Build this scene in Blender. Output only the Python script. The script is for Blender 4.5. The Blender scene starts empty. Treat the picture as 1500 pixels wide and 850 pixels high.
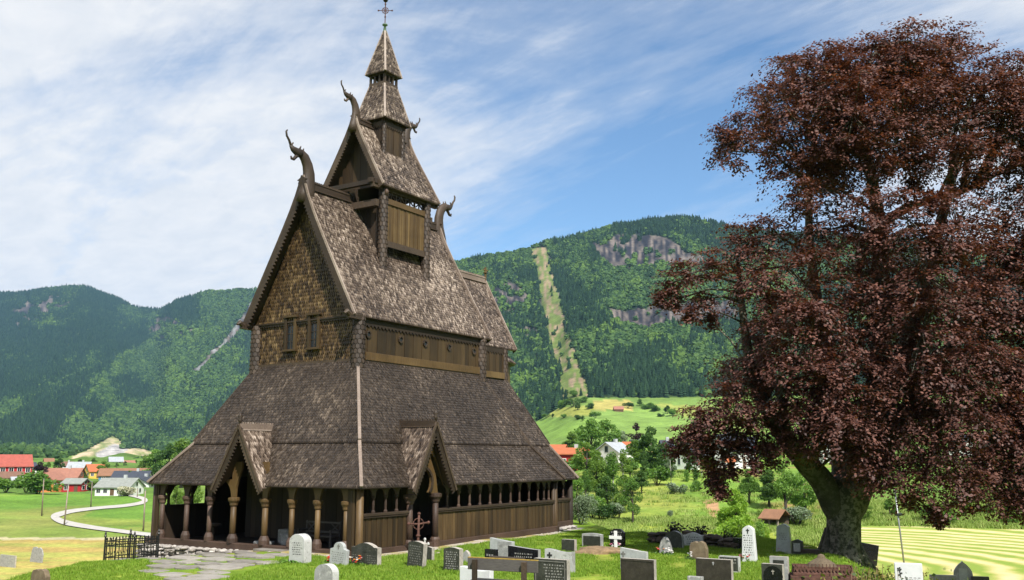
import bpy, math, random
import numpy as np
from mathutils import Vector, Matrix, Quaternion
R = random.Random(7)
NR = np.random.default_rng(11)
SC = bpy.context.scene
COL = SC.collection
PI = math.pi

# ------------------------------------------------------------------ camera model (photograph is 1500 x 850)
F = 1395.4; HY = 668.85; HC = 3.2
PT = math.atan((HY - 425) / F)
CP, SP = math.cos(PT), math.sin(PT)

def ray(u, v):
    x = (u - 750) / F; y = -(v - 425) / F
    return Vector((x, CP - y * SP, SP + y * CP))

def slope_uv(u, v):
    """elevation slope (rise per horizontal metre) of image point"""
    d = ray(u, v)
    return d.z / math.hypot(d.x, d.y)

def u_of(x, y):
    return 750 + F / CP * x / np.maximum(y, 1e-3)

def v_of(x, y, z):
    zc = y * CP + (z - HC) * SP
    yc = -y * SP + (z - HC) * CP
    return 425 - F * yc / np.maximum(zc, 1e-3)

# ------------------------------------------------------------------ numpy value noise
_H = NR.random((256, 256))
def vnoise(x, y):
    xi = np.floor(x).astype(int); yi = np.floor(y).astype(int)
    fx = x - xi; fy = y - yi
    fx = fx * fx * (3 - 2 * fx); fy = fy * fy * (3 - 2 * fy)
    a = _H[xi & 255, yi & 255]; b = _H[(xi + 1) & 255, yi & 255]
    c = _H[xi & 255, (yi + 1) & 255]; d = _H[(xi + 1) & 255, (yi + 1) & 255]
    return (a * (1 - fx) + b * fx) * (1 - fy) + (c * (1 - fx) + d * fx) * fy
def fbm(x, y, o=4):
    s = 0; a = .5
    for k in range(o):
        s = s + a * vnoise(x + 17.3 * k, y + 9.1 * k); x = x * 2.03; y = y * 2.03; a *= .5
    return s / (1 - .5 ** o)
def sstep(a, b, x):
    t = np.clip((x - a) / (b - a), 0, 1); return t * t * (3 - 2 * t)

# ------------------------------------------------------------------ terrain
LE_U = [-700, 0, 100, 160, 215, 262, 760, 862, 900, 1000, 1100, 1180, 1240, 1300, 1450, 1600, 2200]
LE_R = [33, 33.5, 36.3, 39, 48, 64, 64, 52, 45, 44, 43, 39.5, 33.5, 28, 25, 24, 22]
VT_U = np.array([-700., 120, 215, 300, 760, 860, 1180, 1250, 2200])
LFT = ([0, 50, 60, 100, 130, 200, 260, 350, 600, 1000, 1300, 1700], [-6, -6.5, -7, -8, -8, -7.6, -6.5, -5, -2, 4, 8, 12])
CHU = ([0, 60, 100, 130, 200, 260, 350, 600, 1000, 1300], [-4, -5, -6, -7, -6, -4, -2, 10, 40, 70])
MID = ([0, 55, 75, 100, 112, 118, 150, 180, 260, 450, 650, 850], [-4, -4.6, -5.2, -5.0, -4.8, -4.2, -1.6, .4, 1.5, 11.5, 30, 54])
RGT = ([0, 46, 50, 90, 96, 102, 200, 300, 450, 650, 850], [-3, -3.1, -3.15, -3.2, -2.9, -2.4, 1, 4, 11, 29, 54])
VT = [LFT, LFT, LFT, LFT, CHU, MID, MID, RGT, RGT]
SK_U = [-900, -300, 0, 60, 100, 140, 180, 220, 245, 290, 340, 375, 450, 560, 675, 740, 780, 800, 850, 900, 960, 1000, 1030, 1075, 1200, 1350, 1500, 1800, 2400]
SK_V = [470, 440, 425, 418, 419, 431, 446, 451, 438, 425, 422, 421, 425, 400, 379, 367, 361, 352, 342, 330, 320, 315, 316, 327, 342, 345, 362, 390, 430]
M_U = [-900, 0, 215, 240, 400, 640, 2400]
M_R0 = [1700, 1700, 1650, 1500, 1300, 850, 850]
M_R1 = [4700, 4500, 4300, 3700, 3300, 1900, 1900]
TREE_H = 6.0

def lawn_z(x, y):
    z = -.27 - .045 * np.maximum(0, -x - 9.0) - .0 * x
    z = z - .58 * sstep(-8.5, -14, x) * sstep(34.5, 40, y)
    z = z + 1.85 * (1 - sstep(2, 25, y))
    z = z + (fbm(x * .22 + 3, y * .22) - .5) * .22
    return z

def height(x, y):
    x = np.asarray(x, float); y = np.asarray(y, float)
    r = np.hypot(x, y)
    az = np.clip(np.arctan2(x, y), -.62, .62)
    u = 750 + F / CP * np.tan(az)
    # valley
    zs = [np.interp(r, a, b) for a, b in VT]
    val = np.zeros_like(r)
    for k in range(len(VT_U) - 1):
        m = (u >= VT_U[k]) & (u <= VT_U[k + 1])
        t = np.clip((u - VT_U[k]) / (VT_U[k + 1] - VT_U[k]), 0, 1); t = t * t * (3 - 2 * t)
        val = np.where(m, zs[k] * (1 - t) + zs[k + 1] * t, val)
    val = val + (fbm(x * .03, y * .03) - .5) * np.interp(r, [45, 60, 100, 130, 300, 850], [.3, .5, .5, 1.6, 4, 12]) * np.where((u > 1200) & (r < 92), .08, 1) * np.where((u < 230) & (r < 230), .35, 1)
    re = np.interp(u, LE_U, LE_R) + (vnoise(u * .02, u * 0 + 3) - .5) * 2
    t = sstep(re, re + 12, r)
    z = lawn_z(x, y) * (1 - t) + val * t
    # mountains
    r0 = np.interp(u, M_U, M_R0); r1 = np.interp(u, M_U, M_R1)
    sk = np.interp(u, SK_U, SK_V)
    q = (425 - sk) / F
    ca = np.cos(az)
    s1 = ca * (SP + q * CP) / (CP - q * SP) - TREE_H / r1
    s1 = s1 + (fbm(u * .02, u * 0 + 7.) - .5) * .006
    zs0 = [np.interp(r0, a, b) for a, b in VT]
    z0 = np.zeros_like(r)
    for k in range(len(VT_U) - 1):
        m = (u >= VT_U[k]) & (u <= VT_U[k + 1])
        t = np.clip((u - VT_U[k]) / (VT_U[k + 1] - VT_U[k]), 0, 1); t = t * t * (3 - 2 * t)
        z0 = np.where(m, zs0[k] * (1 - t) + zs0[k + 1] * t, z0)
    s0 = (z0 - HC) / r0
    tt = np.clip((r - r0) / (r1 - r0), 0, 1)
    S = tt ** .9
    left = 1 - sstep(420, 640, u)
    rel = (fbm(u * .016 + tt * 1.5 * left, tt * 2.2 + 5) - .5) * .75 + (fbm(u * .05, tt * 5 + 9) - .5) * .16
    S = np.clip(S + rel * (tt * (1 - tt)) * 1.2, 0, 1)
    zm = HC + (s0 + (s1 - s0) * S) * r
    zc = HC + s1 * r1 - (r - r1) * .45
    zm = np.where(r > r1, np.maximum(zc, -20), zm)
    b = sstep(r0 * .92, r0 * 1.02, r)
    return z * (1 - b) + zm * b

def hz(x, y):
    return float(height(np.array([x]), np.array([y]))[0])

def gp(u, v, rmin=18, rmax=1500):
    """ground point seen at image position (marching along the sight line)"""
    d = ray(u, v); h = math.hypot(d.x, d.y)
    rr = np.geomspace(rmin, rmax, 2500)
    x = d.x / h * rr; y = d.y / h * rr; z = HC + d.z / h * rr
    g = height(x, y)
    k = np.argmax(z <= g) if np.any(z <= g) else len(rr) - 1
    return Vector((x[k], y[k], g[k]))

def at_r(u, r):
    """ground point in the direction of image column u at horizontal distance r"""
    az = math.atan((u - 750) / F * CP)
    x, y = r * math.sin(az), r * math.cos(az)
    return Vector((x, y, hz(x, y)))

def at_Y(u, v, Y):
    d = ray(u, v); return Vector((0, 0, HC)) + d * (Y / d.y)

# ------------------------------------------------------------------ object helpers
def props(o, label=None, cat=None, group=None, kind=None):
    if label: o['label'] = label
    if cat: o['category'] = cat
    if group: o['group'] = group
    if kind: o['kind'] = kind
    return o

def empty(name, loc=(0, 0, 0), rz=0, label=None, cat=None, group=None, tilt=(0, 0)):
    o = bpy.data.objects.new(name, None); COL.objects.link(o)
    o.location = loc; o.rotation_euler = (tilt[0], tilt[1], rz); o.empty_display_size = .2
    return props(o, label, cat, group)

def copy_tree(o, parent=None):
    c = o.copy(); COL.objects.link(c); c.parent = parent
    for ch in list(o.children): copy_tree(ch, c)
    return c

class MB:
    def __init__(s): s.v = []; s.f = []; s.c = []; s.m = []; s.mi = 0
    def add(s, vs, fs, c=None):
        n = len(s.v); c = R.random() if c is None else c
        s.v += [tuple(p) for p in vs]; s.c += [c] * len(vs)
        s.f += [tuple(i + n for i in f) for f in fs]; s.m += [s.mi] * len(fs)
    def box(s, a, b, c=None):
        x0, y0, z0 = a; x1, y1, z1 = b
        s.add([(x0, y0, z0), (x1, y0, z0), (x1, y1, z0), (x0, y1, z0), (x0, y0, z1), (x1, y0, z1), (x1, y1, z1), (x0, y1, z1)],
              [(0, 3, 2, 1), (4, 5, 6, 7), (0, 1, 5, 4), (1, 2, 6, 5), (2, 3, 7, 6), (3, 0, 4, 7)], c)
    def beam(s, p0, p1, w, h, up=(0, 0, 1), c=None):
        p0 = Vector(p0); p1 = Vector(p1); d = (p1 - p0).normalized(); up = Vector(up)
        sd = d.cross(up).normalized() * (w / 2); uu = sd.cross(d).normalized() * (h / 2)
        q = []
        for p in (p0, p1): q += [p - sd - uu, p + sd - uu, p + sd + uu, p - sd + uu]
        s.add(q, [(0, 1, 2, 3), (7, 6, 5, 4), (0, 4, 5, 1), (1, 5, 6, 2), (2, 6, 7, 3), (3, 7, 4, 0)], c)
    def prism(s, poly, ext, c=None):
        """planar polygon (3D points) extruded by vector ext"""
        n = len(poly); e = Vector(ext)
        vs = [Vector(p) for p in poly]; vs = vs + [p + e for p in vs]
        fs = [tuple(range(n))[::-1], tuple(range(n, 2 * n))] + [(i, (i + 1) % n, (i + 1) % n + n, i + n) for i in range(n)]
        s.add(vs, fs, c)
    def lathe(s, cx, cy, prof, n=12, c=None, sx=1, sy=1):
        vs = []; fs = []
        for (r, z) in prof:
            for k in range(n):
                t = 2 * PI * k / n; vs.append((cx + r * sx * math.cos(t), cy + r * sy * math.sin(t), z))
        for j in range(len(prof) - 1):
            for k in range(n):
                a = j * n + k; b = j * n + (k + 1) % n; fs.append((a, b, b + n, a + n))
        fs.append(tuple(range(n))[::-1]); m = (len(prof) - 1) * n; fs.append(tuple(range(m, m + n)))
        s.add(vs, fs, c)
    def tube(s, pts, rad, n=8, flat=None, c=None):
        """swept tube; flat = (axis vector, factor) squashes the section along axis"""
        pts = [Vector(p) for p in pts]; vs = []; fs = []
        prev = None
        for i, p in enumerate(pts):
            d = (pts[min(i + 1, len(pts) - 1)] - pts[max(i - 1, 0)]).normalized()
            if prev is None:
                a = d.orthogonal().normalized()
            else:
                a = (prev - d * prev.dot(d)).normalized()
            prev = a; b = d.cross(a); r = rad[i] if isinstance(rad, (list, tuple)) else rad
            for k in range(n):
                t = 2 * PI * k / n; o = (a * math.cos(t) + b * math.sin(t)) * r
                if flat: ax = Vector(flat[0]); o = o - ax * (o.dot(ax) * (1 - flat[1]))
                vs.append(p + o)
        for j in range(len(pts) - 1):
            for k in range(n):
                q = j * n + k; w = j * n + (k + 1) % n; fs.append((q, w, w + n, q + n))
        fs.append(tuple(range(n))[::-1]); m = (len(pts) - 1) * n; fs.append(tuple(range(m, m + n)))
        s.add(vs, fs, c)
    def blob(s, cen, rad, seed=0, rough=.25, sub=2, c=None, flatb=None):
        V0, F0 = ICO[sub]; rr = random.Random(seed * 7919 + 13); ph = [rr.uniform(0, 6.28) for _ in range(6)]
        vs = []
        for p in V0:
            k = 1 + rough * (.5 * math.sin(3.1 * p[0] + ph[0]) * math.sin(2.7 * p[1] + ph[1]) + .5 * math.sin(5.3 * p[2] + ph[2] + 2 * p[0]) + .35 * math.sin(9 * p[1] + ph[3]) * math.sin(8 * p[0] + ph[4]))
            z = p[2] * rad[2] * k
            if flatb is not None: z = max(z, flatb)
            vs.append((cen[0] + p[0] * rad[0] * k, cen[1] + p[1] * rad[1] * k, cen[2] + z))
        s.add(vs, F0, c)
    def build(s, name, mat, parent=None, smooth=False, bevel=0):
        me = bpy.data.meshes.new(name); me.from_pydata(s.v, [], s.f)
        at = me.attributes.new('rnd', 'FLOAT', 'POINT'); at.data.foreach_set('value', np.array(s.c, dtype=np.float32))
        mats = mat if isinstance(mat, (list, tuple)) else [mat]
        for m in mats: me.materials.append(m)
        if len(mats) > 1: me.polygons.foreach_set('material_index', np.array(s.m, dtype=np.int32))
        if smooth: me.polygons.foreach_set('use_smooth', np.ones(len(me.polygons), dtype=bool))
        me.update()
        o = bpy.data.objects.new(name, me); COL.objects.link(o)
        if parent: o.parent = parent
        if bevel:
            b = o.modifiers.new('bevel', 'BEVEL'); b.width = bevel; b.segments = 2; b.limit_method = 'ANGLE'
        return o

def _ico():
    import bmesh
    out = {}
    for k in (1, 2, 3):
        bm = bmesh.new(); bmesh.ops.create_icosphere(bm, subdivisions=k, radius=1)
        bm.verts.index_update()
        out[k] = ([tuple(v.co) for v in bm.verts], [tuple(v.index for v in f.verts) for f in bm.faces]); bm.free()
    return out
ICO = _ico()

def quads_mesh(name, V, rnd, mat, parent=None, extra=None, smooth=False):
    """V: (n,4,3) quads; rnd: (n,)"""
    n = len(V); me = bpy.data.meshes.new(name)
    me.vertices.add(n * 4); me.loops.add(n * 4); me.polygons.add(n)
    me.vertices.foreach_set('co', V.reshape(-1).astype(np.float32))
    me.loops.foreach_set('vertex_index', np.arange(n * 4, dtype=np.int32))
    me.polygons.foreach_set('loop_start', np.arange(0, n * 4, 4, dtype=np.int32))
    at = me.attributes.new('rnd', 'FLOAT', 'POINT'); at.data.foreach_set('value', np.repeat(rnd, 4).astype(np.float32))
    me.materials.append(mat); me.update(calc_edges=True); me.validate()
    if parent == 'mesh': return me
    o = bpy.data.objects.new(name, me); COL.objects.link(o)
    if parent: o.parent = parent
    return o

def leaf_quads(P, size, rng, droop=.0, aspect=.62, up=.5):
    """diamond leaves at points P with random orientation; up pushes normals skyward"""
    n = len(P)
    nrm = rng.normal(size=(n, 3)); nrm[:, 2] += up * 2; nrm /= np.linalg.norm(nrm, axis=1)[:, None]
    t = rng.normal(size=(n, 3)); t[:, 2] -= droop
    t -= nrm * (t * nrm).sum(1)[:, None]; t /= np.linalg.norm(t, axis=1)[:, None]
    b = np.cross(nrm, t)
    s = (np.asarray(size) * rng.uniform(.7, 1.3, n))[:, None]
    fold = nrm * s * rng.uniform(-.15, .25, n)[:, None]
    return np.stack([P - t * s, P + b * s * aspect + fold, P + t * s, P - b * s * aspect + fold], 1)

# ------------------------------------------------------------------ materials
def newmat(name):
    m = bpy.data.materials.new(name); m.use_nodes = True
    nt = m.node_tree; nt.nodes.clear()
    out = nt.nodes.new('ShaderNodeOutputMaterial'); bs = nt.nodes.new('ShaderNodeBsdfPrincipled')
    nt.links.new(bs.outputs[0], out.inputs[0])
    return m, nt, bs
def N(nt, t, **k):
    n = nt.nodes.new(t)
    for a, b in k.items():
        if a.startswith('i_'): n.inputs[a[2:].replace('_', ' ')].default_value = b
        else: setattr(n, a, b)
    return n
def ramp(nt, fac, stops, interp='LINEAR'):
    r = nt.nodes.new('ShaderNodeValToRGB'); r.color_ramp.interpolation = interp
    e = r.color_ramp.elements
    while len(e) > 1: e.remove(e[-1])
    for i, (p, c) in enumerate(stops):
        q = e[0] if i == 0 else e.new(p)
        q.position = p; q.color = (*c, 1) if len(c) == 3 else c
    nt.links.new(fac, r.inputs[0]); return r.outputs[0]
def mix(nt, fac, a, b, mode='MIX'):
    n = nt.nodes.new('ShaderNodeMix'); n.data_type = 'RGBA'; n.blend_type = mode
    for sock, val in ((n.inputs[0], fac), (n.inputs[6], a), (n.inputs[7], b)):
        if hasattr(val, 'is_linked') or hasattr(val, 'links'): nt.links.new(val, sock)
        else: sock.default_value = val if not isinstance(val, tuple) else ((*val, 1) if len(val) == 3 else val)
    return n.outputs[2]
def math_(nt, op, a, b=0.):
    n = nt.nodes.new('ShaderNodeMath'); n.operation = op
    for i, val in enumerate((a, b)):
        if hasattr(val, 'links'): nt.links.new(val, n.inputs[i])
        else: n.inputs[i].default_value = val
    return n.outputs[0]
def objco(nt, scale=(1, 1, 1), kind='Object', rot=(0, 0, 0)):
    tc = nt.nodes.new('ShaderNodeTexCoord'); mp = nt.nodes.new('ShaderNodeMapping')
    mp.inputs['Scale'].default_value = scale; mp.inputs['Rotation'].default_value = rot
    nt.links.new(tc.outputs[kind], mp.inputs[0]); return mp.outputs[0]
def noise(nt, co, scale, detail=4, rough=.6, dist=0):
    n = N(nt, 'ShaderNodeTexNoise'); n.inputs['Scale'].default_value = scale; n.inputs['Detail'].default_value = detail
    n.inputs['Roughness'].default_value = rough; n.inputs['Distortion'].default_value = dist
    nt.links.new(co, n.inputs['Vector']); return n.outputs['Fac']
def attr(nt, name):
    a = nt.nodes.new('ShaderNodeAttribute'); a.attribute_name = name; return a
def bump(nt, bs, h, strength=.4, dist=.02):
    b = nt.nodes.new('ShaderNodeBump'); b.inputs['Strength'].default_value = strength; b.inputs['Distance'].default_value = dist
    nt.links.new(h, b.inputs['Height']); nt.links.new(b.outputs[0], bs.inputs['Normal'])

def wood(name, stops, streak=(14, 14, .9), rough=.62, rmix=.55, big=.5, spec=.4):
    """tarred / weathered timber: per-piece attribute + grain streaks + big weather patches"""
    m, nt, bs = newmat(name)
    g = noise(nt, objco(nt, streak), 3.0, 5, .65)
    bg = noise(nt, objco(nt), big, 3, .6, .4)
    at = attr(nt, 'rnd').outputs['Fac']
    v = math_(nt, 'ADD', math_(nt, 'MULTIPLY', at, rmix), math_(nt, 'MULTIPLY', g, 1 - rmix))
    v = math_(nt, 'ADD', v, math_(nt, 'MULTIPLY', math_(nt, 'SUBTRACT', bg, .5), .7))
    c = ramp(nt, v, stops); nt.links.new(c, bs.inputs['Base Color'])
    bs.inputs['Roughness'].default_value = rough; bs.inputs['Specular IOR Level'].default_value = spec
    bump(nt, bs, g, .5, .012)
    return m

def stone(name, c0, c1, c2, scale=9, rough=.75, lichen=None, spec=.4, lichen_amt=.62):
    m, nt, bs = newmat(name)
    co = objco(nt)
    n1 = noise(nt, co, scale, 6, .7); n2 = noise(nt, co, scale * .22, 4, .6, .5); n3 = noise(nt, co, 70, 2, .5)
    v = math_(nt, 'ADD', math_(nt, 'MULTIPLY', n1, .5), math_(nt, 'MULTIPLY', n2, .5))
    v = math_(nt, 'ADD', v, math_(nt, 'MULTIPLY', math_(nt, 'SUBTRACT', n3, .5), .25))
    at = attr(nt, 'rnd').outputs['Fac']
    v = math_(nt, 'ADD', v, math_(nt, 'MULTIPLY', math_(nt, 'SUBTRACT', at, .5), .22))
    c = ramp(nt, v, [(.3, c0), (.5, c1), (.72, c2)])
    if lichen:
        l = noise(nt, objco(nt, (1, 1, 1.0)), 5.5, 6, .75, .3)
        mk = ramp(nt, l, [(lichen_amt - .03, (0, 0, 0)), (lichen_amt + .04, (1, 1, 1))])
        c = mix(nt, mk, c, lichen)
    nt.links.new(c, bs.inputs['Base Color']); bs.inputs['Roughness'].default_value = rough
    bs.inputs['Specular IOR Level'].default_value = spec
    bump(nt, bs, v, .35, .01)
    return m

def plain(name, c, rough=.7, var=.25, scale=3, spec=.3, metal=0):
    m, nt, bs = newmat(name)
    n = noise(nt, objco(nt), scale, 5, .65)
    lo = tuple(x * (1 - var) for x in c); hi = tuple(min(1, x * (1 + var)) for x in c)
    cc = ramp(nt, n, [(.3, lo), (.7, hi)])
    nt.links.new(cc, bs.inputs['Base Color']); bs.inputs['Roughness'].default_value = rough
    bs.inputs['Specular IOR Level'].default_value = spec; bs.inputs['Metallic'].default_value = metal
    return m

def leafmat(name, c0, c1, c2, rough=.5, trans=.25, inst=.5, spec=.3, tint=1.0):
    m, nt, bs = newmat(name)
    at = attr(nt, 'rnd').outputs['Fac']
    oi = nt.nodes.new('ShaderNodeObjectInfo').outputs['Random']
    v = math_(nt, 'ADD', math_(nt, 'MULTIPLY', at, 1 - inst), math_(nt, 'MULTIPLY', oi, inst))
    c = ramp(nt, v, [(.05, c0), (.5, c1), (.95, c2)])
    nt.links.new(c, bs.inputs['Base Color']); bs.inputs['Roughness'].default_value = rough
    bs.inputs['Specular IOR Level'].default_value = spec
    if trans:
        tr = nt.nodes.new('ShaderNodeBsdfTranslucent'); nt.links.new(mix(nt, 1., c, (1.25 * tint, 1.2, .6), 'MULTIPLY'), tr.inputs[0])
        ms = nt.nodes.new('ShaderNodeMixShader'); ms.inputs[0].default_value = trans
        nt.links.new(bs.outputs[0], ms.inputs[1]); nt.links.new(tr.outputs[0], ms.inputs[2])
        out = [n for n in nt.nodes if n.type == 'OUTPUT_MATERIAL'][0]
        nt.links.new(ms.outputs[0], out.inputs[0])
    return m

M = {}
M['shingle_grey'] = wood('weathered_roof_shingle', [(.2, (.020, .013, .009)), (.44, (.078, .055, .040)), (.62, (.178, .135, .103)), (.84, (.44, .36, .295))], (11, 11, 1.8), .45, .55, .35, .5)
M['shingle_tar'] = wood('tarred_roof_shingle', [(.15, (.013, .009, .006)), (.45, (.034, .024, .0168)), (.66, (.064, .047, .034)), (.9, (.21, .162, .122))], (11, 11, 1.8), .46, .47, .3, .5)
M['shingle_gold'] = wood('golden_wall_shingle', [(.12, (0.01283, 0.007128, 0.003564)), (.42, (0.04633, 0.02709, 0.0114)), (.7, (0.1105, 0.06843, 0.02851)), (.95, (0.2353, 0.1604, 0.07699))], (9, 9, 3), .55, .7, .5, .4)
M['plank_gold'] = wood('golden_pine_plank', [(.15, (0.0272, 0.0153, 0.0051)), (.45, (0.085, 0.051, 0.0187)), (.85, (0.187, 0.1232, 0.0493))], (16, 16, .7), .6, .3, .5)
M['plank_brown'] = wood('brown_tarred_plank', [(.15, (0.01092, 0.00624, 0.00312)), (.42, (0.03354, 0.0195, 0.00858)), (.66, (0.06396, 0.03822, 0.0156)), (.92, (0.1482, 0.0936, 0.039))], (16, 16, .5), .6, .35, .28)
M['plank_warm'] = wood('warm_tarred_plank', [(.15, (0.01011, 0.005616, 0.002246)), (.42, (0.03089, 0.01797, 0.006739)), (.66, (0.05897, 0.03594, 0.01404)), (.92, (0.1123, 0.07301, 0.03033))], (16, 16, .5), .6, .35, .28)
M['plank_dark'] = wood('dark_tarred_plank', [(.2, (.012, .008, .005)), (.8, (.045, .028, .016))], (16, 16, .7), .7, .4, .4)
M['timber'] = wood('dark_timber', [(.15, (0.014, 0.00875, 0.0056)), (.5, (0.0385, 0.0252, 0.0161)), (.9, (0.098, 0.0672, 0.0455))], (6, 6, 6), .6, .35, .6)
M['timber_red'] = wood('red_brown_timber', [(.15, (.024, .014, .010)), (.5, (.062, .037, .026)), (.9, (.13, .083, .06))], (6, 6, 6), .6, .35, .6)
M['timber_pale'] = wood('bleached_timber', [(.15, (0.08288, 0.05856, 0.0442)), (.5, (0.21, 0.1602, 0.1293)), (.9, (0.442, 0.3647, 0.3094))], (4, 4, 12), .55, .3, .6)
M['timber_gold'] = wood('honey_timber', [(.15, (0.03366, 0.01818, 0.006732)), (.5, (0.09423, 0.05587, 0.0202)), (.9, (0.1683, 0.1064, 0.04308))], (10, 10, 1.2), .55, .3, .6)
M['stone_rubble'] = stone('foundation_rubble', (.16, .145, .13), (.36, .33, .3), (.55, .52, .48), 6, .85)
M['flag'] = stone('flagstone', (.13, .118, .105), (.24, .22, .195), (.36, .335, .3), 3.0, .85, (.2, .19, .09), lichen_amt=.6)
M['marble'] = stone('white_marble', (0.324, 0.324, 0.315), (0.45, 0.45, 0.441), (0.594, 0.594, 0.576), 6, .6, (0.225, 0.225, 0.198), lichen_amt=.6)
M['marble_clean'] = stone('clean_white_marble', (.52, .53, .54), (.62, .63, .64), (.72, .72, .72), 6, .5)
M['granite_grey'] = stone('grey_granite', (.16, .16, .155), (.29, .29, .28), (.4, .4, .39), 14, .7, (.5, .5, .47), lichen_amt=.6)
M['granite_pale'] = stone('pale_granite', (.26, .275, .27), (.36, .375, .37), (.47, .48, .475), 20, .35)
M['granite_dark'] = stone('dark_granite', (.014, .015, .012), (.035, .037, .029), (.085, .085, .07), 16, .5, (.17, .17, .14), lichen_amt=.64)
M['granite_black'] = stone('polished_black_granite', (.006, .006, .007), (.011, .011, .013), (.02, .02, .022), 20, .2)
M['granite_brown'] = stone('brown_granite', (.02, .017, .013), (.04, .034, .026), (.075, .066, .052), 22, .4)
M['slab_edge'] = stone('rough_pale_stone_edge', (.2, .18, .15), (.36, .33, .29), (.52, .49, .43), 12, .85, (.14, .13, .1))
M['stone_brown'] = stone('rough_brown_stone', (.06, .045, .03), (.16, .12, .075), (.27, .22, .15), 6, .9)
M['wall_stone'] = stone('dark_wall_stone', (.02, .015, .012), (.055, .04, .03), (.11, .085, .065), 4, .9, (.07, .09, .03))
M['engrave_black'] = plain('black_lettering', (.02, .02, .02), .6)
M['engrave_pale'] = plain('pale_lettering', (0.315, 0.3075, 0.285), .6)
M['engrave_grey'] = plain('dim_lettering', (.16, .155, .14), .6)
M['white_paint'] = plain('white_paint', (.78, .78, .76), .6, .06)
M['iron'] = plain('black_iron', (.012, .013, .013), .45, .3)
M['rust'] = plain('rusty_iron', (.095, .045, .033), .8, .5, 12)
M['copper'] = plain('green_copper', (.10, .16, .10), .6, .3)
M['steel'] = plain('galvanised_steel', (.3, .31, .32), .4, .15, metal=.6)
M['glass'] = plain('dark_window_glass', (.02, .024, .028), .1, .2, spec=.6)
M['soil'] = plain('sandy_soil', (.22, .15, .085), .95, .4, 6)
M['old_bench'] = wood('grey_bench_wood', [(.15, (0.03, 0.0258, 0.0252)), (.5, (0.072, 0.063, 0.06)), (.9, (0.132, 0.12, 0.111))], (2, 2, 14), .7, .3, .6)
M['lichen'] = plain('yellow_lichen_wood', (.33, .22, .045), .9, .5, 14)
# =================================================================== STAVE CHURCH (local: x = along nave, y = across, z up)
W = 11.58; L1 = 14.44; I1 = 1.25; ZB = 3.75; D = 2.87; ZT = 6.9; MB_ = W / 2
CH = empty('stave_church', (-5.255, 33.903, 0), math.radians(90 - 32.47),
           'dark tarred wooden stave church with stacked shingled roofs, dragon heads and a slim spire', 'church')

def shingles(mb, poly, Nrm, V, w=.085, h=.122, thick=.018, tip=.85, jit=.008, lenf=1.7, start=0.0):
    """courses of pointed shingles over a convex planar polygon; V = direction down the slope"""
    Nrm = Vector(Nrm).normalized(); V = Vector(V).normalized(); V = (V - Nrm * V.dot(Nrm)).normalized()
    U = Nrm.cross(V).normalized()
    O = Vector(poly[0]); P2 = [((Vector(p) - O).dot(U), (Vector(p) - O).dot(V)) for p in poly]
    vmin = min(p[1] for p in P2); vmax = max(p[1] for p in P2)
    rows = int((vmax - vmin) / h) + 1
    for i in range(rows):
        vb = vmax - i * h - start
        vc = vb - h * .5
        if vc < vmin: break
        xs = []
        for k in range(len(P2)):
            (x0, y0), (x1, y1) = P2[k], P2[(k + 1) % len(P2)]
            if (y0 - vc) * (y1 - vc) < 0: xs.append(x0 + (x1 - x0) * (vc - y0) / (y1 - y0))
        if len(xs) < 2: continue
        a, b = min(xs), max(xs)
        if b - a < .04: continue
        x = a - (w * .5 if i % 2 else 0)
        while x < b - .01:
            xa = max(x, a); xb = min(x + w, b); x += w
            if xb - xa < .02: continue
            xm = (xa + xb) / 2; L = h * lenf
            dv = R.uniform(-jit, jit); t = thick * R.uniform(.7, 1.6); g = .005
            top = max(vb - L, vmin)
            def pt(u_, v_, n_): return O + U * u_ + V * v_ + Nrm * n_
            tw = R.uniform(-.008, .008)
            vs = [pt(xa + g, top, .004), pt(xb - g, top, .004), pt(xb - g, vb - h * tip + dv, t * .9 + .012 + tw), pt(xm, vb + dv, t + .014), pt(xa + g, vb - h * tip + dv, t * .9 + .012 - tw),
                  pt(xb - g, vb - h * tip + dv, -.004), pt(xm, vb + dv, -.004), pt(xa + g, vb - h * tip + dv, -.004)]
            mb.add(vs, [(0, 4, 3, 2, 1), (2, 3, 6, 5), (3, 4, 7, 6), (1, 2, 5), (0, 7, 4)], R.betavariate(2, 2))

def slab(mb, poly, Nrm, th, c=.3):
    mb.prism(poly, Vector(Nrm).normalized() * -th, c)

def nrm(a, b, c): return (Vector(b) - Vector(a)).cross(Vector(c) - Vector(a)).normalized()

def zigzag(mb, pts, down, depth, tooth, ext, frac=.35, c=None):
    """board hanging from polyline pts with a saw-tooth lower edge"""
    pts = [Vector(p) for p in pts]; seg = [(pts[i + 1] - pts[i]).length for i in range(len(pts) - 1)]
    tot = sum(seg); n = max(2, int(tot / tooth)) * 2; s = []
    for k in range(n + 1):
        d = tot * k / n; i = 0
        while i < len(seg) - 1 and d > seg[i]: d -= seg[i]; i += 1
        s.append(pts[i].lerp(pts[i + 1], min(1, d / seg[i])))
    dn = Vector(down).normalized(); e = Vector(ext); vs = []; fs = []
    for k, p in enumerate(s):
        q = p + dn * (depth if k % 2 == 0 else depth * (1 - frac))
        vs += [p, q, p + e, q + e]
    for k in range(n):
        a = 4 * k; b = a + 4
        fs += [(a, a + 1, b + 1, b), (a + 2, b + 2, b + 3, a + 3), (a, b, b + 2, a + 2), (a + 1, a + 3, b + 3, b + 1)]
    fs += [(0, 2, 3, 1), (4 * n, 4 * n + 1, 4 * n + 3, 4 * n + 2)]
    mb.add(vs, fs, c)

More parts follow.
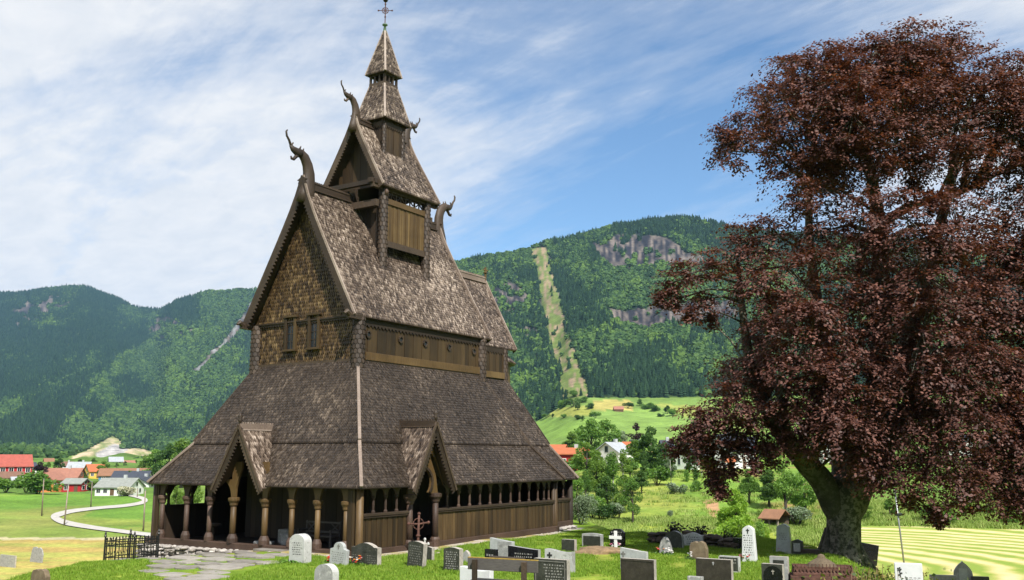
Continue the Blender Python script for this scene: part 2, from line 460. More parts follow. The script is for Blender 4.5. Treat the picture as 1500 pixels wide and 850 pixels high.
def planks(mb, p0, p1, z0, z1, out, w=.2, th=.05, z0b=None):
    """vertical boards along p0->p1 (2D), each a little proud or shy of the next"""
    p0 = Vector((*p0, 0)); p1 = Vector((*p1, 0)); d = p1 - p0; n = max(1, round(d.length / w)); o = Vector((*out, 0)).normalized()
    for k in range(n):
        a = p0 + d * (k / n) + d.normalized() * .004; b = p0 + d * ((k + 1) / n) - d.normalized() * .004
        j = R.uniform(0, .012) + (.012 if k % 2 else 0)
        q = [a, b, b + o * (th + j), a + o * (th + j)]
        zz0 = z0 if z0b is None else z0 + (z0b - z0) * (k / n)
        mb.prism([(v.x, v.y, zz0) for v in q], (0, 0, z1 - zz0))

def scaled_post(mb, x, y, z0, z1, r, n=10, row=.16):
    """round post clad with a skin of pointed shingles"""
    mb.lathe(x, y, [(r * .92, z0), (r * .92, z1)], n, .2)
    k = 0; z = z0
    while z < z1 - .02:
        for j in range(n):
            t = 2 * PI * (j + (.5 if k % 2 else 0)) / n; dt = PI / n * .93
            c = Vector((math.cos(t), math.sin(t), 0)); s = Vector((-math.sin(t), math.cos(t), 0)); zt = min(z + row * 1.25, z1)
            o = Vector((x, y, 0)); hw = r * math.tan(dt)
            vs = [o + c * r * .97 - s * hw + Vector((0, 0, zt)), o + c * r * .97 + s * hw + Vector((0, 0, zt)), o + c * (r + .02) + s * hw + Vector((0, 0, z + row * .3)), o + c * (r + .026) + Vector((0, 0, z)), o + c * (r + .02) - s * hw + Vector((0, 0, z + row * .3)), o + c * r * .9 + Vector((0, 0, z))]
            mb.add(vs, [(0, 4, 3, 2, 1), (2, 3, 5), (3, 4, 5)])
        z += row; k += 1

def dragon(name, a, z, sg, sc, parent):
    """carved ridge beast: neck rising off the ridge, head thrust outwards with open jaws and a long tongue"""
    def q(x, zz, y=0): return (a - sg * x * sc, MB_ + y * sc, z + zz * sc)
    mb = MB(); fl = ((0, 1, 0), .62)
    mb.tube([q(-.05, -.55), q(-.12, -.1), q(-.2, .35), q(-.2, .8), q(-.1, 1.15), q(.08, 1.42), q(.3, 1.55), q(.52, 1.55)],
            [x * sc for x in (.46, .41, .34, .3, .27, .25, .21, .17)], 10, fl)
    o = mb.build(name, M['timber'], parent, True)
    hb = MB()
    hb.tube([q(.3, 1.53), q(.55, 1.56), q(.78, 1.63), q(.95, 1.75)], [x * sc for x in (.2, .19, .14, .06)], 8, ((0, 1, 0), .7))
    hb.tube([q(.42, 1.5), q(.58, 1.36), q(.72, 1.2), q(.84, 1.19), q(.88, 1.3)], [x * sc for x in (.1, .085, .075, .06, .04)], 8, ((0, 1, 0), .8))
    hb.build('dragon_head', M['timber'], o, True)
    tb = MB()
    tb.tube([q(.7, 1.55), q(.9, 1.72), q(1.02, 1.95), q(1.16, 2.1), q(1.2, 2.28), q(1.14, 2.36)], [x * sc for x in (.05, .06, .055, .05, .045, .03)], 6)
    tb.tube([q(.8, 1.62), q(.86, 1.8), q(.78, 1.9)], [x * sc for x in (.045, .05, .03)], 6)
    tb.build('tongue', M['timber'], o, True)
    cb = MB()
    for k, (x, zz, dx, dz) in enumerate([(-.36, .5, -.1, .1), (-.33, .8, -.1, .12), (-.24, 1.1, -.1, .14), (-.06, 1.4, -.08, .16), (.2, 1.62, -.04, .2), (.42, 1.66, -.1, .22)]):
        cb.tube([q(x + .12, zz - .1), q(x, zz), q(x + dx, zz + dz)], [x2 * sc for x2 in (.1, .075, .02)], 6, ((0, 1, 0), .6))
    cb.build('crest', M['timber'], o, True)
    return o

# ---- foundation: rubble wall, deeper at the west end
f = MB(); k = 0
def rubble(p0, p1, zt0, zt1, zb0, zb1, hs=.16):
    global k
    p0 = Vector(p0); p1 = Vector(p1); Ln = (p1 - p0).length; d = (p1 - p0) / Ln
    x = 0
    while x < Ln:
        w_ = R.uniform(.22, .5); t = x / Ln; zt = zt0 + (zt1 - zt0) * t; zb = zb0 + (zb1 - zb0) * t
        z = zt
        while z > zb + .02:
            hh = min(R.uniform(.1, .2), z - zb + .08)
            c = p0 + d * (x + w_ / 2 + R.uniform(-.05, .05)); n_ = Vector((-d.y, d.x)) * R.uniform(-.08, .08)
            f.blob((c.x + n_.x, c.y + n_.y, z - hh / 2), (w_ * .56 if abs(d.x) > .5 else .26, w_ * .56 if abs(d.y) > .5 else .26, hh * .56), k, .22, 2); k += 1
            z -= hh * .95
        x += w_ * .92
rubble((.22, 12.05), (.22, .2), -.3, -.3, -.95, -.42)
rubble((.3, .28), (16.4, .28), -.31, -.25, -.45, -.45)
rubble((14.4, .5), (16.5, .7), -.12, -.12, -.3, -.34)
f.build('foundation', M['stone_rubble'], CH)
f = MB(); f.box((.3, .3, -.9), (14.2, W - .3, -.16), .4); f.box((14, .8, -.8), (16.3, W - .8, -.16), .4)
f.build('floor', M['plank_dark'], CH)
f = MB()
f.beam((.36, .2, -.2), (.36, 11.9, -.2), .3, .26, c=.5); f.beam((.2, .36, -.2), (14.3, .36, -.16), .3, .3, c=.25); f.beam((14.1, .76, -.06), (16.4, .76, -.02), .26, .3, c=.3)
f.build('sill_beam', M['timber_red'], CH, bevel=.02)
# ---- gallery: inner stave wall, north and east screens
f = MB()
planks(f, (2.87, .4 + 2.4), (2.87, 8.8), -.1, 4.8, (-1, 0), .3); planks(f, (2.87, 2.8), (14.3, 2.8), -.1, 4.8, (0, -1), .3)
planks(f, (2.87, 8.8), (14.3, 8.8), -.1, 4.8, (0, 1), .3); planks(f, (14.3, 2.8), (14.3, 8.8), -.1, 4.8, (1, 0), .4)
f.build('nave_base_wall', M['plank_dark'], CH)
f = MB()
planks(f, (.4, W - .4), (14.3, W - .4), -.2, 1.15, (0, 1), .3); planks(f, (2.7, W - .34), (14.3, W - .34), 1.1, 2.3, (0, 1), .3); planks(f, (16.3, .8), (16.3, W - .8), -.2, 2.0, (1, 0), .3)
f.beam((.4, W - .4, 1.18), (14.3, W - .4, 1.18), .14, .09)
for kx in range(12):
    x = .75 + kx * 1.2; f.lathe(x, W - .4, [(.09, 1.15), (.06, 1.3), (.06, 1.6), (.1, 1.7)], 8)
    f.prism([(x - .1, W - .43, 1.68), (x + .1, W - .43, 1.68), (x + .25, W - .43, 1.95), (x + .6, W - .43, 2.12), (x - .6, W - .43, 2.12), (x - .25, W - .43, 1.95)], (0, .06, 0))
f.build('gallery_screen', M['plank_dark'], CH)
# ---- west arcade: columns with capitals, bases and flared brackets
cols = [(11.05, 1, 0), (9.53, 1, 0), (8.15, 1, 0), (6.8, 2, 1), (5.06, 2, 2), (3.66, 1, 2), (2.36, 1, 2), (.98, .8, 2)]
capz = 1.42
for i, (b, s, tone) in enumerate(cols):
    mat = M['timber_red'] if tone == 0 else M['timber_gold']  # sunlight put into the colour: lit columns golden, the others red-brown
    r = .102 if s != 2 else .12
    c = MB(); c.lathe(.36, b, [(r, .12), (r * .97, .7), (r * .92, capz - .05)], 14)
    col = c.build('column', mat, CH, True)
    c = MB(); c.lathe(.36, b, [(r * 1.75, -.08), (r * 1.75, .1), (r * 1.35, .2), (r * 1.1, .26)], 14); c.build('column_base', M['timber_red'], col, False, .01)
    c = MB(); c.lathe(.36, b, [(r * 1.05, capz - .12), (r * 1.3, capz - .08), (r * 1.35, capz), (r * 1.9, capz + .1), (r * 1.95, capz + .2), (r * 1.2, capz + .22)], 14); c.build('capital', mat, col, False, .008)
    def arc(b0, b1, ztop, zc, n=7):
        """half arch from the capital up to mid-span"""
        o = []
        for kk in range(n + 1):
            t = kk / n * PI / 2; o.append((b0 + (b1 - b0) * (1 - math.cos(t)), zc + (ztop - zc) * math.sin(t)))
        return o
    bl = (cols[i - 1][0] + b) / 2 if i > 0 else b + .4
    br = (cols[i + 1][0] + b) / 2 if i < len(cols) - 1 else b - .35
    big_l = i in (4,); big_r = i in (3,)
    zc = capz + .2
    left = arc(b + .12, bl, 2.28, zc) if not big_l else [(b + .12, zc), (b + .13, 2.0), (b + .3, 2.5), (b + .42, 2.75), (b + .42, 3.0)]
    right = arc(b - .12, br, 2.28, zc) if not big_r else [(b - .12, zc), (b - .13, 2.0), (b - .3, 2.5), (b - .42, 2.75), (b - .42, 3.0)]
    zt = 2.32
    if big_l: poly = right + [(br, zt), (b - .1, zt), (b - .1, 3.0)] + left[::-1]
    elif big_r: poly = right + [(b + .1, 3.0), (b + .1, zt), (bl, zt)] + left[::-1]
    else: poly = right + [(br, zt), (bl, zt)] + left[::-1]
    c = MB(); c.prism([(.31, y, z) for y, z in poly], (.09, 0, 0)); c.build('bracket', mat, CH)
for (a, b, r, z1, mt) in ((.34, .34, .135, 2.2, 'timber_gold'), (.4, 11.5, .15, 2.2, 'timber_red'), (14.2, .42, .14, 2.2, 'plank_brown'), (16.35, .78, .15, 2.15, 'plank_dark'), (13.95, .36, .09, 2.2, 'plank_brown')):
    c = MB(); c.lathe(a, b, [(r, -.3), (r, .1), (r * .95, z1)], 14); c.build('corner_post', M[mt], CH, True)
c = MB(); planks(c, (.33, .52), (.33, .86), -.1, 2.2, (-1, 0), .12, .05); c.build('corner_board', M['plank_warm'], CH)
c = MB(); planks(c, (.33, 11.2), (.33, 11.42), -.2, 2.2, (-1, 0), .12, .05); c.build('corner_board', M['plank_brown'], CH)
# ---- south parapet with balusters, openings above
c = MB()
planks(c, (.5, .38), (3.05, .38), -.06, 1.1, (0, -1), .15, .05); c.build('parapet', M['plank_warm'], CH)
c = MB(); planks(c, (4.75, .38), (13.9, .38), -.06, 1.1, (0, -1), .16, .05); c.build('parapet', M['plank_brown'], CH)
c = MB(); planks(c, (14.3, .8), (16.25, .8), .02, 1.1, (0, -1), .16, .05); c.build('parapet', M['plank_brown'], CH)
for (a0, a1, b) in ((.46, 3.1, .33), (4.7, 13.95, .33), (14.3, 16.3, .76)):
    c = MB(); c.beam((a0, b, 1.15), (a1, b, 1.15), .2, .1, c=.4); c.beam((a0, b - .01, 1.06), (a1, b - .01, 1.06), .13, .05, c=.3); c.build('handrail', M['timber'], CH, bevel=.012)
for a in (1.08, 1.76, 2.39, 5.54, 6.33, 7.1, 7.85, 8.61, 9.41, 10.23, 10.96, 11.77, 12.55, 13.1, 13.54, 15.0, 15.7):
    b = .36 if a < 14 else .8
    c = MB(); c.lathe(a, b, [(.075, 1.2), (.075, 1.26), (.045, 1.3), (.05, 1.5), (.042, 1.68), (.075, 1.74), (.085, 1.82)], 8)
    c.prism([(a - .07, b - .03, 1.8), (a + .07, b - .03, 1.8), (a + .12, b - .03, 1.95), (a + .3, b - .03, 2.12), (a - .3, b - .03, 2.12), (a - .12, b - .03, 1.95)], (0, .05, 0))
    c.build('baluster', M['timber_red'], CH)
c = MB(); c.beam((.3, .36, 2.2), (2.95, .36, 2.2), .12, .2); c.build('wall_plate', M['plank_dark'], CH); c = MB(); c.beam((4.9, .36, 2.2), (14.2, .36, 2.2), .12, .2); c.build('wall_plate', M['plank_dark'], CH); c = MB(); c.beam((14.1, .8, 2.18), (16.4, .8, 2.18), .12, .2); c.build('wall_plate', M['plank_dark'], CH); c = MB()
c.beam((.36, .3, 2.3), (.36, 4.75, 2.3), .1, .14); c.build('wall_plate', M['plank_dark'], CH); c = MB(); c.beam((.36, 7.3, 2.3), (.36, 11.4, 2.3), .1, .14)
c.build('wall_plate', M['plank_dark'], CH)

# ---- gallery (skirt) roof
def lower_upper(p00, p01, p10, p11, p20, p21, nh, vdir, sh=True, cut=None):
    """two tiers: eave p00-p01, break p10-p11, top p20-p21"""
    rf = MB()
    for (a, b, c_, d, hgt) in ((p00, p01, p11, p10, 0), (p10, p11, p21, p20, 1)):
        a, b, c_, d = [Vector(x) for x in (a, b, c_, d)]
        n = (b - a).cross(d - a).normalized()
        if n.dot(Vector(nh)) < 0: n = -n
        if hgt: a, b = a + n * .12 - Vector((0, 0, .1)), b + n * .12 - Vector((0, 0, .1))
        if cut and not hgt:      # leave the portal gap open
            ln = (b - a).length; cen = (cut[0] if nh[1] else cut[0]); e = (b - a) / ln; hw = cut[1]; ht = hw * (cut[2] - ZB) / (cut[2] - 2.1)
            ua = a + e * (cen - hw); ub = a + e * (cen + hw); s0 = (d - a).dot(e); base = d - e * s0
            ta = base + e * (cen - ht); tb = base + e * (cen + ht)
            for poly in ([a, ua, ta, d], [ub, b, c_, tb]):
                slab(rf, poly, n, .06, .15); shingles(rf, poly, n, Vector((0, 0, -1)), tip=.9)
            continue
        slab(rf, [a, b, c_, d], n, .06, .15)
        if sh:
            vd = (a - d); vd = Vector((0, 0, -1))
            shingles(rf, [a, b, c_, d], n, vd, tip=.9)
        if sh: eave = 0
    return rf
i1 = I1
pW = [(0, 0, 2.1), (0, W, 2.1), (i1, i1, ZB), (i1, W - i1, ZB), (D, D, ZT), (D, W - D, ZT)]
lower_upper(*pW, (-1, 0, .4), 0, cut=(6.05, 1.3, 4.2)).build('gallery_roof', M['shingle_tar'], CH)
pS = [(0, 0, 2.1), (L1, 0, 2.1), (i1, i1, ZB), (L1 - i1, i1, ZB), (D, D, ZT), (L1 - D, D, ZT)]
lower_upper(*pS, (0, -1, .4), 0, cut=(3.98, 1.26, 4.33)).build('gallery_roof', M['shingle_tar'], CH)
pN = [(0, W, 2.1), (L1, W, 2.1), (i1, W - i1, ZB), (L1 - i1, W - i1, ZB), (D, W - D, ZT), (L1 - D, W - D, ZT)]
lower_upper(*pN, (0, 1, .4), 0, False).build('gallery_roof', M['shingle_tar'], CH)
pE = [(L1, 0, 2.1), (L1, W, 2.1), (L1 - i1, i1, ZB), (L1 - i1, W - i1, ZB), (L1 - D, D, ZT), (L1 - D, W - D, ZT)]
lower_upper(*pE, (1, 0, .4), 0, False).build('gallery_roof', M['shingle_tar'], CH)
CB = .42
pC = [(13.2, CB, 2.1), (16.55, CB, 2.1), (12.5, CB + i1, ZB), (15.75, CB + i1, ZB), (11.6, 3.4, ZT), (14.6, 3.4, ZT)]
lower_upper(*pC, (0, -1, .4), 0).build('gallery_roof', M['shingle_tar'], CH)
pC2 = [(16.55, CB, 2.1), (16.55, W - CB, 2.1), (15.75, CB + i1, ZB), (15.75, W - CB - i1, ZB), (14.6, 3.4, ZT), (14.6, W - 3.4, ZT)]
lower_upper(*pC2, (1, 0, .4), 0, False).build('gallery_roof', M['shingle_tar'], CH)
pC3 = [(13.2, W - CB, 2.1), (16.55, W - CB, 2.1), (12.5, W - CB - i1, ZB), (15.75, W - CB - i1, ZB), (11.6, W - 3.4, ZT), (14.6, W - 3.4, ZT)]
lower_upper(*pC3, (0, 1, .4), 0, False).build('gallery_roof', M['shingle_tar'], CH)
def hip(pts, mat, w=.2, h=.1, lift=.05):
    c = MB()
    for k in range(len(pts) - 1):
        a, b = Vector(pts[k]), Vector(pts[k + 1]); up = Vector((0, 0, lift)); c.beam(a + up, b + up, w, h, c=R.random())
    c.build('hip_board', mat, CH, bevel=.02)
hip([(-.03, -.03, 2.1), (i1 - .02, i1 - .02, ZB)], M['timber_pale'], .13); hip([(i1 - .07, i1 - .07, ZB + .02), (D, D, ZT)], M['timber_pale'], .13)
hip([(-.03, W + .03, 2.1), (i1, W - i1, ZB)], M['timber_pale']); hip([(i1 - .05, W - i1 + .05, ZB + .02), (D, W - D, ZT)], M['timber'])
hip([(L1 + .02, -.02, 2.1), (L1 - i1, i1, ZB)], M['timber']); hip([(L1 - i1 + .05, i1 - .05, ZB), (L1 - D, D, ZT)], M['timber'])
hip([(16.57, CB - .02, 2.1), (15.75, CB + i1, ZB)], M['timber_pale']); hip([(15.8, CB + i1 - .05, ZB), (14.6, 3.4, ZT)], M['timber'])
hip([(L1 + .02, W + .02, 2.1), (L1 - i1, W - i1, ZB), (L1 - D, W - D, ZT)], M['timber'])

# ---- portals: steep gabled porches let into the skirt roof
def portal(axis, cen, half, zt, zr, back, door):
    def q(s, o, z): return (o, cen + s, z) if axis == 'a' else (cen - s, o, z)
    outv = Vector((-1, 0, 0)) if axis == 'a' else Vector((0, -1, 0))
    rf = MB()
    for sg in (1, -1):
        poly = [q(0, -.2, zr), q(sg * half, -.2, zt), q(sg * half, .05, zt), q(0, back, zr)]
        n = nrm(poly[0], poly[1], poly[3]);
        if n.z < 0: n = -n
        slab(rf, poly, n, .06, .2); shingles(rf, poly, n, (0, 0, -1), .1, .14)
    pr = rf.build('portal_roof', M['shingle_grey'], CH)
    for sg in (1, -1):
        c = MB(); pts = [Vector(q(0, -.24, zr + .14)), Vector(q(sg * half * .5, -.24, (zr + zt) / 2 - .03)), Vector(q(sg * (half + .06), -.24, zt - .1))]
        dn = Vector(q(-sg * 1.0, 0, -.62)) - Vector(q(0, 0, 0))
        zigzag(c, pts, dn, .26, .14, outv * -.06, .35)
        c.beam(pts[0] + outv * .01 + Vector((0, 0, .02)), pts[2] + outv * .01, .1, .06, outv, c=.95)
        c.build('bargeboard', M['timber'], pr)
    c = MB(); a, b = Vector(q(0, -.24, zr + .1)), Vector(q(0, back - .02, zr + .1)); c.beam(a, b, .1, .26)
    n_ = int((b - a).length / .12)
    for kk in range(n_): p = a.lerp(b, (kk + .5) / n_); c.beam(p + Vector((0, 0, .12)), p + Vector((0, 0, .19)), .05, .05, (1, 0, 0))
    c.beam(a + Vector((0, 0, -.1)), b + Vector((0, 0, -.1)), .16, .05)
    c.build('ridge_board', M['timber_pale'] if axis == 'a' else M['timber'], pr)
    c = MB(); p = q(0, -.2, 0); c.lathe(p[0], p[1], [(.05, zr + .1), (.05, zr + .3), (.1, zr + .36), (.045, zr + .42), (.1, zr + .5), (.05, zr + .58), (.02, zr + .64)], 8); c.build('finial', M['timber'], pr, True)
    # gable infill behind the boards, open below a pointed arch
    c = MB(); 
    for sg in ((1, -1) if door else ()):
        c.prism([q(0, .16, zr - .1), q(0, .16, zr - .75), q(sg * half * .42, .16, zr - 1.3), q(sg * half * .82, .16, zt + .1)], -outv * .05)
    if door: c.build('gable_board', M['timber_gold'], pr)
    return pr
portal('a', 6.05, 1.32, 2.02, 4.22, 1.7, False)
sp = portal('b', 3.98, 1.28, 2.0, 4.35, 1.75, True)
# south door: two columns and a keyhole-arched front
for a in (3.1, 4.7):
    c = MB(); c.lathe(a, .3, [(.13, .1), (.12, .8), (.115, 1.5)], 14); col = c.build('column', M['timber_red'], CH, True)
    c = MB(); c.lathe(a, .3, [(.2, -.28), (.2, .05), (.15, .14)], 14); c.build('column_base', M['timber_red'], col, bevel=.01)
    c = MB(); c.lathe(a, .3, [(.12, 1.42), (.16, 1.48), (.17, 1.55), (.25, 1.66), (.25, 1.78), (.14, 1.8)], 14); c.build('capital', M['timber_red'], col, bevel=.008)
c = MB()
def key(n=10, sg=1):
    o = [(0, 2.72)]
    for kk in range(n + 1):
        t = PI / 2 - kk / n * (PI * .78); o.append((sg * .5 * math.cos(t), 2.22 + .5 * math.sin(t)))
    o.append((sg * .56, 1.78)); return o
for sg in (1, -1):
    kp = key(10, sg); poly = [(3.9 + x, .3, z) for x, z in kp] + [(3.9 + sg * .95, .3, 1.78), (3.9 + sg * .8, .3, 2.5), (3.9 + sg * .35, .3, 3.3), (3.9, .3, 3.75)]
    c.prism(poly, (0, .08, 0))
c.build('door_arch', M['timber_gold'], CH)
c = MB(); n_ = 12
for kk in range(n_):
    t0 = PI * 1.25 - kk / n_ * PI * 1.5; t1 = PI * 1.25 - (kk + 1) / n_ * PI * 1.5
    c.beam((3.9 + .56 * math.cos(t0), .27, 2.22 + .56 * math.sin(t0)), (3.9 + .56 * math.cos(t1), .27, 2.22 + .56 * math.sin(t1)), .1, .05, (0, 1, 0))
c.build('arch_moulding', M['timber'], CH)
c = MB(); planks(c, (3.3, 2.72), (4.6, 2.72), -.1, 2.4, (0, -1), .22); c.build('door', M['plank_dark'], CH)
c = MB(); c.box((2.9, -.35, -.42), (4.9, .2, -.26)); c.build('door_step', M['flag'], CH, bevel=.03)

# ---- nave walls
c = MB(); zg = 8.75; apex = 14.3
slab(c, [(D, D, ZT - .2), (D, W - D, ZT - .2), (D, W - D, zg), (D, MB_, apex), (D, D, zg)], (-1, 0, 0), .1, .3)
shingles(c, [(D, D + .1, ZT - .1), (D, W - D - .1, ZT - .1), (D, W - D - .1, zg - .12), (D, D + .1, zg - .12)], (-1, 0, 0), (0, 0, -1), .11, .155, .026, .85)
shingles(c, [(D - .05, D - .05, zg - .05), (D - .05, W - D + .05, zg - .05), (D - .05, MB_, apex)], (-1, 0, 0), (0, 0, -1), .11, .155, .026, .85)
c.build('gable_wall', M['shingle_gold'], CH)
c = MB(); zigzag(c, [(D - .1, D - .1, zg + .02), (D - .1, W - D + .1, zg + .02)], (0, 0, -1), .14, .15, (.05, 0, 0)); c.box((D - .14, D - .12, zg), (D, W - D + .12, zg + .06)); zigzag(c, [(D - .06, D, ZT + .16), (D - .06, W - D, ZT + .16)], (0, 0, -1), .16, .12, (.03, 0, 0)); c.build('string_board', M['timber'], CH)
for y in (2.75, W - 2.75):
    c = MB(); c.beam((D - .02, y, 8.7), (2.1, y, 8.72), .2, .26, c=.6); c.tube([(2.2, y, 8.72), (2.0, y, 8.84), (1.86, y, 8.74)], [.13, .11, .05], 8); c.build('beam_end', M['timber'], CH)
for (y0, y1) in ((6.9, 6.24), (5.55, 4.9)):
    c = MB(); z0, z1 = 7.62, 8.96; X = D - .16
    for (a, b) in (((y1, z0), (y1 + .13, z1)), ((y0 - .13, z0), (y0, z1))): c.box((X, a[0], a[1]), (D + .02, b[0], b[1]))
    c.box((X - .04, y1 - .04, z0 - .09), (D + .02, y0 + .04, z0)); c.box((X - .05, y1 - .06, z1), (D + .02, y0 + .06, z1 + .1))
    wf = c.build('window', M['plank_warm'], CH, bevel=.01)
    c = MB(); c.box((D - .06, y1 + .13, z0), (D - .045, y0 - .13, z1)); c.build('pane', M['glass'], wf)
    c = MB(); c.box((D - .075, (y0 + y1) / 2 - .015, z0), (D - .06, (y0 + y1) / 2 + .015, z1)); 
    for kk in (1, 2, 3): c.box((D - .075, y1 + .13, z0 + kk * .335 - .012), (D - .062, y0 - .13, z0 + kk * .335 + .012))
    c.build('glazing_bar', M['timber'], wf)
c = MB(); planks(c, (3.1, D + .05), (11.4, D + .05), ZT - .1, 8.8, (0, -1), .3, .05); c.build('nave_wall', M['plank_warm'], CH)
c = MB(); planks(c, (3.1, W - D - .05), (11.4, W - D - .05), ZT - .1, 8.8, (0, 1), .32, .05); c.build('nave_wall', M['plank_brown'], CH)
c = MB(); c.box((3.2, D - .12, ZT + .12), (11.3, D - .03, ZT + .44)); c.build('wall_beam', M['timber_gold'], CH, bevel=.01)
c = MB(); zigzag(c, [(3.2, D - .09, ZT + .12), (11.3, D - .09, ZT + .12)], (0, 0, -1), .12, .11, (0, .03, 0)); c.build('fringe_board', M['timber'], CH)
c = MB(); zigzag(c, [(3.2, D - .06, 8.75), (11.3, D - .06, 8.75)], (0, 0, -1), .42, .22, (0, .04, 0), .3); c.build('fringe_board', M['plank_dark'], CH)  # fringe board, kept dark to paint in part of the eave's shadow
for a in (3.42, 5.48, 7.17, 8.94, 10.9):
    c = MB(); vs = []; n_ = 12
    for kk in range(n_):
        t = 2 * PI * kk / n_; t2 = 2 * PI * (kk + 1) / n_
        c.beam((a + .13 * math.cos(t), D - .05, 8.07 + .13 * math.sin(t)), (a + .13 * math.cos(t2), D - .05, 8.07 + .13 * math.sin(t2)), .06, .05, (0, 1, 0))
    po = c.build('porthole', M['timber'], CH)
    c = MB(); c.prism([(a + .12 * math.cos(2 * PI * kk / n_), D - .035, 8.07 + .12 * math.sin(2 * PI * kk / n_)) for kk in range(n_)], (0, .02, 0)); c.build('pane', M['glass'], po)
for (a, b, z1) in ((D + .02, D + .02, 8.75), (L1 - D, D + .02, 8.7), (D + .02, W - D - .02, 8.75), (L1 - D, W - D, 8.7)):
    c = MB(); scaled_post(c, a, b, ZT - .25, z1, .25, 10, .19); c.build('nave_post', M['timber'], CH)
c = MB(); planks(c, (11.55, 2.9), (11.55, 8.7), ZT, 8.8, (1, 0), .3); c.prism([(11.6, 2.9, 8.8), (11.6, 8.7, 8.8), (11.6, MB_, 14.2)], (.05, 0, 0)); c.build('gable_wall', M['plank_brown'], CH)

# ---- gabled roofs
def gable_roof(name, a0f, a1f, a0r, a1r, be, zeave, zridge, mat, dragons=None, bw=.3, flare=.0, teeth=.16, w=.092, h=.135, barge=('timber', 'timber_pale'), north=True, parent=CH):
    """a0f/a1f: front/back end at the eave, a0r/a1r: at the ridge; be: half span at the eave"""
    rf = MB()
    for sg in (-1, 1):
        poly = [(a0f, MB_ + sg * be, zeave), (a1f, MB_ + sg * be, zeave), (a1r, MB_, zridge), (a0r, MB_, zridge)]
        n = nrm(poly[0], poly[1], poly[2]);
        if n.z < 0: n = -n
        slab(rf, poly, n, .08, .2)
        if sg < 0 or north: shingles(rf, poly, n, (0, 0, -1), w, h, .024, .9)
    ro = rf.build(name, mat, parent)
    for end, (ae, ar, sx) in enumerate(((a0f, a0r, -1), (a1f, a1r, 1))):
        for sg in (-1, 1):
            nn = 10; pts = []
            for kk in range(nn + 1):
                t = kk / nn; lift = flare * math.exp(-t / .10) + .05
                pts.append(Vector((ar + (ae - ar) * t + sx * .03, MB_ + sg * be * t * 1.01, zridge + (zeave - .06 - zridge) * t + lift)))
            c = MB(); dn = Vector((0, -sg * (zridge - zeave), -be)).normalized()
            zigzag(c, pts, dn, bw, teeth, (-sx * .06, 0, 0), .3)
            c.build('bargeboard', M[barge[0]], ro)
            c = MB()
            for kk in range(nn): c.beam(pts[kk] + Vector((-sx * .04, 0, .03)), pts[kk + 1] + Vector((-sx * .04, 0, .03)), .15, .07, (sx, 0, 0), c=.6 + R.uniform(-.2, .3))
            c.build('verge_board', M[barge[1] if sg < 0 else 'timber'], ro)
    return ro

# main roof
RZ = 14.42
gable_roof('nave_roof', 2.3, 12.07, 2.34, 11.85, 3.13, 8.72, RZ, M['shingle_grey'], flare=.45, bw=.34, teeth=.17)
def ridge(a0, a1, z, tall=.34, mat='timber'):
    c = MB(); c.beam((a0, MB_, z + tall / 2 - .02), (a1, MB_, z + tall / 2 - .02), .1, tall, c=.3); c.beam((a0, MB_, z + .02), (a1, MB_, z + .02), .26, .06, c=.5); c.beam((a0, MB_, z + tall), (a1, MB_, z + tall), .15, .05, c=.8)
    n_ = int((a1 - a0) / .11)
    for kk in range(n_): x = a0 + (kk + .5) * (a1 - a0) / n_; c.beam((x, MB_, z + tall), (x, MB_, z + tall + .09), .05, .05, (1, 0, 0))
    return c.build('ridge_board', M[mat], CH)
ridge(2.75, 5.85, RZ); ridge(9.0, 12.0, RZ)
dragon('dragon_neck', 2.5, RZ - .1, 1, 1.0, CH); dragon('dragon_neck', 12.15, RZ - .1, -1, .98, CH)
# ---- turret astride the ridge
TA = 7.35; S = 1.55
for (a, b) in ((TA - S, MB_ - S), (TA + S, MB_ - S), (TA - S, MB_ + S), (TA + S, MB_ + S)):
    c = MB(); scaled_post(c, a, b, 10.6, 15.1, .2, 10, .2); c.build('turret_post', M['timber'], CH)
for sg in (-1, 1):
    y = MB_ + sg * (S - .02)
    c = MB(); planks(c, (TA - S + .2, y), (TA + S - .2, y), 12.4, 14.55, (0, sg), .15, .05); 
    wl = c.build('turret_wall', M['plank_gold'], CH)
    yy = y + sg * .08; c = MB(); c.box((TA - S + .2, min(yy, yy + sg * .05), 12.35), (TA + S - .2, max(yy, yy + sg * .05), 12.62)); c.build('wall_beam', M['timber'], wl)
    c = MB(); c.box((TA - S + .2, min(yy, yy + sg * .04), 14.3), (TA + S - .2, max(yy, yy + sg * .04), 14.55)); c.build('wall_beam', M['timber_gold'], wl)
    # openwork frieze: pierced stars between posts
    c = MB(); nst = 4; wd = (2 * S - .4) / nst
    for kk in range(nst):
        cx = TA - S + .2 + (kk + .5) * wd; cz = 14.83
        for m_ in range(4):
            t = PI * m_ / 4; dx, dz = .26 * math.cos(t), .26 * math.sin(t); c.beam((cx - dx * wd / .55, y, cz - dz), (cx + dx * wd / .55, y, cz + dz), .045, .05, (0, 1, 0))
        c.lathe(cx, y, [(.07, cz - .07), (.07, cz + .07)], 8)
        c.beam((cx - wd / 2, y, 14.55), (cx - wd / 2, y, 15.1), .08, .06, (1, 0, 0))
    c.beam((TA - S, y, 15.06), (TA + S, y, 15.06), .08, .12); c.build('frieze', M['timber'], CH)
for sg in (-1, 1):
    x = TA + sg * (S - .02)
    c = MB(); planks(c, (x, MB_ - S + .15), (x, MB_ + S - .15), 11.6, 14.3, (sg, 0), .25, .05); c.build('turret_wall', M['plank_dark'], CH)  # end walls take dark planks, painting in the shadow on the west face
c = MB(); c.beam((5.0, MB_ - S, 15.0), (9.7, MB_ - S, 15.0), .2, .22); c.beam((5.0, MB_ + S, 15.0), (9.7, MB_ + S, 15.0), .2, .22)
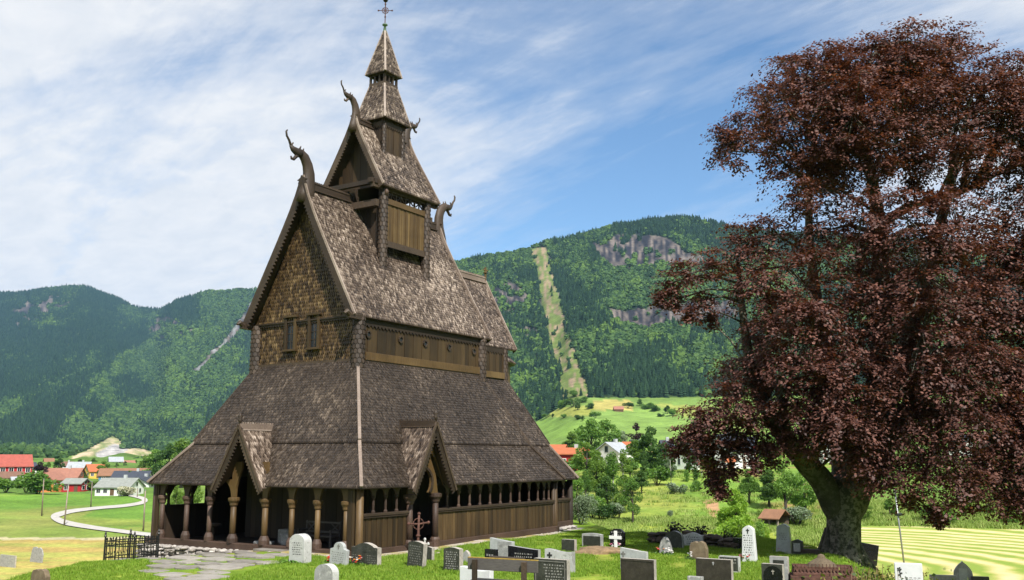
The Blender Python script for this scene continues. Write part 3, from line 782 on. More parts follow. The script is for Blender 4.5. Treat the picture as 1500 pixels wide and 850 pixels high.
c.beam((5.15, MB_ - 1.7, 15.16), (5.15, MB_ + 1.7, 15.16), .2, .2); c.beam((5.4, MB_ - S, 14.25), (5.4, MB_ + S, 14.25), .2, .3); c.beam((5.55, MB_, 14.3), (5.55, MB_, 15.1), .28, .24, (1, 0, 0)); c.beam((9.3, MB_ - S, 14.25), (9.3, MB_ + S, 14.25), .2, .3)
for y in (MB_ - S + .05, MB_ + S - .05): c.beam((4.9, y, 15.18), (5.5, y, 15.18), .24, .2)
c.build('tie_beam', M['timber'], CH)
c = MB(); c.tube([(TA - S - .02, MB_ - S - .1, 14.62), (TA - S - .06, MB_ - S - .24, 14.8), (TA - S - .04, MB_ - S - .14, 14.95)], [.1, .1, .05], 8); c.build('carved_knob', M['timber_red'], CH, True)
TZ = 18.3
gable_roof('turret_roof', 5.35, 9.5, 5.42, 9.3, 1.86, 15.02, TZ, M['shingle_grey'], flare=.35, bw=.26, teeth=.14)
c = MB()
planks(c, (5.95, MB_ - 1.5), (5.95, MB_ + 1.5), 15.2, 15.21, (-1, 0), .2, .05)
n_ = 14
for kk in range(n_):
    y0 = MB_ - 1.5 + kk * 3 / n_; y1 = y0 + 3 / n_ - .006; zt_ = TZ - .25 - abs((y0 + y1) / 2 - MB_) * 1.76
    c.box((5.95 - R.uniform(0, .015), y0, 15.2), (6.0, y1, max(15.3, zt_)))
c.build('gable_wall', M['plank_brown'], CH)
c = MB(); c.prism([(9.0, MB_ - 1.6, 15.2), (9.0, MB_ + 1.6, 15.2), (9.0, MB_, TZ - .2)], (.05, 0, 0)); c.build('gable_wall', M['plank_brown'], CH)
ridge(5.6, 6.7, TZ - .03, .24); ridge(8.2, 9.3, TZ - .03, .24)
dragon('dragon_neck', 5.4, TZ - .1, 1, .75, CH); dragon('dragon_neck', 9.4, TZ - .05, -1, .72, CH)
# ---- belfry, spire skirt, cap and finial
BA = 7.42; s = .68
for (a, b) in ((BA - s, MB_ - s), (BA + s, MB_ - s), (BA - s, MB_ + s), (BA + s, MB_ + s)):
    c = MB(); scaled_post(c, a, b, 16.4, 18.8, .1, 8, .15); c.build('belfry_post', M['timber'], CH)
for (nx, ny) in ((-1, 0), (1, 0), (0, -1), (0, 1)):
    c = MB(); t_ = Vector((-ny, nx, 0)); ctr = Vector((BA + nx * (s - .02), MB_ + ny * (s - .02), 0)); p0 = ctr - t_ * (s - .08); p1 = ctr + t_ * (s - .08)
    planks(c, (p0.x, p0.y), (p1.x, p1.y), 17.1 if ny else 17.6, 18.8, (nx, ny), .2, .04)
    wl = c.build('belfry_wall', M['plank_dark' if nx else 'plank_brown'], CH)
    o_ = Vector((nx, ny, 0)) * .09
    c = MB(); zigzag(c, [p0 + o_ + Vector((0, 0, 18.6)), p1 + o_ + Vector((0, 0, 18.6))], (0, 0, -1), .32, .14, (nx * -.03, ny * -.03, 0), .4); c.build('fringe_board', M['timber'], wl)
def pyramid(name, s0, z0, s1, z1, mat, w, h, parent=CH):
    c = MB()
    for (nx, ny) in ((-1, 0), (1, 0), (0, -1), (0, 1)):
        t_ = Vector((-ny, nx, 0)); n_ = Vector((nx, ny, 0)); ctr = Vector((BA, MB_, 0))
        poly = [ctr + n_ * s0 - t_ * s0 + Vector((0, 0, z0)), ctr + n_ * s0 + t_ * s0 + Vector((0, 0, z0)), ctr + n_ * s1 + t_ * s1 + Vector((0, 0, z1)), ctr + n_ * s1 - t_ * s1 + Vector((0, 0, z1))]
        nn = (n_ * (z1 - z0) + Vector((0, 0, s0 - s1))).normalized(); slab(c, poly, nn, .05, .2); shingles(c, poly, nn, (0, 0, -1), w, h, .02, .9)
    o = c.build(name, mat, parent)
    for sx in (-1, 1):
        for sy in (-1, 1):
            c = MB(); c.beam((BA + sx * s0, MB_ + sy * s0, z0 + .02), (BA + sx * s1, MB_ + sy * s1, z1 + .02), .09, .06, c=.6); c.build('hip_board', M['timber_pale'], o)
    return o
pyramid('spire_skirt', .95, 18.68, .47, 20.55, M['shingle_grey'], .1, .115)
c = MB(); 
for (nx, ny) in ((-1, 0), (1, 0), (0, -1), (0, 1)):
    for t in (-.42, -.14, .14, .42):
        x = BA + nx * .44 + (t if ny else 0); y = MB_ + ny * .44 + (t if nx else 0); c.beam((x, y, 20.5), (x, y, 21.3), .09, .09, (1, 0, 0))
    tx = abs(ny) * .48; ty = abs(nx) * .48
    c.beam((BA + nx * .46 - tx, MB_ + ny * .46 - ty, 20.62), (BA + nx * .46 + tx, MB_ + ny * .46 + ty, 20.62), .06, .16)
    c.beam((BA + nx * .46 - tx, MB_ + ny * .46 - ty, 21.16), (BA + nx * .46 + tx, MB_ + ny * .46 + ty, 21.16), .06, .2)
c.build('lantern', M['timber'], CH)
c = MB(); c.box((BA - .3, MB_ - .3, 20.45), (BA + .3, MB_ + .3, 20.6)); c.build('lantern_floor', M['plank_dark'], CH)
pyramid('spire_cap', .62, 21.12, .05, 23.45, M['shingle_grey'], .09, .105)
c = MB(); c.lathe(BA, MB_, [(.13, 23.15), (.085, 23.5), (.05, 23.75), (.13, 23.78), (.13, 23.83), (.03, 23.86)], 10)
fc = c.build('spire_finial', M['copper'], CH, True)
c = MB(); c.tube([(BA, MB_, 23.8), (BA, MB_, 25.35)], .025, 6)
dx = Vector((.54, -.84, 0)).normalized()   # the cross faces the churchyard
cz = 24.55
for kk in range(16):
    t0, t1 = 2 * PI * kk / 16, 2 * PI * (kk + 1) / 16
    c.beam(Vector((BA, MB_, cz)) + dx * .15 * math.cos(t0) + Vector((0, 0, .15 * math.sin(t0))), Vector((BA, MB_, cz)) + dx * .15 * math.cos(t1) + Vector((0, 0, .15 * math.sin(t1))), .03, .03, dx.cross(Vector((0, 0, 1))))
for kk in range(8):
    t = PI * kk / 4; e_ = .33 if kk % 2 == 0 else .17; d_ = dx * math.cos(t) + Vector((0, 0, math.sin(t))); c.tube([Vector((BA, MB_, cz)) + d_ * .03, Vector((BA, MB_, cz)) + d_ * e_], .018, 6)
    if kk % 2 == 0: c.blob(Vector((BA, MB_, cz)) + d_ * e_, (.05, .05, .05), kk, .1, 1)
c.build('cross', M['rust'], fc)
c = MB(); c.blob((BA, MB_, 25.1), (.12, .12, .12), 3, .02, 2); c.tube([Vector((BA, MB_, 25.3)), Vector((BA, MB_, 25.6))], .03, 6)
c.tube([Vector((BA, MB_, 25.4)) - dx * .3, Vector((BA, MB_, 25.42)) + dx * .3], [.03, .05], 6, ((0, 1, 0), .4)); c.build('weathervane', M['iron'], fc, True)

# ---- chancel and apse
c = MB(); planks(c, (11.6, 3.45), (14.5, 3.45), ZT - .1, 8.6, (0, -1), .3, .05); planks(c, (11.6, W - 3.45), (14.5, W - 3.45), ZT - .1, 8.6, (0, 1), .3, .05); planks(c, (14.5, 3.5), (14.5, W - 3.5), ZT - .1, 8.7, (1, 0), .3, .05)
c.prism([(14.5, 3.45, 8.6), (14.5, W - 3.45, 8.6), (14.5, MB_, 12.3)], (.05, 0, 0)); c.build('chancel_wall', M['plank_brown'], CH)
c = MB(); c.box((11.9, 3.3, ZT + .12), (14.3, 3.39, ZT + .42)); c.build('wall_beam', M['plank_gold'], CH)
c = MB(); zigzag(c, [(11.8, 3.36, 8.6), (14.4, 3.36, 8.6)], (0, 0, -1), .4, .22, (0, .04, 0), .3); c.build('fringe_board', M['plank_dark'], CH)
c = MB(); scaled_post(c, 14.5, 3.5, ZT - .3, 8.6, .2, 10, .19); c.build('chancel_post', M['timber'], CH)
c = MB(); scaled_post(c, 14.5, W - 3.5, ZT - .3, 8.6, .2, 10, .19); c.build('chancel_post', M['timber'], CH)
gable_roof('chancel_roof', 11.7, 15.4, 11.7, 16.2, 2.45, 8.55, 12.4, M['shingle_grey'], flare=.05, bw=.25, w=.1, h=.12)
ridge(12.2, 16.1, 12.4, .3, 'timber_pale')
c = MB(); c.lathe(16.2, MB_, [(.06, 12.4), (.06, 12.95), (.14, 13.0), (.06, 13.06), (.06, 13.3), (.02, 13.32)], 8); c.beam((16.0, MB_, 13.15), (16.4, MB_, 13.15), .07, .07); c.build('gable_cross', M['timber_gold'], CH)
ap = MB(); n_ = 12; ax, ay, ar = 14.6, MB_, 2.2
for kk in range(n_):
    t0 = -PI / 2 + PI * kk / n_; t1 = -PI / 2 + PI * (kk + 1) / n_
    ap.prism([(ax + ar * math.cos(t0), ay + ar * math.sin(t0), 5.0), (ax + ar * math.cos(t1), ay + ar * math.sin(t1), 5.0), (ax + ar * math.cos(t1), ay + ar * math.sin(t1), 8.0), (ax + ar * math.cos(t0), ay + ar * math.sin(t0), 8.0)], (-.06 * math.cos(t0), -.06 * math.sin(t0), 0))
ap.build('apse_wall', M['timber_gold'], CH)
ap = MB(); rr_ = ar + .3
for kk in range(n_):
    t0 = -PI / 2 + PI * kk / n_; t1 = -PI / 2 + PI * (kk + 1) / n_
    poly = [(ax + rr_ * math.cos(t0), ay + rr_ * math.sin(t0), 7.9), (ax + rr_ * math.cos(t1), ay + rr_ * math.sin(t1), 7.9), (ax + .4 * math.cos(t1), ay + .4 * math.sin(t1), 10.0), (ax + .4 * math.cos(t0), ay + .4 * math.sin(t0), 10.0)]
    tm = (t0 + t1) / 2; nn = nrm(poly[0], poly[1], poly[2]); nn = nn if nn.z > 0 else -nn; slab(ap, poly, nn, .06, .2); shingles(ap, poly, nn, (0, 0, -1), .1, .125)
ap.build('apse_roof', M['shingle_grey'], CH)
# =================================================================== GROUND
def inpoly(u, v, poly):
    r = np.zeros(u.shape, bool); n = len(poly)
    for i in range(n):
        (x0, y0), (x1, y1) = poly[i], poly[(i + 1) % n]
        c = ((y0 > v) != (y1 > v)); xx = (x1 - x0) * (v - y0) / ((y1 - y0) if y1 != y0 else 1e-9) + x0
        r ^= c & (u < xx)
    return r
QUARRY = [(92, 676), (118, 664), (150, 645), (163, 638), (182, 650), (176, 658), (205, 657), (230, 664), (215, 676), (150, 682)]
STREAM = [(366, 428), (374, 430), (366, 452), (352, 470), (340, 487), (322, 506), (306, 520), (296, 533), (282, 547), (274, 546), (290, 530), (302, 512), (314, 505), (334, 478), (348, 460), (358, 440)]
CLIFF1 = [(868, 356), (900, 347), (940, 342), (972, 345), (1000, 356), (1012, 368), (1045, 378), (1040, 392), (1000, 388), (968, 386), (930, 395), (905, 392), (885, 378)]
CLIFF2 = [(890, 452), (930, 455), (965, 450), (1000, 446), (1085, 436), (1090, 470), (1030, 478), (985, 474), (960, 484), (935, 476), (910, 474)]
CLIFF3 = [(720, 415), (748, 408), (772, 430), (765, 452), (738, 470), (722, 450)]
CLIFF4 = [(755, 480), (790, 482), (795, 496), (762, 494)]
CLIFF5 = [(20, 440), (60, 428), (100, 432), (110, 442), (60, 452), (30, 470), (0, 478), (0, 458)]
CLIFF6 = [(180, 478), (215, 466), (262, 470), (285, 482), (250, 492), (200, 500)]
CLEAR = [(777, 364), (802, 362), (809, 385), (821, 430), (832, 478), (847, 525), (871, 586), (824, 590), (817, 540), (803, 500), (795, 450), (785, 400)]
FIELDS = [  # polygon in the photograph, colour of the crop
    ([(780, 572), (835, 572), (830, 584), (780, 600)], (.16, .24, .05)),
    ([(780, 592), (800, 580), (815, 590), (812, 598), (782, 600)], (.33, .27, .13)),
    ([(868, 586), (925, 586), (932, 602), (872, 600)], (.36, .32, .10)),
    ([(812, 600), (870, 592), (868, 610), (800, 612)], (.28, .31, .07)),
    ([(785, 616), (870, 612), (866, 640), (790, 644)], (.15, .25, .05)),
    ([(872, 600), (1000, 602), (1022, 625), (1000, 645), (868, 645)], (.16, .255, .06)),
    ([(960, 592), (1030, 595), (1060, 612), (1010, 612)], (.25, .29, .07)),
    ([(1025, 590), (1120, 600), (1110, 650), (1020, 640)], (.2, .27, .07)),
]
def forest_mask(u, v, r):
    """where the far slopes carry trees"""
    r0 = np.interp(u, M_U, M_R0)
    m = r > r0 * 1.0
    wob = (fbm(u * .06, v * .06) - .5) * 18
    brk = fbm(u * .11 + 3, v * .16, 4)
    for p, th in ((CLIFF1, .31), (CLIFF2, .27), (CLIFF3, .5), (CLIFF4, .5), (CLIFF5, .53), (CLIFF6, .54)): m &= ~(inpoly(u + wob, v + wob * .7, p) & (brk > th))
    m &= ~(inpoly(u + wob * .7 + (fbm(u * .3, v * .25) - .5) * 14, v, CLEAR) & (fbm(u * .4, v * .3) < .77)); m &= ~inpoly(u, v, QUARRY); m &= ~inpoly(u + wob * .3, v + wob * .2, STREAM)
    return m

def ground_col(x, y, z):
    r = np.hypot(x, y); u = u_of(x, np.maximum(y, .01)); v = v_of(x, y, z)
    n1 = fbm(x * .08, y * .08); n2 = fbm(x * .9, y * .9, 3); n3 = fbm(x * .02 + 5, y * .02, 3)
    c = np.zeros(x.shape + (3,))
    def put(m, col, var=.0, nz=n1):
        k = (1 + var * (nz - .5) * 2)[..., None]; c[m] = (np.array(col) * k)[m] if True else 0
    re = np.interp(u, LE_U, LE_R)
    put(np.ones(r.shape, bool), (.15, .235, .045), .35)
    # rougher, drier grass on the middle bank
    bank = (r > re + 2) & (u > 840) & (u < 1230) & (r < 330)
    t = np.clip((fbm(x * .06 + 2, y * .05, 4) - .48) * 5, 0, 1)[..., None]
    t2 = np.clip((fbm(x * .11 + 20, y * .04, 4) - .56) * 7, 0, 1)[..., None]
    cb = np.array((.15, .26, .04)) * (1 - t) + np.array((.25, .28, .06)) * t
    cb = cb * (1 - t2) + np.array((.27, .17, .08)) * t2
    c[bank] = cb[bank]
    m = bank & (r > 92) & (r < 114); put(m, (.27, .32, .05), .4)
    m = inpoly(u, v, [(1028, 735), (1046, 728), (1052, 748), (1062, 765), (1040, 760)]); put(m, (.36, .22, .12), .2)
    # left fields
    lf = (u < 235) & (r > 42)
    k = np.clip((fbm(x * .02, y * .05 + 8, 4) - .4) * 4, 0, 1)[..., None]
    cl = np.array((.12, .23, .035)) * (1 - k) + np.array((.2, .25, .055)) * k
    k2 = np.clip((fbm(x * .035 + 40, y * .012, 3) - .5) * 5, 0, 1)[..., None]
    cl = cl * (1 - k2 * .6) + np.array((.3, .27, .09)) * k2 * .6
    m = lf & (v > 724); c[m] = cl[m]
    m = lf & (v > 791 + (n1 - .5) * 4) & (r > 80); hs = np.clip((fbm(x * .05, y * .5, 3) - .35) * 3, 0, 1)[..., None]; ch = np.array((.36, .27, .09)) * hs + np.array((.3, .31, .08)) * (1 - hs); c[m] = ch[m]
    m = lf & (v > 787.5) & (v < 791); put(m, (.4, .36, .22), .1)
    m = (u < 235) & (v <= 724) & (r > 42); put(m, (.1, .18, .035), .4)
    m = inpoly(u, v, [(150, 745), (215, 737), (215, 772), (140, 776), (110, 765)]); k3 = np.clip((n3 - .4) * 4, 0, 1)[..., None]; cc = np.array((.12, .23, .035)) * (1 - k3) + np.array((.28, .27, .07)) * k3; c[m] = cc[m]
    # lawn of the churchyard
    g = np.clip((fbm(x * .7 + 9, y * .7, 4) - .47) * 6, 0, 1)[..., None] * .9
    lw = np.array((.15, .245, .025)) * (1 - g) + np.array((.23, .265, .045)) * g
    m = r < re + 3; c[m] = lw[m]
    # valley beyond the right-hand meadow
    m = (u > 1235) & (r > 94) & (r < 400); put(m, (.11, .19, .035), .5)
    # hillside fields
    m = (r > 420) & (r < 1000) & (u > 640); put(m, (.15, .24, .055), .25, n3)
    wb = (fbm(u * .05, v * .05) - .5) * 6
    for p, col in FIELDS:
        m = inpoly(u + wb, v + wb * .4, p) & (r > 350) & (r < 1000); put(m, col, .18, n3)
    # forest floor, rock, clearing, quarry
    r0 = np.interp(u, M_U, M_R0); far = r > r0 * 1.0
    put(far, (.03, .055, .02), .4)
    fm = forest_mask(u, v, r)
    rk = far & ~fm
    s = np.clip((fbm(u * .33, v * .09, 4) - .4) * 3.4, 0, 1)[..., None]
    crk = np.array((.02, .021, .028)) * (1 - s) + np.array((.165, .14, .125)) * s; c[rk] = crk[rk]
    m = far & inpoly(u, v, CLEAR); s = np.clip((fbm(u * .3, v * .14 + 3, 4) - .5) * 6, 0, 1)[..., None]
    cc = np.array((.115, .16, .042)) * (1 - s) + np.array((.25, .185, .125)) * s; c[m] = cc[m]
    m = (r > 900) & inpoly(u, v, QUARRY); s = np.clip((fbm(u * .09 + v * .1, v * .2, 4) - .36) * 4, 0, 1)[..., None]
    cc = np.array((.16, .2, .07)) * (1 - s) + np.array((.5, .4, .28)) * s; c[m] = cc[m]
    m = m & inpoly(u, v, [(140, 664), (165, 650), (190, 655), (175, 672), (140, 676)]); put(m, (.33, .32, .32), .5, fbm(u * .3, v * .3))
    m = far & inpoly(u, v, STREAM) & (fbm(u * .3, v * .1) > .5); put(m, (.2, .2, .205), .5)
    return np.clip(c, 0, 1), r, u, v

az_f = np.radians(np.arange(-33.5, 33.5, .145)); az_o = np.radians(np.concatenate([np.arange(33.5, 180, 2.5), np.arange(-180, -33.5, 2.5)]))
AZ = np.concatenate([az_f, np.sort(np.mod(az_o, 2 * PI))])
RR = np.concatenate([np.arange(1.5, 20, 1.5), np.arange(20, 62, .42), np.geomspace(62, 850, 210), np.geomspace(856, 1990, 125), np.geomspace(2000, 4800, 85), [5200, 5800, 6500, 7200]])
na, nr_ = len(AZ), len(RR)
gx = np.sin(AZ)[None, :] * RR[:, None]; gy = np.cos(AZ)[None, :] * RR[:, None]
gz = height(gx, gy)
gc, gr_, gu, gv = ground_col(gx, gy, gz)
me = bpy.data.meshes.new('ground')
co = np.stack([gx, gy, gz], -1).reshape(-1, 3); co = np.concatenate([co, [[0, 0, hz(0, .1)]]])
ii = np.arange(nr_ - 1)[:, None] * na; jj = np.arange(na)[None, :]; j2 = (jj + 1) % na
fc_ = np.stack([ii + jj, ii + j2, ii + na + j2, ii + na + jj], -1).reshape(-1, 4)[:, ::-1]
tri = np.stack([np.full(na, nr_ * na), (np.arange(na) + 1) % na, np.arange(na)], -1)[:, ::-1]
nq, ntri = len(fc_), len(tri)
me.vertices.add(len(co)); me.loops.add(nq * 4 + ntri * 3); me.polygons.add(nq + ntri)
me.vertices.foreach_set('co', co.reshape(-1).astype(np.float32))
me.loops.foreach_set('vertex_index', np.concatenate([fc_.reshape(-1), tri.reshape(-1)]).astype(np.int32))
me.polygons.foreach_set('loop_start', np.concatenate([np.arange(nq) * 4, nq * 4 + np.arange(ntri) * 3]).astype(np.int32))
me.polygons.foreach_set('use_smooth', np.ones(nq + ntri, dtype=bool))
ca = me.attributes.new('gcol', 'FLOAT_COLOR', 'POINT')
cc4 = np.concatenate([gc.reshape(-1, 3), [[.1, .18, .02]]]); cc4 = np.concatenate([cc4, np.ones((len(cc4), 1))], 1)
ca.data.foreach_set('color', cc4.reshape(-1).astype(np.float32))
me.update(calc_edges=True)
ground = bpy.data.objects.new('ground', me); COL.objects.link(ground); props(ground, kind='structure')
if me.polygons[nq // 2].normal.z < 0: me.flip_normals()
m, nt, bs = newmat('ground_turf')
gcn = nt.nodes.new('ShaderNodeVertexColor'); gcn.layer_name = 'gcol'
co_ = objco(nt)
a_ = noise(nt, co_, 1.6, 8, .72); b_ = noise(nt, co_, .09, 6, .65)
va = ramp(nt, a_, [(.28, (.55, .55, .55)), (.5, (1, 1, 1)), (.72, (1.45, 1.4, 1.3))])
vb = ramp(nt, b_, [(.3, (.8, .82, .8)), (.7, (1.2, 1.18, 1.15))])
d_ = noise(nt, co_, .035, 10, .78); vd = ramp(nt, d_, [(.32, (.62, .62, .62)), (.5, (1, 1, 1)), (.68, (1.4, 1.38, 1.35))])
c1 = mix(nt, 1., mix(nt, 1., gcn.outputs[0], va, 'MULTIPLY'), vd, 'MULTIPLY'); c2 = mix(nt, 1., c1, vb, 'MULTIPLY')
nt.links.new(c2, bs.inputs['Base Color']); bs.inputs['Roughness'].default_value = .95; bs.inputs['Specular IOR Level'].default_value = .1
bump(nt, bs, a_, .6, .12)
me.materials.append(m)

# draped sheets: mown hay meadow on the right, road on the left
def drape(name, poly_uv, mat, res_u, r0, r1, nrr, lift):
    """sheet over the terrain inside an image-space outline (sampled in azimuth / distance)"""
    us = np.arange(min(p[0] for p in poly_uv), max(p[0] for p in poly_uv) + res_u, res_u); rs = np.geomspace(r0, r1, nrr)
    az = np.arctan((us - 750) / F * CP); X = np.sin(az)[None] * rs[:, None]; Y = np.cos(az)[None] * rs[:, None]; Z = height(X, Y) + lift
    V = v_of(X, Y, Z); U = np.broadcast_to(us[None], V.shape)
    ins = inpoly(U, V, poly_uv); n, m_ = V.shape; vs = np.stack([X, Y, Z], -1).reshape(-1, 3)
    fs = []
    for i in range(n - 1):
        for j in range(m_ - 1):
            if ins[i, j] or ins[i + 1, j + 1]: fs.append((i * m_ + j, i * m_ + j + 1, (i + 1) * m_ + j + 1, (i + 1) * m_ + j))
    used = sorted({k for f in fs for k in f}); mp = {k: q for q, k in enumerate(used)}
    me = bpy.data.meshes.new(name); me.from_pydata([tuple(vs[k]) for k in used], [], [tuple(mp[k] for k in f) for f in fs])
    me.polygons.foreach_set('use_smooth', np.ones(len(me.polygons), dtype=bool)); me.materials.append(mat); me.update()
    o = bpy.data.objects.new(name, me); COL.objects.link(o); props(o, kind='structure'); return o

m, nt, bs = newmat('mown_hay')
co_ = objco(nt)
mp = nt.nodes.new('ShaderNodeMapping'); mp.inputs['Location'].default_value = (-15, -60, 0); nt.links.new(co_, mp.inputs[0])
wv = nt.nodes.new('ShaderNodeTexWave'); wv.wave_type = 'RINGS'; wv.rings_direction = 'Z'; wv.inputs['Scale'].default_value = .125; wv.inputs['Distortion'].default_value = 5.5; wv.inputs['Detail'].default_value = 4; wv.inputs['Detail Scale'].default_value = .8; wv.inputs['Detail Roughness'].default_value = .6
nt.links.new(mp.outputs[0], wv.inputs[0])
n_ = noise(nt, co_, 1.1, 8, .75); nb = noise(nt, co_, .1, 3, .5)
f_ = math_(nt, 'ADD', math_(nt, 'MULTIPLY', wv.outputs['Fac'], .58), math_(nt, 'MULTIPLY', n_, .46)); f_ = math_(nt, 'ADD', f_, math_(nt, 'MULTIPLY', math_(nt, 'SUBTRACT', nb, .5), .55))
c_ = ramp(nt, f_, [(.25, (.21, .29, .05)), (.45, (.34, .36, .095)), (.64, (.48, .43, .18)), (.85, (.57, .505, .27))])
nt.links.new(c_, bs.inputs['Base Color']); bs.inputs['Roughness'].default_value = .95; bs.inputs['Specular IOR Level'].default_value = .1; bump(nt, bs, f_, .5, .1)
drape('hay_meadow', [(1170, 790), (1215, 783), (1240, 776), (1262, 771.5), (1320, 766.5), (1500, 765), (1900, 768), (1900, 1200), (1100, 1200)], m, 4, 40, 94, 90, .03)
m, nt, bs = newmat('pale_asphalt'); n_ = noise(nt, objco(nt), .8, 5, .6); nt.links.new(ramp(nt, n_, [(.3, (.36, .34, .31)), (.7, (.48, .46, .42))]), bs.inputs['Base Color']); bs.inputs['Roughness'].default_value = .9
ROAD_C = [(186, 725.5, 1.5), (206, 730, 2.5), (212, 734, 3.2), (205, 738, 2.6), (180, 742, 2.4), (150, 744.5, 2.4), (122, 747.5, 2.7), (104, 750, 3.2), (90, 753.5, 3.8), (80, 757.5, 4.2), (84, 762, 4.2), (94, 766, 4.2), (112, 770, 3.8), (140, 774.5, 3.2), (170, 778.5, 3.0), (205, 783, 3.0), (250, 788, 3.)]
def cat(pts, n=8):
    out = []
    P = [np.array(p, float) for p in pts]
    for i in range(len(P) - 1):
        p0 = P[max(i - 1, 0)]; p1 = P[i]; p2 = P[i + 1]; p3 = P[min(i + 2, len(P) - 1)]
        for k in range(n):
            t = k / n; out.append(.5 * ((2 * p1) + (-p0 + p2) * t + (2 * p0 - 5 * p1 + 4 * p2 - p3) * t * t + (-p0 + 3 * p1 - 3 * p2 + p3) * t ** 3))
    out.append(P[-1]); return out
rc = cat(ROAD_C, 6); vs = []; fs = []
for k, (u_, v_, hw) in enumerate(rc):
    d_ = rc[min(k + 1, len(rc) - 1)][:2] - rc[max(k - 1, 0)][:2]; nn = np.array([-d_[1], d_[0]]); nn /= np.linalg.norm(nn)
    for sg in (-1, 0, 1):
        g = gp(u_ + nn[0] * hw * sg * 1.35, v_ + nn[1] * hw * sg * .85, 60, 600); vs.append((g.x, g.y, g.z + .14))
for k in range(len(rc) - 1):
    for q in (0, 1): a = 3 * k + q; fs.append((a, a + 1, a + 4, a + 3))
me = bpy.data.meshes.new('road'); me.from_pydata(vs, [], fs); me.materials.append(m); me.update()
if me.polygons[0].normal.z < 0: me.flip_normals()
o = bpy.data.objects.new('road', me); COL.objects.link(o); props(o, kind='structure')

# flagstone path before the west arcade
def pip(px, py, poly): return bool(inpoly(np.array([px]), np.array([py]), poly)[0])
PATH = [(205, 812), (290, 806), (370, 800), (440, 806), (440, 814), (400, 826), (372, 838), (340, 852), (320, 900), (190, 900), (240, 850), (232, 826), (215, 818)]
mb = MB(); gA = gp(300, 830)
e1_ = Vector((math.sin(math.radians(32.47)), math.cos(math.radians(32.47)), 0)); e2_ = Vector((-e1_.y, e1_.x, 0))
cells = []
y_ = -7.
while y_ < 7:
    hh = R.uniform(.7, 1.1); x_ = -9 + R.uniform(0, .6)
    while x_ < 9:
        ww = R.uniform(.9, 1.9); cells.append((x_, y_, ww, hh)); x_ += ww
    y_ += hh
for (x_, y_, ww, hh) in cells:
    c_ = gA + e1_ * (y_ + hh / 2) + e2_ * (x_ + ww / 2)
    zc = hz(c_.x, c_.y); pu = float(u_of(np.array([c_.x]), np.array([c_.y]))[0]); pv = float(v_of(np.array([c_.x]), np.array([c_.y]), np.array([zc]))[0])
    if not pip(pu, pv, PATH) or R.random() < .05: continue
    pts = []; n_ = R.choice((5, 6, 7))
    off = R.uniform(0, 6)
    for kk in range(9):
        t = 2 * PI * kk / 9 + off * .02; sx = abs(math.cos(t)) ** .55 * (1 if math.cos(t) > 0 else -1); sy = abs(math.sin(t)) ** .55 * (1 if math.sin(t) > 0 else -1)
        q_ = c_ + e2_ * sx * ww * R.uniform(.4, .485) + e1_ * sy * hh * R.uniform(.4, .485); pts.append((q_.x, q_.y, hz(q_.x, q_.y) - .03))
    top = max(p[2] for p in pts) + R.uniform(.05, .09)
    mb.prism([(p[0], p[1], zc - .05) for p in pts], (0, 0, .05 + R.uniform(.02, .05)))
o = mb.build('path', M['flag'], None, bevel=.012); props(o, kind='structure')
# gravel apron along the foot of the south wall
def church_pt(a, b, z=None):
    p = Vector((-5.255, 33.903, 0)) + e1_ * a + e2_ * b; p.z = hz(p.x, p.y) if z is None else z; return p
mb = MB()
for k in range(60):
    a = -.1 + k * .24; w0 = -.45 - .5 * max(0, math.sin(k * .21)) * R.uniform(.7, 1.2) - (.5 if 2.5 < a < 5 else 0)
    if k: mb.add([pa, pb, church_pt(a, w0) + Vector((0, 0, .012)), church_pt(a, .2) + Vector((0, 0, .012))], [(0, 1, 2, 3)])
    pa, pb = church_pt(a, .2) + Vector((0, 0, .012)), church_pt(a, w0) + Vector((0, 0, .012))
for k in range(70):
    b = 12.3 - k * .2
    if k: mb.add([pa, pb, church_pt(w0 if False else R.uniform(-.6, -.2), b) + Vector((0, 0, .012)), church_pt(.2, b) + Vector((0, 0, .012))], [(0, 1, 2, 3)])
    pa, pb = church_pt(.2, b) + Vector((0, 0, .012)), church_pt(R.uniform(-.6, -.2), b) + Vector((0, 0, .012))
m, nt, bs = newmat('sandy_gravel'); n_ = noise(nt, objco(nt), 9, 6, .75); nb = noise(nt, objco(nt), 1.3, 4, .6)
nt.links.new(mix(nt, ramp(nt, nb, [(.45, (0, 0, 0)), (.6, (1, 1, 1))]), ramp(nt, n_, [(.3, (.28, .24, .19)), (.7, (.55, .5, .43))]), (.3, .24, .07)), bs.inputs['Base Color']); bs.inputs['Roughness'].default_value = .95; bump(nt, bs, n_, .6, .02)
o = mb.build('gravel_strip', m); props(o, kind='structure')

# =================================================================== CAMERA, SKY, SUN
cam = bpy.data.cameras.new('camera'); co = bpy.data.objects.new('camera', cam); COL.objects.link(co)
co.location = (0, 0, HC); co.rotation_euler = (PI / 2 + PT, 0, 0); cam.sensor_width = 36; cam.lens = 36 * F / 1500; cam.clip_end = 30000; cam.clip_start = .2
SC.camera = co
SUN = Vector((.275, -.70, 0)).normalized() * math.cos(math.radians(48)) + Vector((0, 0, math.sin(math.radians(48))))
sd = bpy.data.lights.new('sun', 'SUN'); sd.energy = 5.0; sd.angle = math.radians(.53); sd.color = (1, .95, .87)
so = bpy.data.objects.new('sun', sd); COL.objects.link(so); so.rotation_euler = (-SUN).to_track_quat('-Z', 'Y').to_euler(); so.location = (0, 0, 60)
w = bpy.data.worlds.new('World'); SC.world = w; w.use_nodes = True; nt = w.node_tree; nt.nodes.clear()
out = nt.nodes.new('ShaderNodeOutputWorld'); bg = nt.nodes.new('ShaderNodeBackground'); nt.links.new(bg.outputs[0], out.inputs[0])
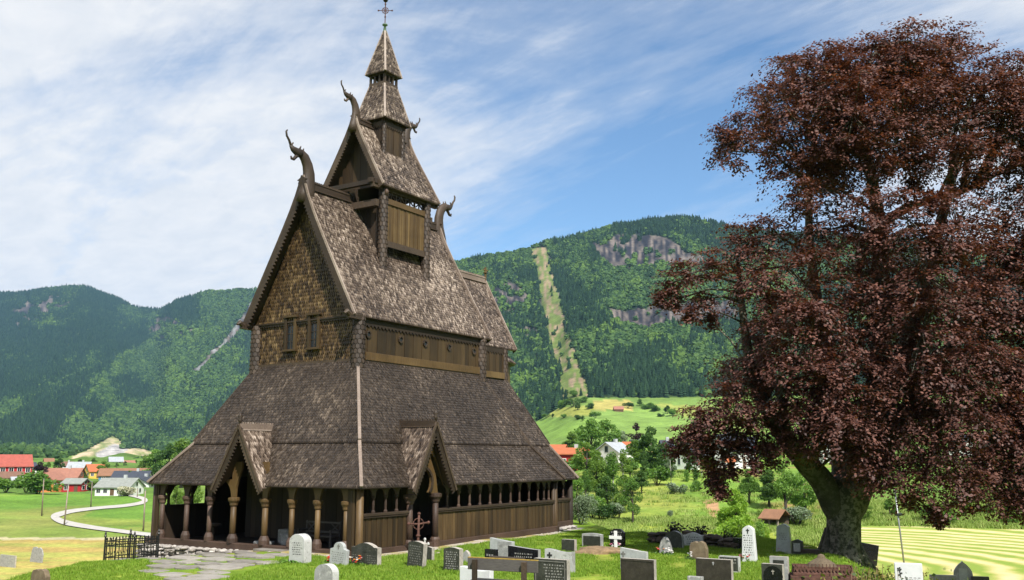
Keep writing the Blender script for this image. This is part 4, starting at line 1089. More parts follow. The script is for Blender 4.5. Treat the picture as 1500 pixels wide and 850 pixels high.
sky = nt.nodes.new('ShaderNodeTexSky'); sky.sky_type = 'NISHITA'; sky.sun_disc = False; sky.sun_elevation = math.radians(48); sky.sun_rotation = math.atan2(SUN.x, SUN.y); sky.altitude = 100; sky.air_density = 1.0; sky.dust_density = .15; sky.ozone_density = 2.6
bg.inputs[1].default_value = .085
tc = nt.nodes.new('ShaderNodeTexCoord'); sep = nt.nodes.new('ShaderNodeSeparateXYZ'); nt.links.new(tc.outputs['Generated'], sep.inputs[0])
zz = math_(nt, 'ADD', math_(nt, 'MAXIMUM', sep.outputs[2], 0.0), .12)
cx = math_(nt, 'DIVIDE', sep.outputs[0], zz); cy = math_(nt, 'DIVIDE', sep.outputs[1], zz)
cmb = nt.nodes.new('ShaderNodeCombineXYZ'); nt.links.new(cx, cmb.inputs[0]); nt.links.new(cy, cmb.inputs[1])
def cmap(rot, sc, loc=(0, 0, 0)):
    mp = nt.nodes.new('ShaderNodeMapping'); mp.inputs['Rotation'].default_value = (0, 0, rot); nt.links.new(cmb.outputs[0], mp.inputs[0]); m2 = nt.nodes.new('ShaderNodeMapping'); m2.inputs['Scale'].default_value = sc; m2.inputs['Location'].default_value = loc; nt.links.new(mp.outputs[0], m2.inputs[0]); return m2.outputs[0]
nA = noise(nt, cmap(.8, (.5, .95, 1), (3.1, 1.7, 0)), 1.0, 9, .62, .8)
nB = noise(nt, cmap(.85, (.55, 2.4, 1), (7.3, .4, 0)), 1.3, 10, .66, .6)
nC = noise(nt, cmap(.8, (1, 1.7, 1), (1.2, 5, 0)), 6.5, 8, .62, .3)
cl = math_(nt, 'ADD', math_(nt, 'MULTIPLY', nA, .68), math_(nt, 'MULTIPLY', nB, .32))
cl = math_(nt, 'ADD', cl, math_(nt, 'MULTIPLY', math_(nt, 'SUBTRACT', nC, .5), .13))
# more cover towards the left (west) and a bank on the right edge, thinner straight ahead
axz = nt.nodes.new('ShaderNodeMapRange'); axz.inputs[1].default_value = -.5; axz.inputs[2].default_value = .1; axz.inputs[3].default_value = .19; axz.inputs[4].default_value = -.02; nt.links.new(sep.outputs[0], axz.inputs[0])
axr = nt.nodes.new('ShaderNodeMapRange'); axr.inputs[1].default_value = .28; axr.inputs[2].default_value = .5; axr.inputs[3].default_value = .0; axr.inputs[4].default_value = .2; nt.links.new(sep.outputs[0], axr.inputs[0])
cl = math_(nt, 'ADD', cl, math_(nt, 'ADD', axz.outputs[0], axr.outputs[0]))
cov = ramp(nt, cl, [(.38, (0, 0, 0)), (.48, (.24, .24, .24)), (.565, (.64, .64, .64)), (.66, (.98, .98, .98))])
cw = mix(nt, ramp(nt, nC, [(.3, (0, 0, 0)), (.75, (1, 1, 1))]), (6.3, 6.6, 7.0), (7.7, 7.7, 7.7))
nt.links.new(mix(nt, cov, mix(nt, 1., sky.outputs[0], (.98, 1.16, 1.24), 'MULTIPLY'), cw), bg.inputs[0])
SC.view_settings.view_transform = 'Standard'; SC.view_settings.look = 'None'; SC.view_settings.gamma = 1; SC.view_settings.exposure = 0.6; SC.view_settings.use_curve_mapping = False
SC.cycles.max_bounces = 6; SC.cycles.diffuse_bounces = 3; SC.cycles.glossy_bounces = 2; SC.cycles.transmission_bounces = 3; SC.cycles.volume_bounces = 0; SC.cycles.transparent_max_bounces = 4
SC.cycles.caustics_reflective = False; SC.cycles.caustics_refractive = False; SC.cycles.sample_clamp_indirect = 6
# =================================================================== CHURCHYARD
YAW = -math.radians(32.47)
def outline(kind, w, h):
    a = w / 2
    if kind == 'rect': p = [(-a, h), (a, h)]
    elif kind == 'arch': p = [(-a, h * .93)] + [(-a + w * t, h * .93 + h * .07 * math.sin(PI * t)) for t in np.linspace(.1, .9, 9)] + [(a, h * .93)]
    elif kind == 'round': p = [(a * math.cos(t), h - a * .75 + a * .75 * math.sin(t)) for t in np.linspace(PI, 0, 15)]
    elif kind == 'shoulder': p = [(-a, h * .68), (-a * .62, h * .74)] + [(a * .6 * math.cos(t), h * .76 + h * .24 * math.sin(t)) for t in np.linspace(PI, 0, 11)] + [(a * .62, h * .74), (a, h * .68)]
    elif kind == 'peak': p = [(-a, h * .86), (0, h), (a, h * .86)]
    elif kind == 'blunt': p = [(-a, h * .82), (-a * .45, h), (a * .45, h), (a, h * .82)]
    elif kind == 'slant': p = [(-a, h), (a * .55, h * .88), (a, h * .86)]
    elif kind == 'wavy': p = [(-a + w * t, h * (.93 + .07 * math.sin(PI * .5 + PI * 1.5 * t) + .03 * math.sin(PI * t))) for t in np.linspace(0, 1, 13)]
    elif kind == 'hump': p = [(-a, h * .8), (-a * .72, h * .82)] + [(-a * .72 + 1.44 * a * t, h * .84 + h * .16 * math.sin(PI * t)) for t in np.linspace(.05, .95, 11)] + [(a * .72, h * .82), (a, h * .8)]
    elif kind == 'ogee': p = [(-a, h * .55), (-a * .95, h * .66), (-a * .72, h * .78), (-a * .4, h * .89), (-a * .14, h * .95), (0, h), (a * .14, h * .95), (a * .4, h * .89), (a * .72, h * .78), (a * .95, h * .66), (a, h * .55)]
    elif kind == 'obelisk': return [(-a, -.15), (-a * .74, h * .9), (-a * .35, h * .97), (0, h), (a * .35, h * .97), (a * .74, h * .9), (a, -.15)][::1]
    elif kind == 'rough': p = [(-a * .9, h * .7), (-a * .75, h * .9), (-a * .3, h * .97), (0, h * .92), (a * .35, h), (a * .75, h * .9), (a, h * .6)]
    elif kind == 'tooth': p = [(-a * .95, h * .45), (-a * .6, h * .82), (-a * .15, h), (a * .25, h * .95), (a * .7, h * .7), (a, h * .3)]
    return [(-a, -.15)] + p + [(a, -.15)]

def gravestone(u, vt, vb, wpx, kind, mat, label, th=.16, marks=(), lean=0, tilt=0, yaw=0, edge=None, cat='gravestone', hscale=1.0, plinth=None):
    g = gp(u, vb); r = math.hypot(g.x, g.y); d = (g.x / r, g.y / r); ya = YAW + yaw
    ax = (math.cos(ya), math.sin(ya)); fs = abs(d[0] * ax[1] - d[1] * ax[0])
    w = wpx * (g.y / CP) / F / max(fs, .4); h = (vb - vt) * (g.y / CP) / F * hscale
    t = empty('gravestone', (g.x, g.y, g.z), ya, label, cat, 'gravestones in the churchyard', (tilt, lean))
    mb = MB(); ol = outline(kind, w, h)
    if edge:
        n = len(ol); mb.mi = 0; mb.add([(x, 0, z) for x, z in ol], [tuple(range(n))], .5)
        mb.mi = 1; mb.add([(x, 0, z) for x, z in ol] + [(x, th, z) for x, z in ol], [(i, (i + 1) % n, (i + 1) % n + n, i + n) for i in range(n)] + [tuple(range(n, 2 * n))[::-1]], .5)
        o = mb.build('slab', [M[mat], M[edge]], t, bevel=0)
    else:
        mb.prism([(x, 0, z) for x, z in ol], (0, th, 0), .5); o = mb.build('slab', M[mat], t, bevel=.012)
    if plinth:
        mb = MB(); mb.box((-w * .62, -.08, -.12), (w * .62, th + .1, plinth)); mb.build('plinth', M['granite_grey'], t, bevel=.015)
    for mk in marks:
        mb = MB()
        if mk[0] == 'text':
            _, x0, x1, z0, z1, rows, mm = mk; lh = (z1 - z0) * h / rows
            for q in range(rows):
                z = z1 * h - (q + .5) * lh; xx0 = x0 * w + R.uniform(0, .12) * (x1 - x0) * w; xx1 = x1 * w - R.uniform(0, .12) * (x1 - x0) * w; x = xx0
                while x < xx1:
                    ww = min(R.uniform(.03, .085), xx1 - x)
                    for k in range(max(1, int(ww / .022))):
                        mb.box((x + k * .022, -.004, z - lh * .24), (x + k * .022 + .014, .002, z + lh * R.uniform(.12, .26)))
                    x += ww + .025
            mb.build('inscription', M[mm], o)
        elif mk[0] == 'cross':
            _, x, z, s, mm = mk; x *= w; z *= h
            mb.box((x - s * .09, -.014, z - s * .6), (x + s * .09, .002, z + s * .4)); mb.box((x - s * .33, -.012, z - s * .02), (x + s * .33, .001, z + s * .16)); mb.build('cross', M[mm], o)
        elif mk[0] == 'panel':
            _, x0, x1, z0, z1, mm = mk; mb.box((x0 * w, -.012, z0 * h), (x1 * w, .003, z1 * h)); mb.build('panel', M[mm], o, bevel=.004)
        elif mk[0] == 'frame':
            _, x0, x1, z0, z1, mm = mk; b_ = .022
            for (a, b) in (((x0, z0), (x0, z1)), ((x1, z0), (x1, z1)), ((x0, z0), (x1, z0)), ((x0, z1), (x1, z1))): mb.beam((a[0] * w, -.004, a[1] * h), (b[0] * w, -.004, b[1] * h), b_, .02, (0, 1, 0))
            mb.build('border', M[mm], o)
        elif mk[0] == 'niche':
            _, x, z, rad, mm = mk; n_ = 16; mb.prism([(x * w + rad * math.cos(2 * PI * k / n_), -.01, z * h + rad * math.sin(2 * PI * k / n_)) for k in range(n_)], (0, .012, 0)); mb.build('medallion', M[mm], o)
        elif mk[0] == 'dots':
            _, x, z, s, mm = mk
            for k in range(5): mb.blob((x * w + s * .5 * math.cos(k * 1.257), -.01, z * h + s * .5 * math.sin(k * 1.257)), (s * .3, .012, s * .3), k, .1, 1)
            mb.beam((x * w, -.006, z * h), (x * w + s * .3, -.006, z * h - s * 2.6), .018, .012, (0, 1, 0)); mb.blob((x * w + s * .6, -.01, z * h - s * 1.3), (s * .45, .012, s * .25), 9, .1, 1); mb.blob((x * w - s * .2, -.01, z * h - s * 1.9), (s * .45, .012, s * .25), 8, .1, 1)
            mb.build('flower_relief', M[mm], o)
    return t, w, h

G = gravestone
T = lambda z0=.2, z1=.85, rows=5, mm='engrave_grey', x0=-.4, x1=.4: ('text', x0, x1, z0, z1, rows, mm)
G(10, 815, 831, 19, 'rect', 'granite_grey', 'low weathered grey slab at the far left edge of the lawn', .14, edge='slab_edge')
G(52, 803, 824, 15, 'rough', 'granite_grey', 'small lone grey stone with a broken pointed top, leaning on the left lawn', .12, lean=.12)
G(54, 836, 862, 19, 'rough', 'stone_brown', 'stubby brown weathered stone low on the left lawn, cut by the frame', .16)
G(434, 786, 826, 21, 'round', 'marble', 'pale rounded white stone with black lettering beside a leafy plant before the gallery', .34, [T(.28, .74, 6, 'engrave_black', -.3, .32)], lean=-.02)
G(473, 830, 866, 25, 'round', 'granite_grey', 'grey round-topped stone alone at the bottom edge, left of the church corner', .24, edge='marble')
G(494, 797, 829, 23, 'shoulder', 'granite_pale', 'white-grey stone with a rounded head and shoulders between two red bouquets', .14, [T(.15, .6, 5, 'engrave_grey'), ('cross', 0, .82, .16, 'engrave_grey')], lean=.06)
G(533, 798, 829, 36, 'hump', 'granite_dark', 'dark humped stone with a raised cross standing by the church corner post', .2, [('cross', 0, .62, .62, 'granite_dark'), T(.12, .5, 4, 'engrave_grey', -.45, -.1), T(.12, .5, 4, 'engrave_grey', .1, .45)], edge='slab_edge')
G(607, 796, 832, 21, 'arch', 'granite_dark', 'tall dark leaning stone with a bright right side before the south door', .2, [T(.12, .86, 8)], edge='slab_edge', lean=.07)
G(626, 803, 823, 12, 'arch', 'granite_dark', 'small dark stone half hidden behind the tall leaning one at the south door', .14, edge='slab_edge')
G(661, 805, 838, 22, 'arch', 'granite_dark', 'upright dark stone with rows of lettering, right of the south door', .2, [T(.1, .85, 8, 'engrave_pale')], edge='slab_edge')
G(682, 808, 824, 9, 'ogee', 'granite_grey', 'tiny pointed grey stone close to the plank wall', .12, edge='slab_edge')
G(695, 835, 872, 42, 'wavy', 'marble_clean', 'clean white marble stone with a curved top at the bottom edge before the bench', .18)
G(734, 791, 822, 32, 'slant', 'granite_pale', 'smooth pale grey-green stone with a sloping top behind the bench', .14, [('panel', -.15, .45, .05, .86, 'granite_grey'), T(.2, .5, 3, 'marble', -.05, .4)])
G(718, 807, 831, 16, 'rect', 'granite_black', 'small black stone between the pale sloping stone and the bench', .14, [T(.3, .8, 2, 'engrave_pale')])
G(766, 803, 830, 42, 'slant', 'granite_black', 'wide black stone with a few silver letters behind the bench end', .16, [T(.25, .7, 3, 'engrave_pale', -.3, .35)], edge='granite_grey')
G(740, 818, 836, 46, 'rect', 'wall_stone', 'low rough brown slab just behind the bench back', .2)
G(818, 808, 838, 38, 'wavy', 'marble', 'white stone with a black cross and mossy right side, behind the dark lichened slab', .2, [('cross', -.32, .7, .26, 'engrave_black'), T(.2, .62, 4, 'engrave_black', .0, .42)], edge='granite_grey')
G(832, 792, 809, 18, 'rect', 'granite_dark', 'small square dark stone on the grass near the end of the plank wall', .18, edge='slab_edge')
G(806, 823, 862, 46, 'rect', 'granite_dark', 'large near dark slab crusted with lichen right of the bench', .18, [('frame', -.44, .44, .1, .92, 'engrave_grey'), T(.15, .85, 7, 'engrave_pale', -.2, .42)], edge='slab_edge')
G(867, 783, 803, 28, 'arch', 'granite_grey', 'wide dark grey stone with pale lines beyond the church end', .14, [('panel', -.42, .42, .1, .8, 'granite_dark'), T(.2, .62, 3, 'engrave_pale', -.3, .3)])
t_, w_, h_ = G(904, 777, 803, 20, 'blunt', 'granite_black', 'polished black stone with a white wooden cross propped before it', .12, [T(.45, .9, 3, 'engrave_pale', -.4, .4)])
G(928, 806, 838, 36, 'slant', 'granite_pale', 'pale grey stone with a dark carved cross at its left, behind the brown slab', .14, [('cross', -.38, .72, .22, 'engrave_grey')], edge='marble')
G(934, 823, 862, 46, 'rect', 'granite_brown', 'large plain brown polished slab with pale rim in front of the pale cross stone', .16, [('frame', -.47, .47, .02, .95, 'granite_brown')], edge='slab_edge')
G(974, 789, 813, 16, 'tooth', 'granite_grey', 'small jagged grey natural stone with flowers at its foot in the beech shade', .2)
G(987, 780, 804, 23, 'round', 'granite_dark', 'dark round-headed stone just behind the jagged grey one', .2, edge='granite_grey')
G(1015, 782, 801, 28, 'hump', 'marble', 'broad white stone with arched top and faint letters by the dark stone wall', .14, [T(.15, .75, 4, 'engrave_black', -.35, .35)])
G(1022, 795, 821, 24, 'rough', 'stone_brown', 'rough brown boulder-like stone with red flowers before it', .22)
G(1046, 823, 862, 48, 'rect', 'granite_brown', 'large brown polished slab with one tiny pale cross at its top', .16, [('cross', .0, .86, .09, 'marble')], edge='slab_edge')
G(1068, 817, 838, 27, 'rect', 'granite_dark', 'low stone with a white rim and dark ornamented panel behind the brown slab', .16, [('frame', -.48, .48, .03, .96, 'marble'), T(.5, .9, 2, 'engrave_pale', -.4, .4)], edge='marble')
G(1018, 847, 870, 20, 'rect', 'granite_grey', 'top of a small speckled stone at the bottom edge beside the brown slab', .14)
G(1097, 774, 823, 20, 'obelisk', 'marble_clean', 'tall white tapering stone with black lettering and red flowers at its foot', .2, [('cross', 0, .86, .16, 'engrave_black'), T(.16, .76, 9, 'engrave_black', -.34, .34)])
G(1148, 771, 811, 22, 'obelisk', 'granite_pale', 'tall pale grey tapering stone with a pointed head near the beech trunk', .2, [T(.45, .72, 4, 'engrave_grey', -.3, .3)])
G(1168, 792, 813, 15, 'peak', 'granite_dark', 'small dark peaked stone beside the tall pale tapering one', .14, [('panel', -.3, .3, .2, .75, 'granite_grey')])
G(1142, 819, 858, 24, 'rect', 'granite_grey', 'speckled grey stone behind the one with a round niche', .14, [('panel', -.3, .3, .6, .88, 'granite_dark')], edge='slab_edge')
G(1132, 830, 866, 28, 'rect', 'granite_dark', 'dark stone with a round polished niche and small cross near the rusty monument', .16, [('niche', .05, .55, .26, 'granite_black'), ('cross', .05, .72, .12, 'slab_edge')], edge='slab_edge')
G(1333, 829, 866, 36, 'rect', 'marble_clean', 'square white stone with a black flower drawing before the mown meadow', .16, [('dots', -.33, .78, .075, 'engrave_black'), T(.3, .52, 3, 'engrave_grey', -.1, .42)], yaw=.25)
G(1413, 826, 866, 24, 'ogee', 'granite_grey', 'mottled grey stone with a pointed gothic head at the bottom right', .14, [('panel', -.22, .22, .3, .75, 'granite_pale')], edge='marble', yaw=.3)
G(1383, 845, 868, 34, 'rect', 'granite_grey', 'top of a broad grey slab at the bottom edge left of the gothic stone', .16, yaw=.3)
G(1438, 847, 868, 22, 'rect', 'granite_dark', 'top of a dark slab at the bottom right beside the gothic stone', .16, yaw=.3)
G(1258, 797, 829, 46, 'rect', 'granite_black', 'big blackish slab tilted against the root of the beech trunk', .2, lean=.16, yaw=.1)
G(1186, 806, 814, 24, 'rect', 'wall_stone', 'low dark kerb slab by the left foot of the beech', .3)
G(1084, 790, 806, 18, 'rect', 'granite_black', 'dark square block at the wall end beside the yellow-green bush', .2)
G(1156, 787, 808, 5, 'rect', 'granite_dark', 'narrow dark post stone left of the tall pale tapering stone', .1)

# white wooden cross before the black stone
g = gp(906, 806); ct = empty('grave_cross', g, YAW, 'white wooden cross leaning before the polished black stone', 'cross')
mb = MB(); mb.box((-.06, -.25, -.1), (.06, -.2, .72)); mb.build('upright', M['white_paint'], ct, bevel=.006)
mb = MB(); mb.box((-.26, -.262, .42), (.26, -.252, .54)); mb.build('crossbar', M['white_paint'], ct, bevel=.004)
# rusted iron cross by the south door
g = church_pt(2.55, -.55); ct = empty('iron_grave_cross', g, YAW + .9, 'tall rusty wrought iron grave cross beside the south door step', 'cross')
mb = MB(); mb.tube([(0, 0, -.1), (0, 0, .5), (.02, 0, 1.35)], [.07, .05, .04], 8)
mb.tube([(-.33, 0, 1.05), (0, 0, 1.03), (.35, 0, 1.08)], .035, 6)
for k in range(12): mb.beam((.2 * math.cos(k * PI / 6), 0, 1.04 + .2 * math.sin(k * PI / 6)), (.2 * math.cos((k + 1) * PI / 6), 0, 1.04 + .2 * math.sin((k + 1) * PI / 6)), .03, .03, (0, 1, 0))
mb.build('cross_frame', M['rust'], ct, True)
mb = MB()
for z in (.15, .4, .62): mb.lathe(0, 0, [(.05, z - .05), (.1, z), (.05, z + .05)], 8)
for (x, z) in ((-.36, 1.05), (.38, 1.08), (.02, 1.4)): mb.blob((x, 0, z), (.07, .05, .07), int(x * 100), .1, 1)
mb.build('boss', M['rust'], ct, True)
mb = MB(); mb.blob((0, .1, -.05), (.35, .3, .2), 4, .3, 2); mb.build('footing', M['stone_brown'], ct)
g = church_pt(1.85, -1.4); ct = empty('iron_ornament', g, YAW, 'small white cast cross ornament on top of a low stone by the leaning gravestone', 'cross')
mb = MB(); mb.tube([(0, 0, 0), (0, 0, .55)], .03, 6); mb.beam((-.14, 0, .42), (.14, 0, .42), .06, .05)
for (x, z) in ((-.15, .42), (.15, .42), (0, .57)): mb.blob((x, 0, z), (.06, .04, .06), int(50 * x + 9), .1, 1)
mb.build('cross_bars', M['marble'], ct); mb = MB(); mb.blob((0, 0, 0), (.25, .2, .22), 6, .2, 2); mb.build('base_stone', M['granite_grey'], ct)

# flowers on graves
PET = {'red': plain('red_petals', (.55, .02, .02), .6, .3), 'white': plain('white_petals', (.75, .72, .7), .6, .1), 'pink': plain('pink_petals', (.5, .12, .22), .6, .3), 'orange': plain('orange_petals', (.6, .2, .03), .6, .3)}
M['leaf_flower'] = leafmat('flower_leaves', (.03, .07, .015), (.06, .14, .03), (.1, .2, .04), inst=0)
def bouquet(u, v, cols, label, s=.2, n=16, group='flowers laid on graves'):
    g = gp(u, v); t = empty('flower_bouquet', g, R.uniform(0, 6), label, 'flowers', group)
    P = NR.normal(size=(70, 3)) * np.array([s, s, s * .35]) * .7; P[:, 2] = np.abs(P[:, 2]) + .02
    quads_mesh('leaves', leaf_quads(P, .05, NR, up=.3), NR.random(70), M['leaf_flower'], t)
    per = {}
    for k in range(n):
        c = cols[k % len(cols)]; per.setdefault(c, MB()); a = R.uniform(0, 6.3); d = R.uniform(0, s); q = per[c]
        cx_, cy_, cz_ = d * math.cos(a), d * math.sin(a), .1 + R.uniform(0, .13) + (s - d) * .5
        for j in range(5): q.blob((cx_ + .022 * math.cos(j * 1.257), cy_ + .022 * math.sin(j * 1.257), cz_), (.022, .022, .014), k * 5 + j, .1, 1)
    for c, q in per.items(): q.build('blossoms', PET[c], t)
bouquet(482, 826, ['red'], 'red flowers left of the shouldered white-grey stone', .16, 14)
bouquet(510, 828, ['red', 'red', 'white'], 'red and white flowers right of the shouldered white-grey stone', .16, 14)
bouquet(528, 829, ['orange', 'red', 'white'], 'mixed orange flowers at the foot of the dark humped stone', .22, 14)
bouquet(901, 806, ['white', 'pink'], 'white and pink bouquet at the foot of the white wooden cross', .2, 22)
bouquet(969, 812, ['red', 'pink', 'orange'], 'red and orange flowers by the jagged grey stone', .22, 22)
bouquet(980, 814, ['white'], 'small white flowers right of the jagged grey stone', .14, 12)
bouquet(1019, 817, ['red'], 'dense red flowers before the rough brown stone', .2, 30)
bouquet(1013, 820, ['white'], 'white flowers left below the rough brown stone', .16, 12)
bouquet(1027, 820, ['white', 'pink'], 'white and pink flowers right below the rough brown stone', .14, 12)
bouquet(1094, 822, ['red', 'pink', 'white'], 'dark red flowers at the foot of the tall white stone', .3, 34)
bouquet(1146, 810, ['pink', 'red'], 'dull red flowers at the foot of the tall pale grey stone', .24, 20)

# mound of fresh soil
g = gp(884, 810); mb = MB(); mb.blob((0, 0, 0), (1.15, .7, .22), 3, .25, 3); o = mb.build('soil_mound', M['soil'], None, True); o.location = g; props(o, 'low heap of fresh sandy soil on the lawn below the black polished stone', 'soil mound')

# leafy plant beside the white stone
g = gp(425, 825); pl = empty('leafy_plant', g, 0, 'green plant with broad arching leaves left of the white lettered stone', 'plant')
V = []
for k in range(34):
    a = R.uniform(0, 6.28); ln = R.uniform(.3, .55); wd = R.uniform(.05, .09); up = R.uniform(.3, .9); d = np.array([math.cos(a), math.sin(a), 0]); s_ = np.array([-d[1], d[0], 0])
    pr = [np.array([0, 0, 0.]) + d * ln * t + np.array([0, 0, ln * up * (t - .9 * t * t)]) for t in (0, .35, .7, 1)]
    ws = [.01, wd, wd * .85, .008]
    for i in range(3): V.append([pr[i] - s_ * ws[i], pr[i] + s_ * ws[i], pr[i + 1] + s_ * ws[i + 1], pr[i + 1] - s_ * ws[i + 1]])
V = np.array(V); M['hosta'] = leafmat('broad_leaf', (.06, .14, .02), (.1, .22, .03), (.16, .3, .05), inst=0)
quads_mesh('leaves', V, np.repeat(NR.random(len(V) // 3), 3), M['hosta'], pl)
g = gp(297, 809); pl = empty('leafy_plant', g, 0, 'small green weed growing against the rubble foundation', 'plant')
P = NR.normal(size=(160, 3)) * np.array([.14, .14, .16]); P[:, 2] = np.abs(P[:, 2]); quads_mesh('leaves', leaf_quads(P, .06, NR, up=.2), NR.random(160), M['hosta'], pl)

# wooden bench seen from behind
g = gp(735, 881); bn = empty('wooden_bench', g, YAW + .12, 'long grey weathered wooden bench seen from behind with a lichened top edge', 'bench')
mb = MB(); mb.box((-.95, .0, .7), (.95, .07, .98)); bk = mb.build('backrest', M['old_bench'], bn, bevel=.01)
mb = MB(); mb.box((-.95, .0, .983), (.95, .075, 1.0)); mb.build('top_edge', M['lichen'], bk)
mb = MB(); mb.box((-.93, .1, .36), (.93, .55, .44)); mb.build('seat', M['old_bench'], bn, bevel=.01)
for x in (-.72, .62):
    mb = MB(); mb.box((x - .06, -.1, -.1), (x + .06, -.01, .95)); mb.build('back_post', M['timber'], bn, bevel=.008)
    mb = MB(); mb.box((x - .06, .4, -.1), (x + .06, .5, .35)); mb.build('leg', M['timber'], bn, bevel=.008)
# bench inside the gallery
p = church_pt(1.45, 3.35, -.16); bn = empty('gallery_bench', p, YAW + PI, 'grey wooden bench with crossed back panels inside the west gallery', 'bench')
mb = MB(); 
for x in (-.85, .85): mb.beam((x, -.22, 0), (x, -.3, .95), .06, .06)
for z in (.55, .9): mb.beam((-.88, -.27, z), (.88, -.27, z), .06, .06)
for x in (-.55, -.35, 0, .35, .55): mb.beam((x, -.27, .55), (x, -.27, .9), .04, .04)
for x in (-.6, .6):
    mb.beam((x - .2, -.27, .57), (x + .2, -.27, .88), .04, .03, (0, 1, 0)); mb.beam((x + .2, -.27, .57), (x - .2, -.27, .88), .04, .03, (0, 1, 0))
# the back stands towards the nave wall
mb.build('backrest', M['old_bench'], bn).scale = (1, 1, 1)
mb = MB(); mb.box((-.9, -.22, .4), (.9, .25, .45)); mb.build('seat', M['old_bench'], bn, bevel=.008)
for x in (-.82, .82):
    for y in (.2,):
        mb = MB(); mb.box((x - .035, y - .035, 0), (x + .035, y + .035, .4)); mb.build('leg', M['old_bench'], bn)
    mb = MB(); mb.beam((x, -.28, .62), (x, .24, .64), .06, .05); mb.beam((x, .2, .4), (x, .2, .62), .05, .05, (1, 0, 0)); mb.build('armrest', M['old_bench'], bn)
# stone blocks and pedestal inside the gallery
for (a, b, s_, lab) in ((1.15, 5.9, (.8, .4, .14), 'thin pale stone slab lying on the gallery floor by the portal'), (1.5, 4.75, (.75, .5, .42), 'large grey stone block in the gallery right of the portal column'), (1.9, 5.45, (.6, .4, .55), 'grey stone block deeper inside the gallery')):
    p = church_pt(a, b, -.16); mb = MB(); mb.box((-s_[0] / 2, -s_[1] / 2, 0), (s_[0] / 2, s_[1] / 2, s_[2])); o = mb.build('stone_block', M['granite_grey'], None, bevel=.04); o.location = p; o.rotation_euler.z = YAW + R.uniform(-.2, .2) + PI / 2 * 0; props(o, lab, 'stone block', 'stones stored in the gallery')
p = church_pt(1.1, 8.75, -.16); t = empty('carved_pedestal', p, 0, 'dark round-topped wooden pedestal standing in the gallery between the left columns', 'pedestal')
mb = MB(); mb.lathe(0, 0, [(.13, 0), (.07, .1), (.06, .5), (.12, .58)], 10); mb.build('stem', M['timber'], t, True); mb = MB(); mb.lathe(0, 0, [(.12, .58), (.3, .62), (.3, .68), (.25, .7)], 14); mb.build('top', M['timber'], t, False)

# iron grave railing on a kerb, left of the church
gA_ = at_r(163, 40.6)
fn = empty('iron_railing', gA_, 0, 'black wrought iron grave railing on a low kerb left of the church', 'railing')
dv = e2_ * -1.0; ln = 2.6
base = Vector((gA_.x, gA_.y, 0)); o0 = Vector((0, 0, .1))
c3 = [Vector((0, 0, 0)), Vector((1.15, -.1, 0)), Vector((1.6, 1.2, 0)), Vector((.45, 1.3, 0))]
mb = MB()
for i in range(4): a, b = c3[i], c3[(i + 1) % 4]; mb.beam(a + Vector((0, 0, .02)), b + Vector((0, 0, .02)), .2, .3)
mb.build('kerb', M['flag'], fn, bevel=.02)
for i in range(4):
    a, b = c3[i], c3[(i + 1) % 4]; mb = MB()
    for z in (.3, .72, .9): mb.beam(a + Vector((0, 0, z)), b + Vector((0, 0, z)), .03, .035)
    n_ = int((b - a).length / .16)
    for k in range(n_):
        p = a.lerp(b, (k + .5) / n_); mb.tube([p + Vector((0, 0, .15)), p + Vector((0, 0, 1.0))], .016, 5)
        mb.blob(p + Vector((0, 0, .98)), (.03, .03, .06), k, .05, 1)
        q = a.lerp(b, (k + 1) / n_)
        for s_ in range(6):
            t0, t1 = PI * s_ / 6, PI * (s_ + 1) / 6; cc_ = (p + q) / 2; hd = (q - p) / 2
            mb.beam(cc_ + hd * math.cos(t0) + Vector((0, 0, .72 + .1 * math.sin(t0))), cc_ + hd * math.cos(t1) + Vector((0, 0, .72 + .1 * math.sin(t1))), .015, .015)
            mb.beam(cc_ + hd * math.cos(t0) + Vector((0, 0, .5 - .1 * math.sin(t0))), cc_ + hd * math.cos(t1) + Vector((0, 0, .5 - .1 * math.sin(t1))), .015, .015)
    mb.build('rail_panel', M['iron'], fn)
for a in c3:
    mb = MB(); mb.lathe(a.x, a.y, [(.04, .1), (.035, 1.05), (.06, 1.09), (.03, 1.15), (.045, 1.2), (.01, 1.28)], 8); mb.build('corner_post', M['iron'], fn)

# low dark stone wall along the far edge of the churchyard
wl = empty('stone_wall', gp(1000, 797), 0, 'low dark rubble wall along the far edge of the churchyard', 'stone wall')
mb = MB(); k = 0
for (u0, v0, u1, v1, hh) in ((957, 797, 1010, 799, .5), (1010, 799, 1050, 801, .38), (1050, 801, 1086, 806, .32)):
    a = gp(u0, v0) - wl.location; b = gp(u1, v1) - wl.location; L_ = (b - a).length; x = 0
    while x < L_:
        w_ = R.uniform(.25, .5); c_ = a.lerp(b, min(1, x / L_)); z = 0
        while z < hh:
            h_ = R.uniform(.13, .22); mb.blob((c_.x + R.uniform(-.05, .05), c_.y + R.uniform(-.1, .1), c_.z + z), (w_ * .62, .3, h_ * .65), k, .22, 2); z += h_; k += 1
        x += w_ * .85
mb.build('rubble', M['wall_stone'], wl)
for (u, v, s_, lab) in ((989, 779, .34, 'dark clipped shrub stump on the stone wall left of the white arched stone'), (1026, 783, .36, 'dark round shrub on the stone wall right of the white arched stone'), (1066, 792, .34, 'dark block-shaped shrub on the wall near the yellow-green bush')):
    g = at_Y(u, v, gp(1000, 797).y); P = NR.normal(size=(300, 3)) * s_ * .5; t = empty('dark_shrub', g, 0, lab, 'shrub', 'dark shrubs on the churchyard wall')
    M.setdefault('leaf_dark', leafmat('dark_shrub_leaf', (.015, .012, .01), (.03, .022, .015), (.05, .05, .02), inst=0)); quads_mesh('foliage', leaf_quads(P, .07, NR), NR.random(300), M['leaf_dark'], t)

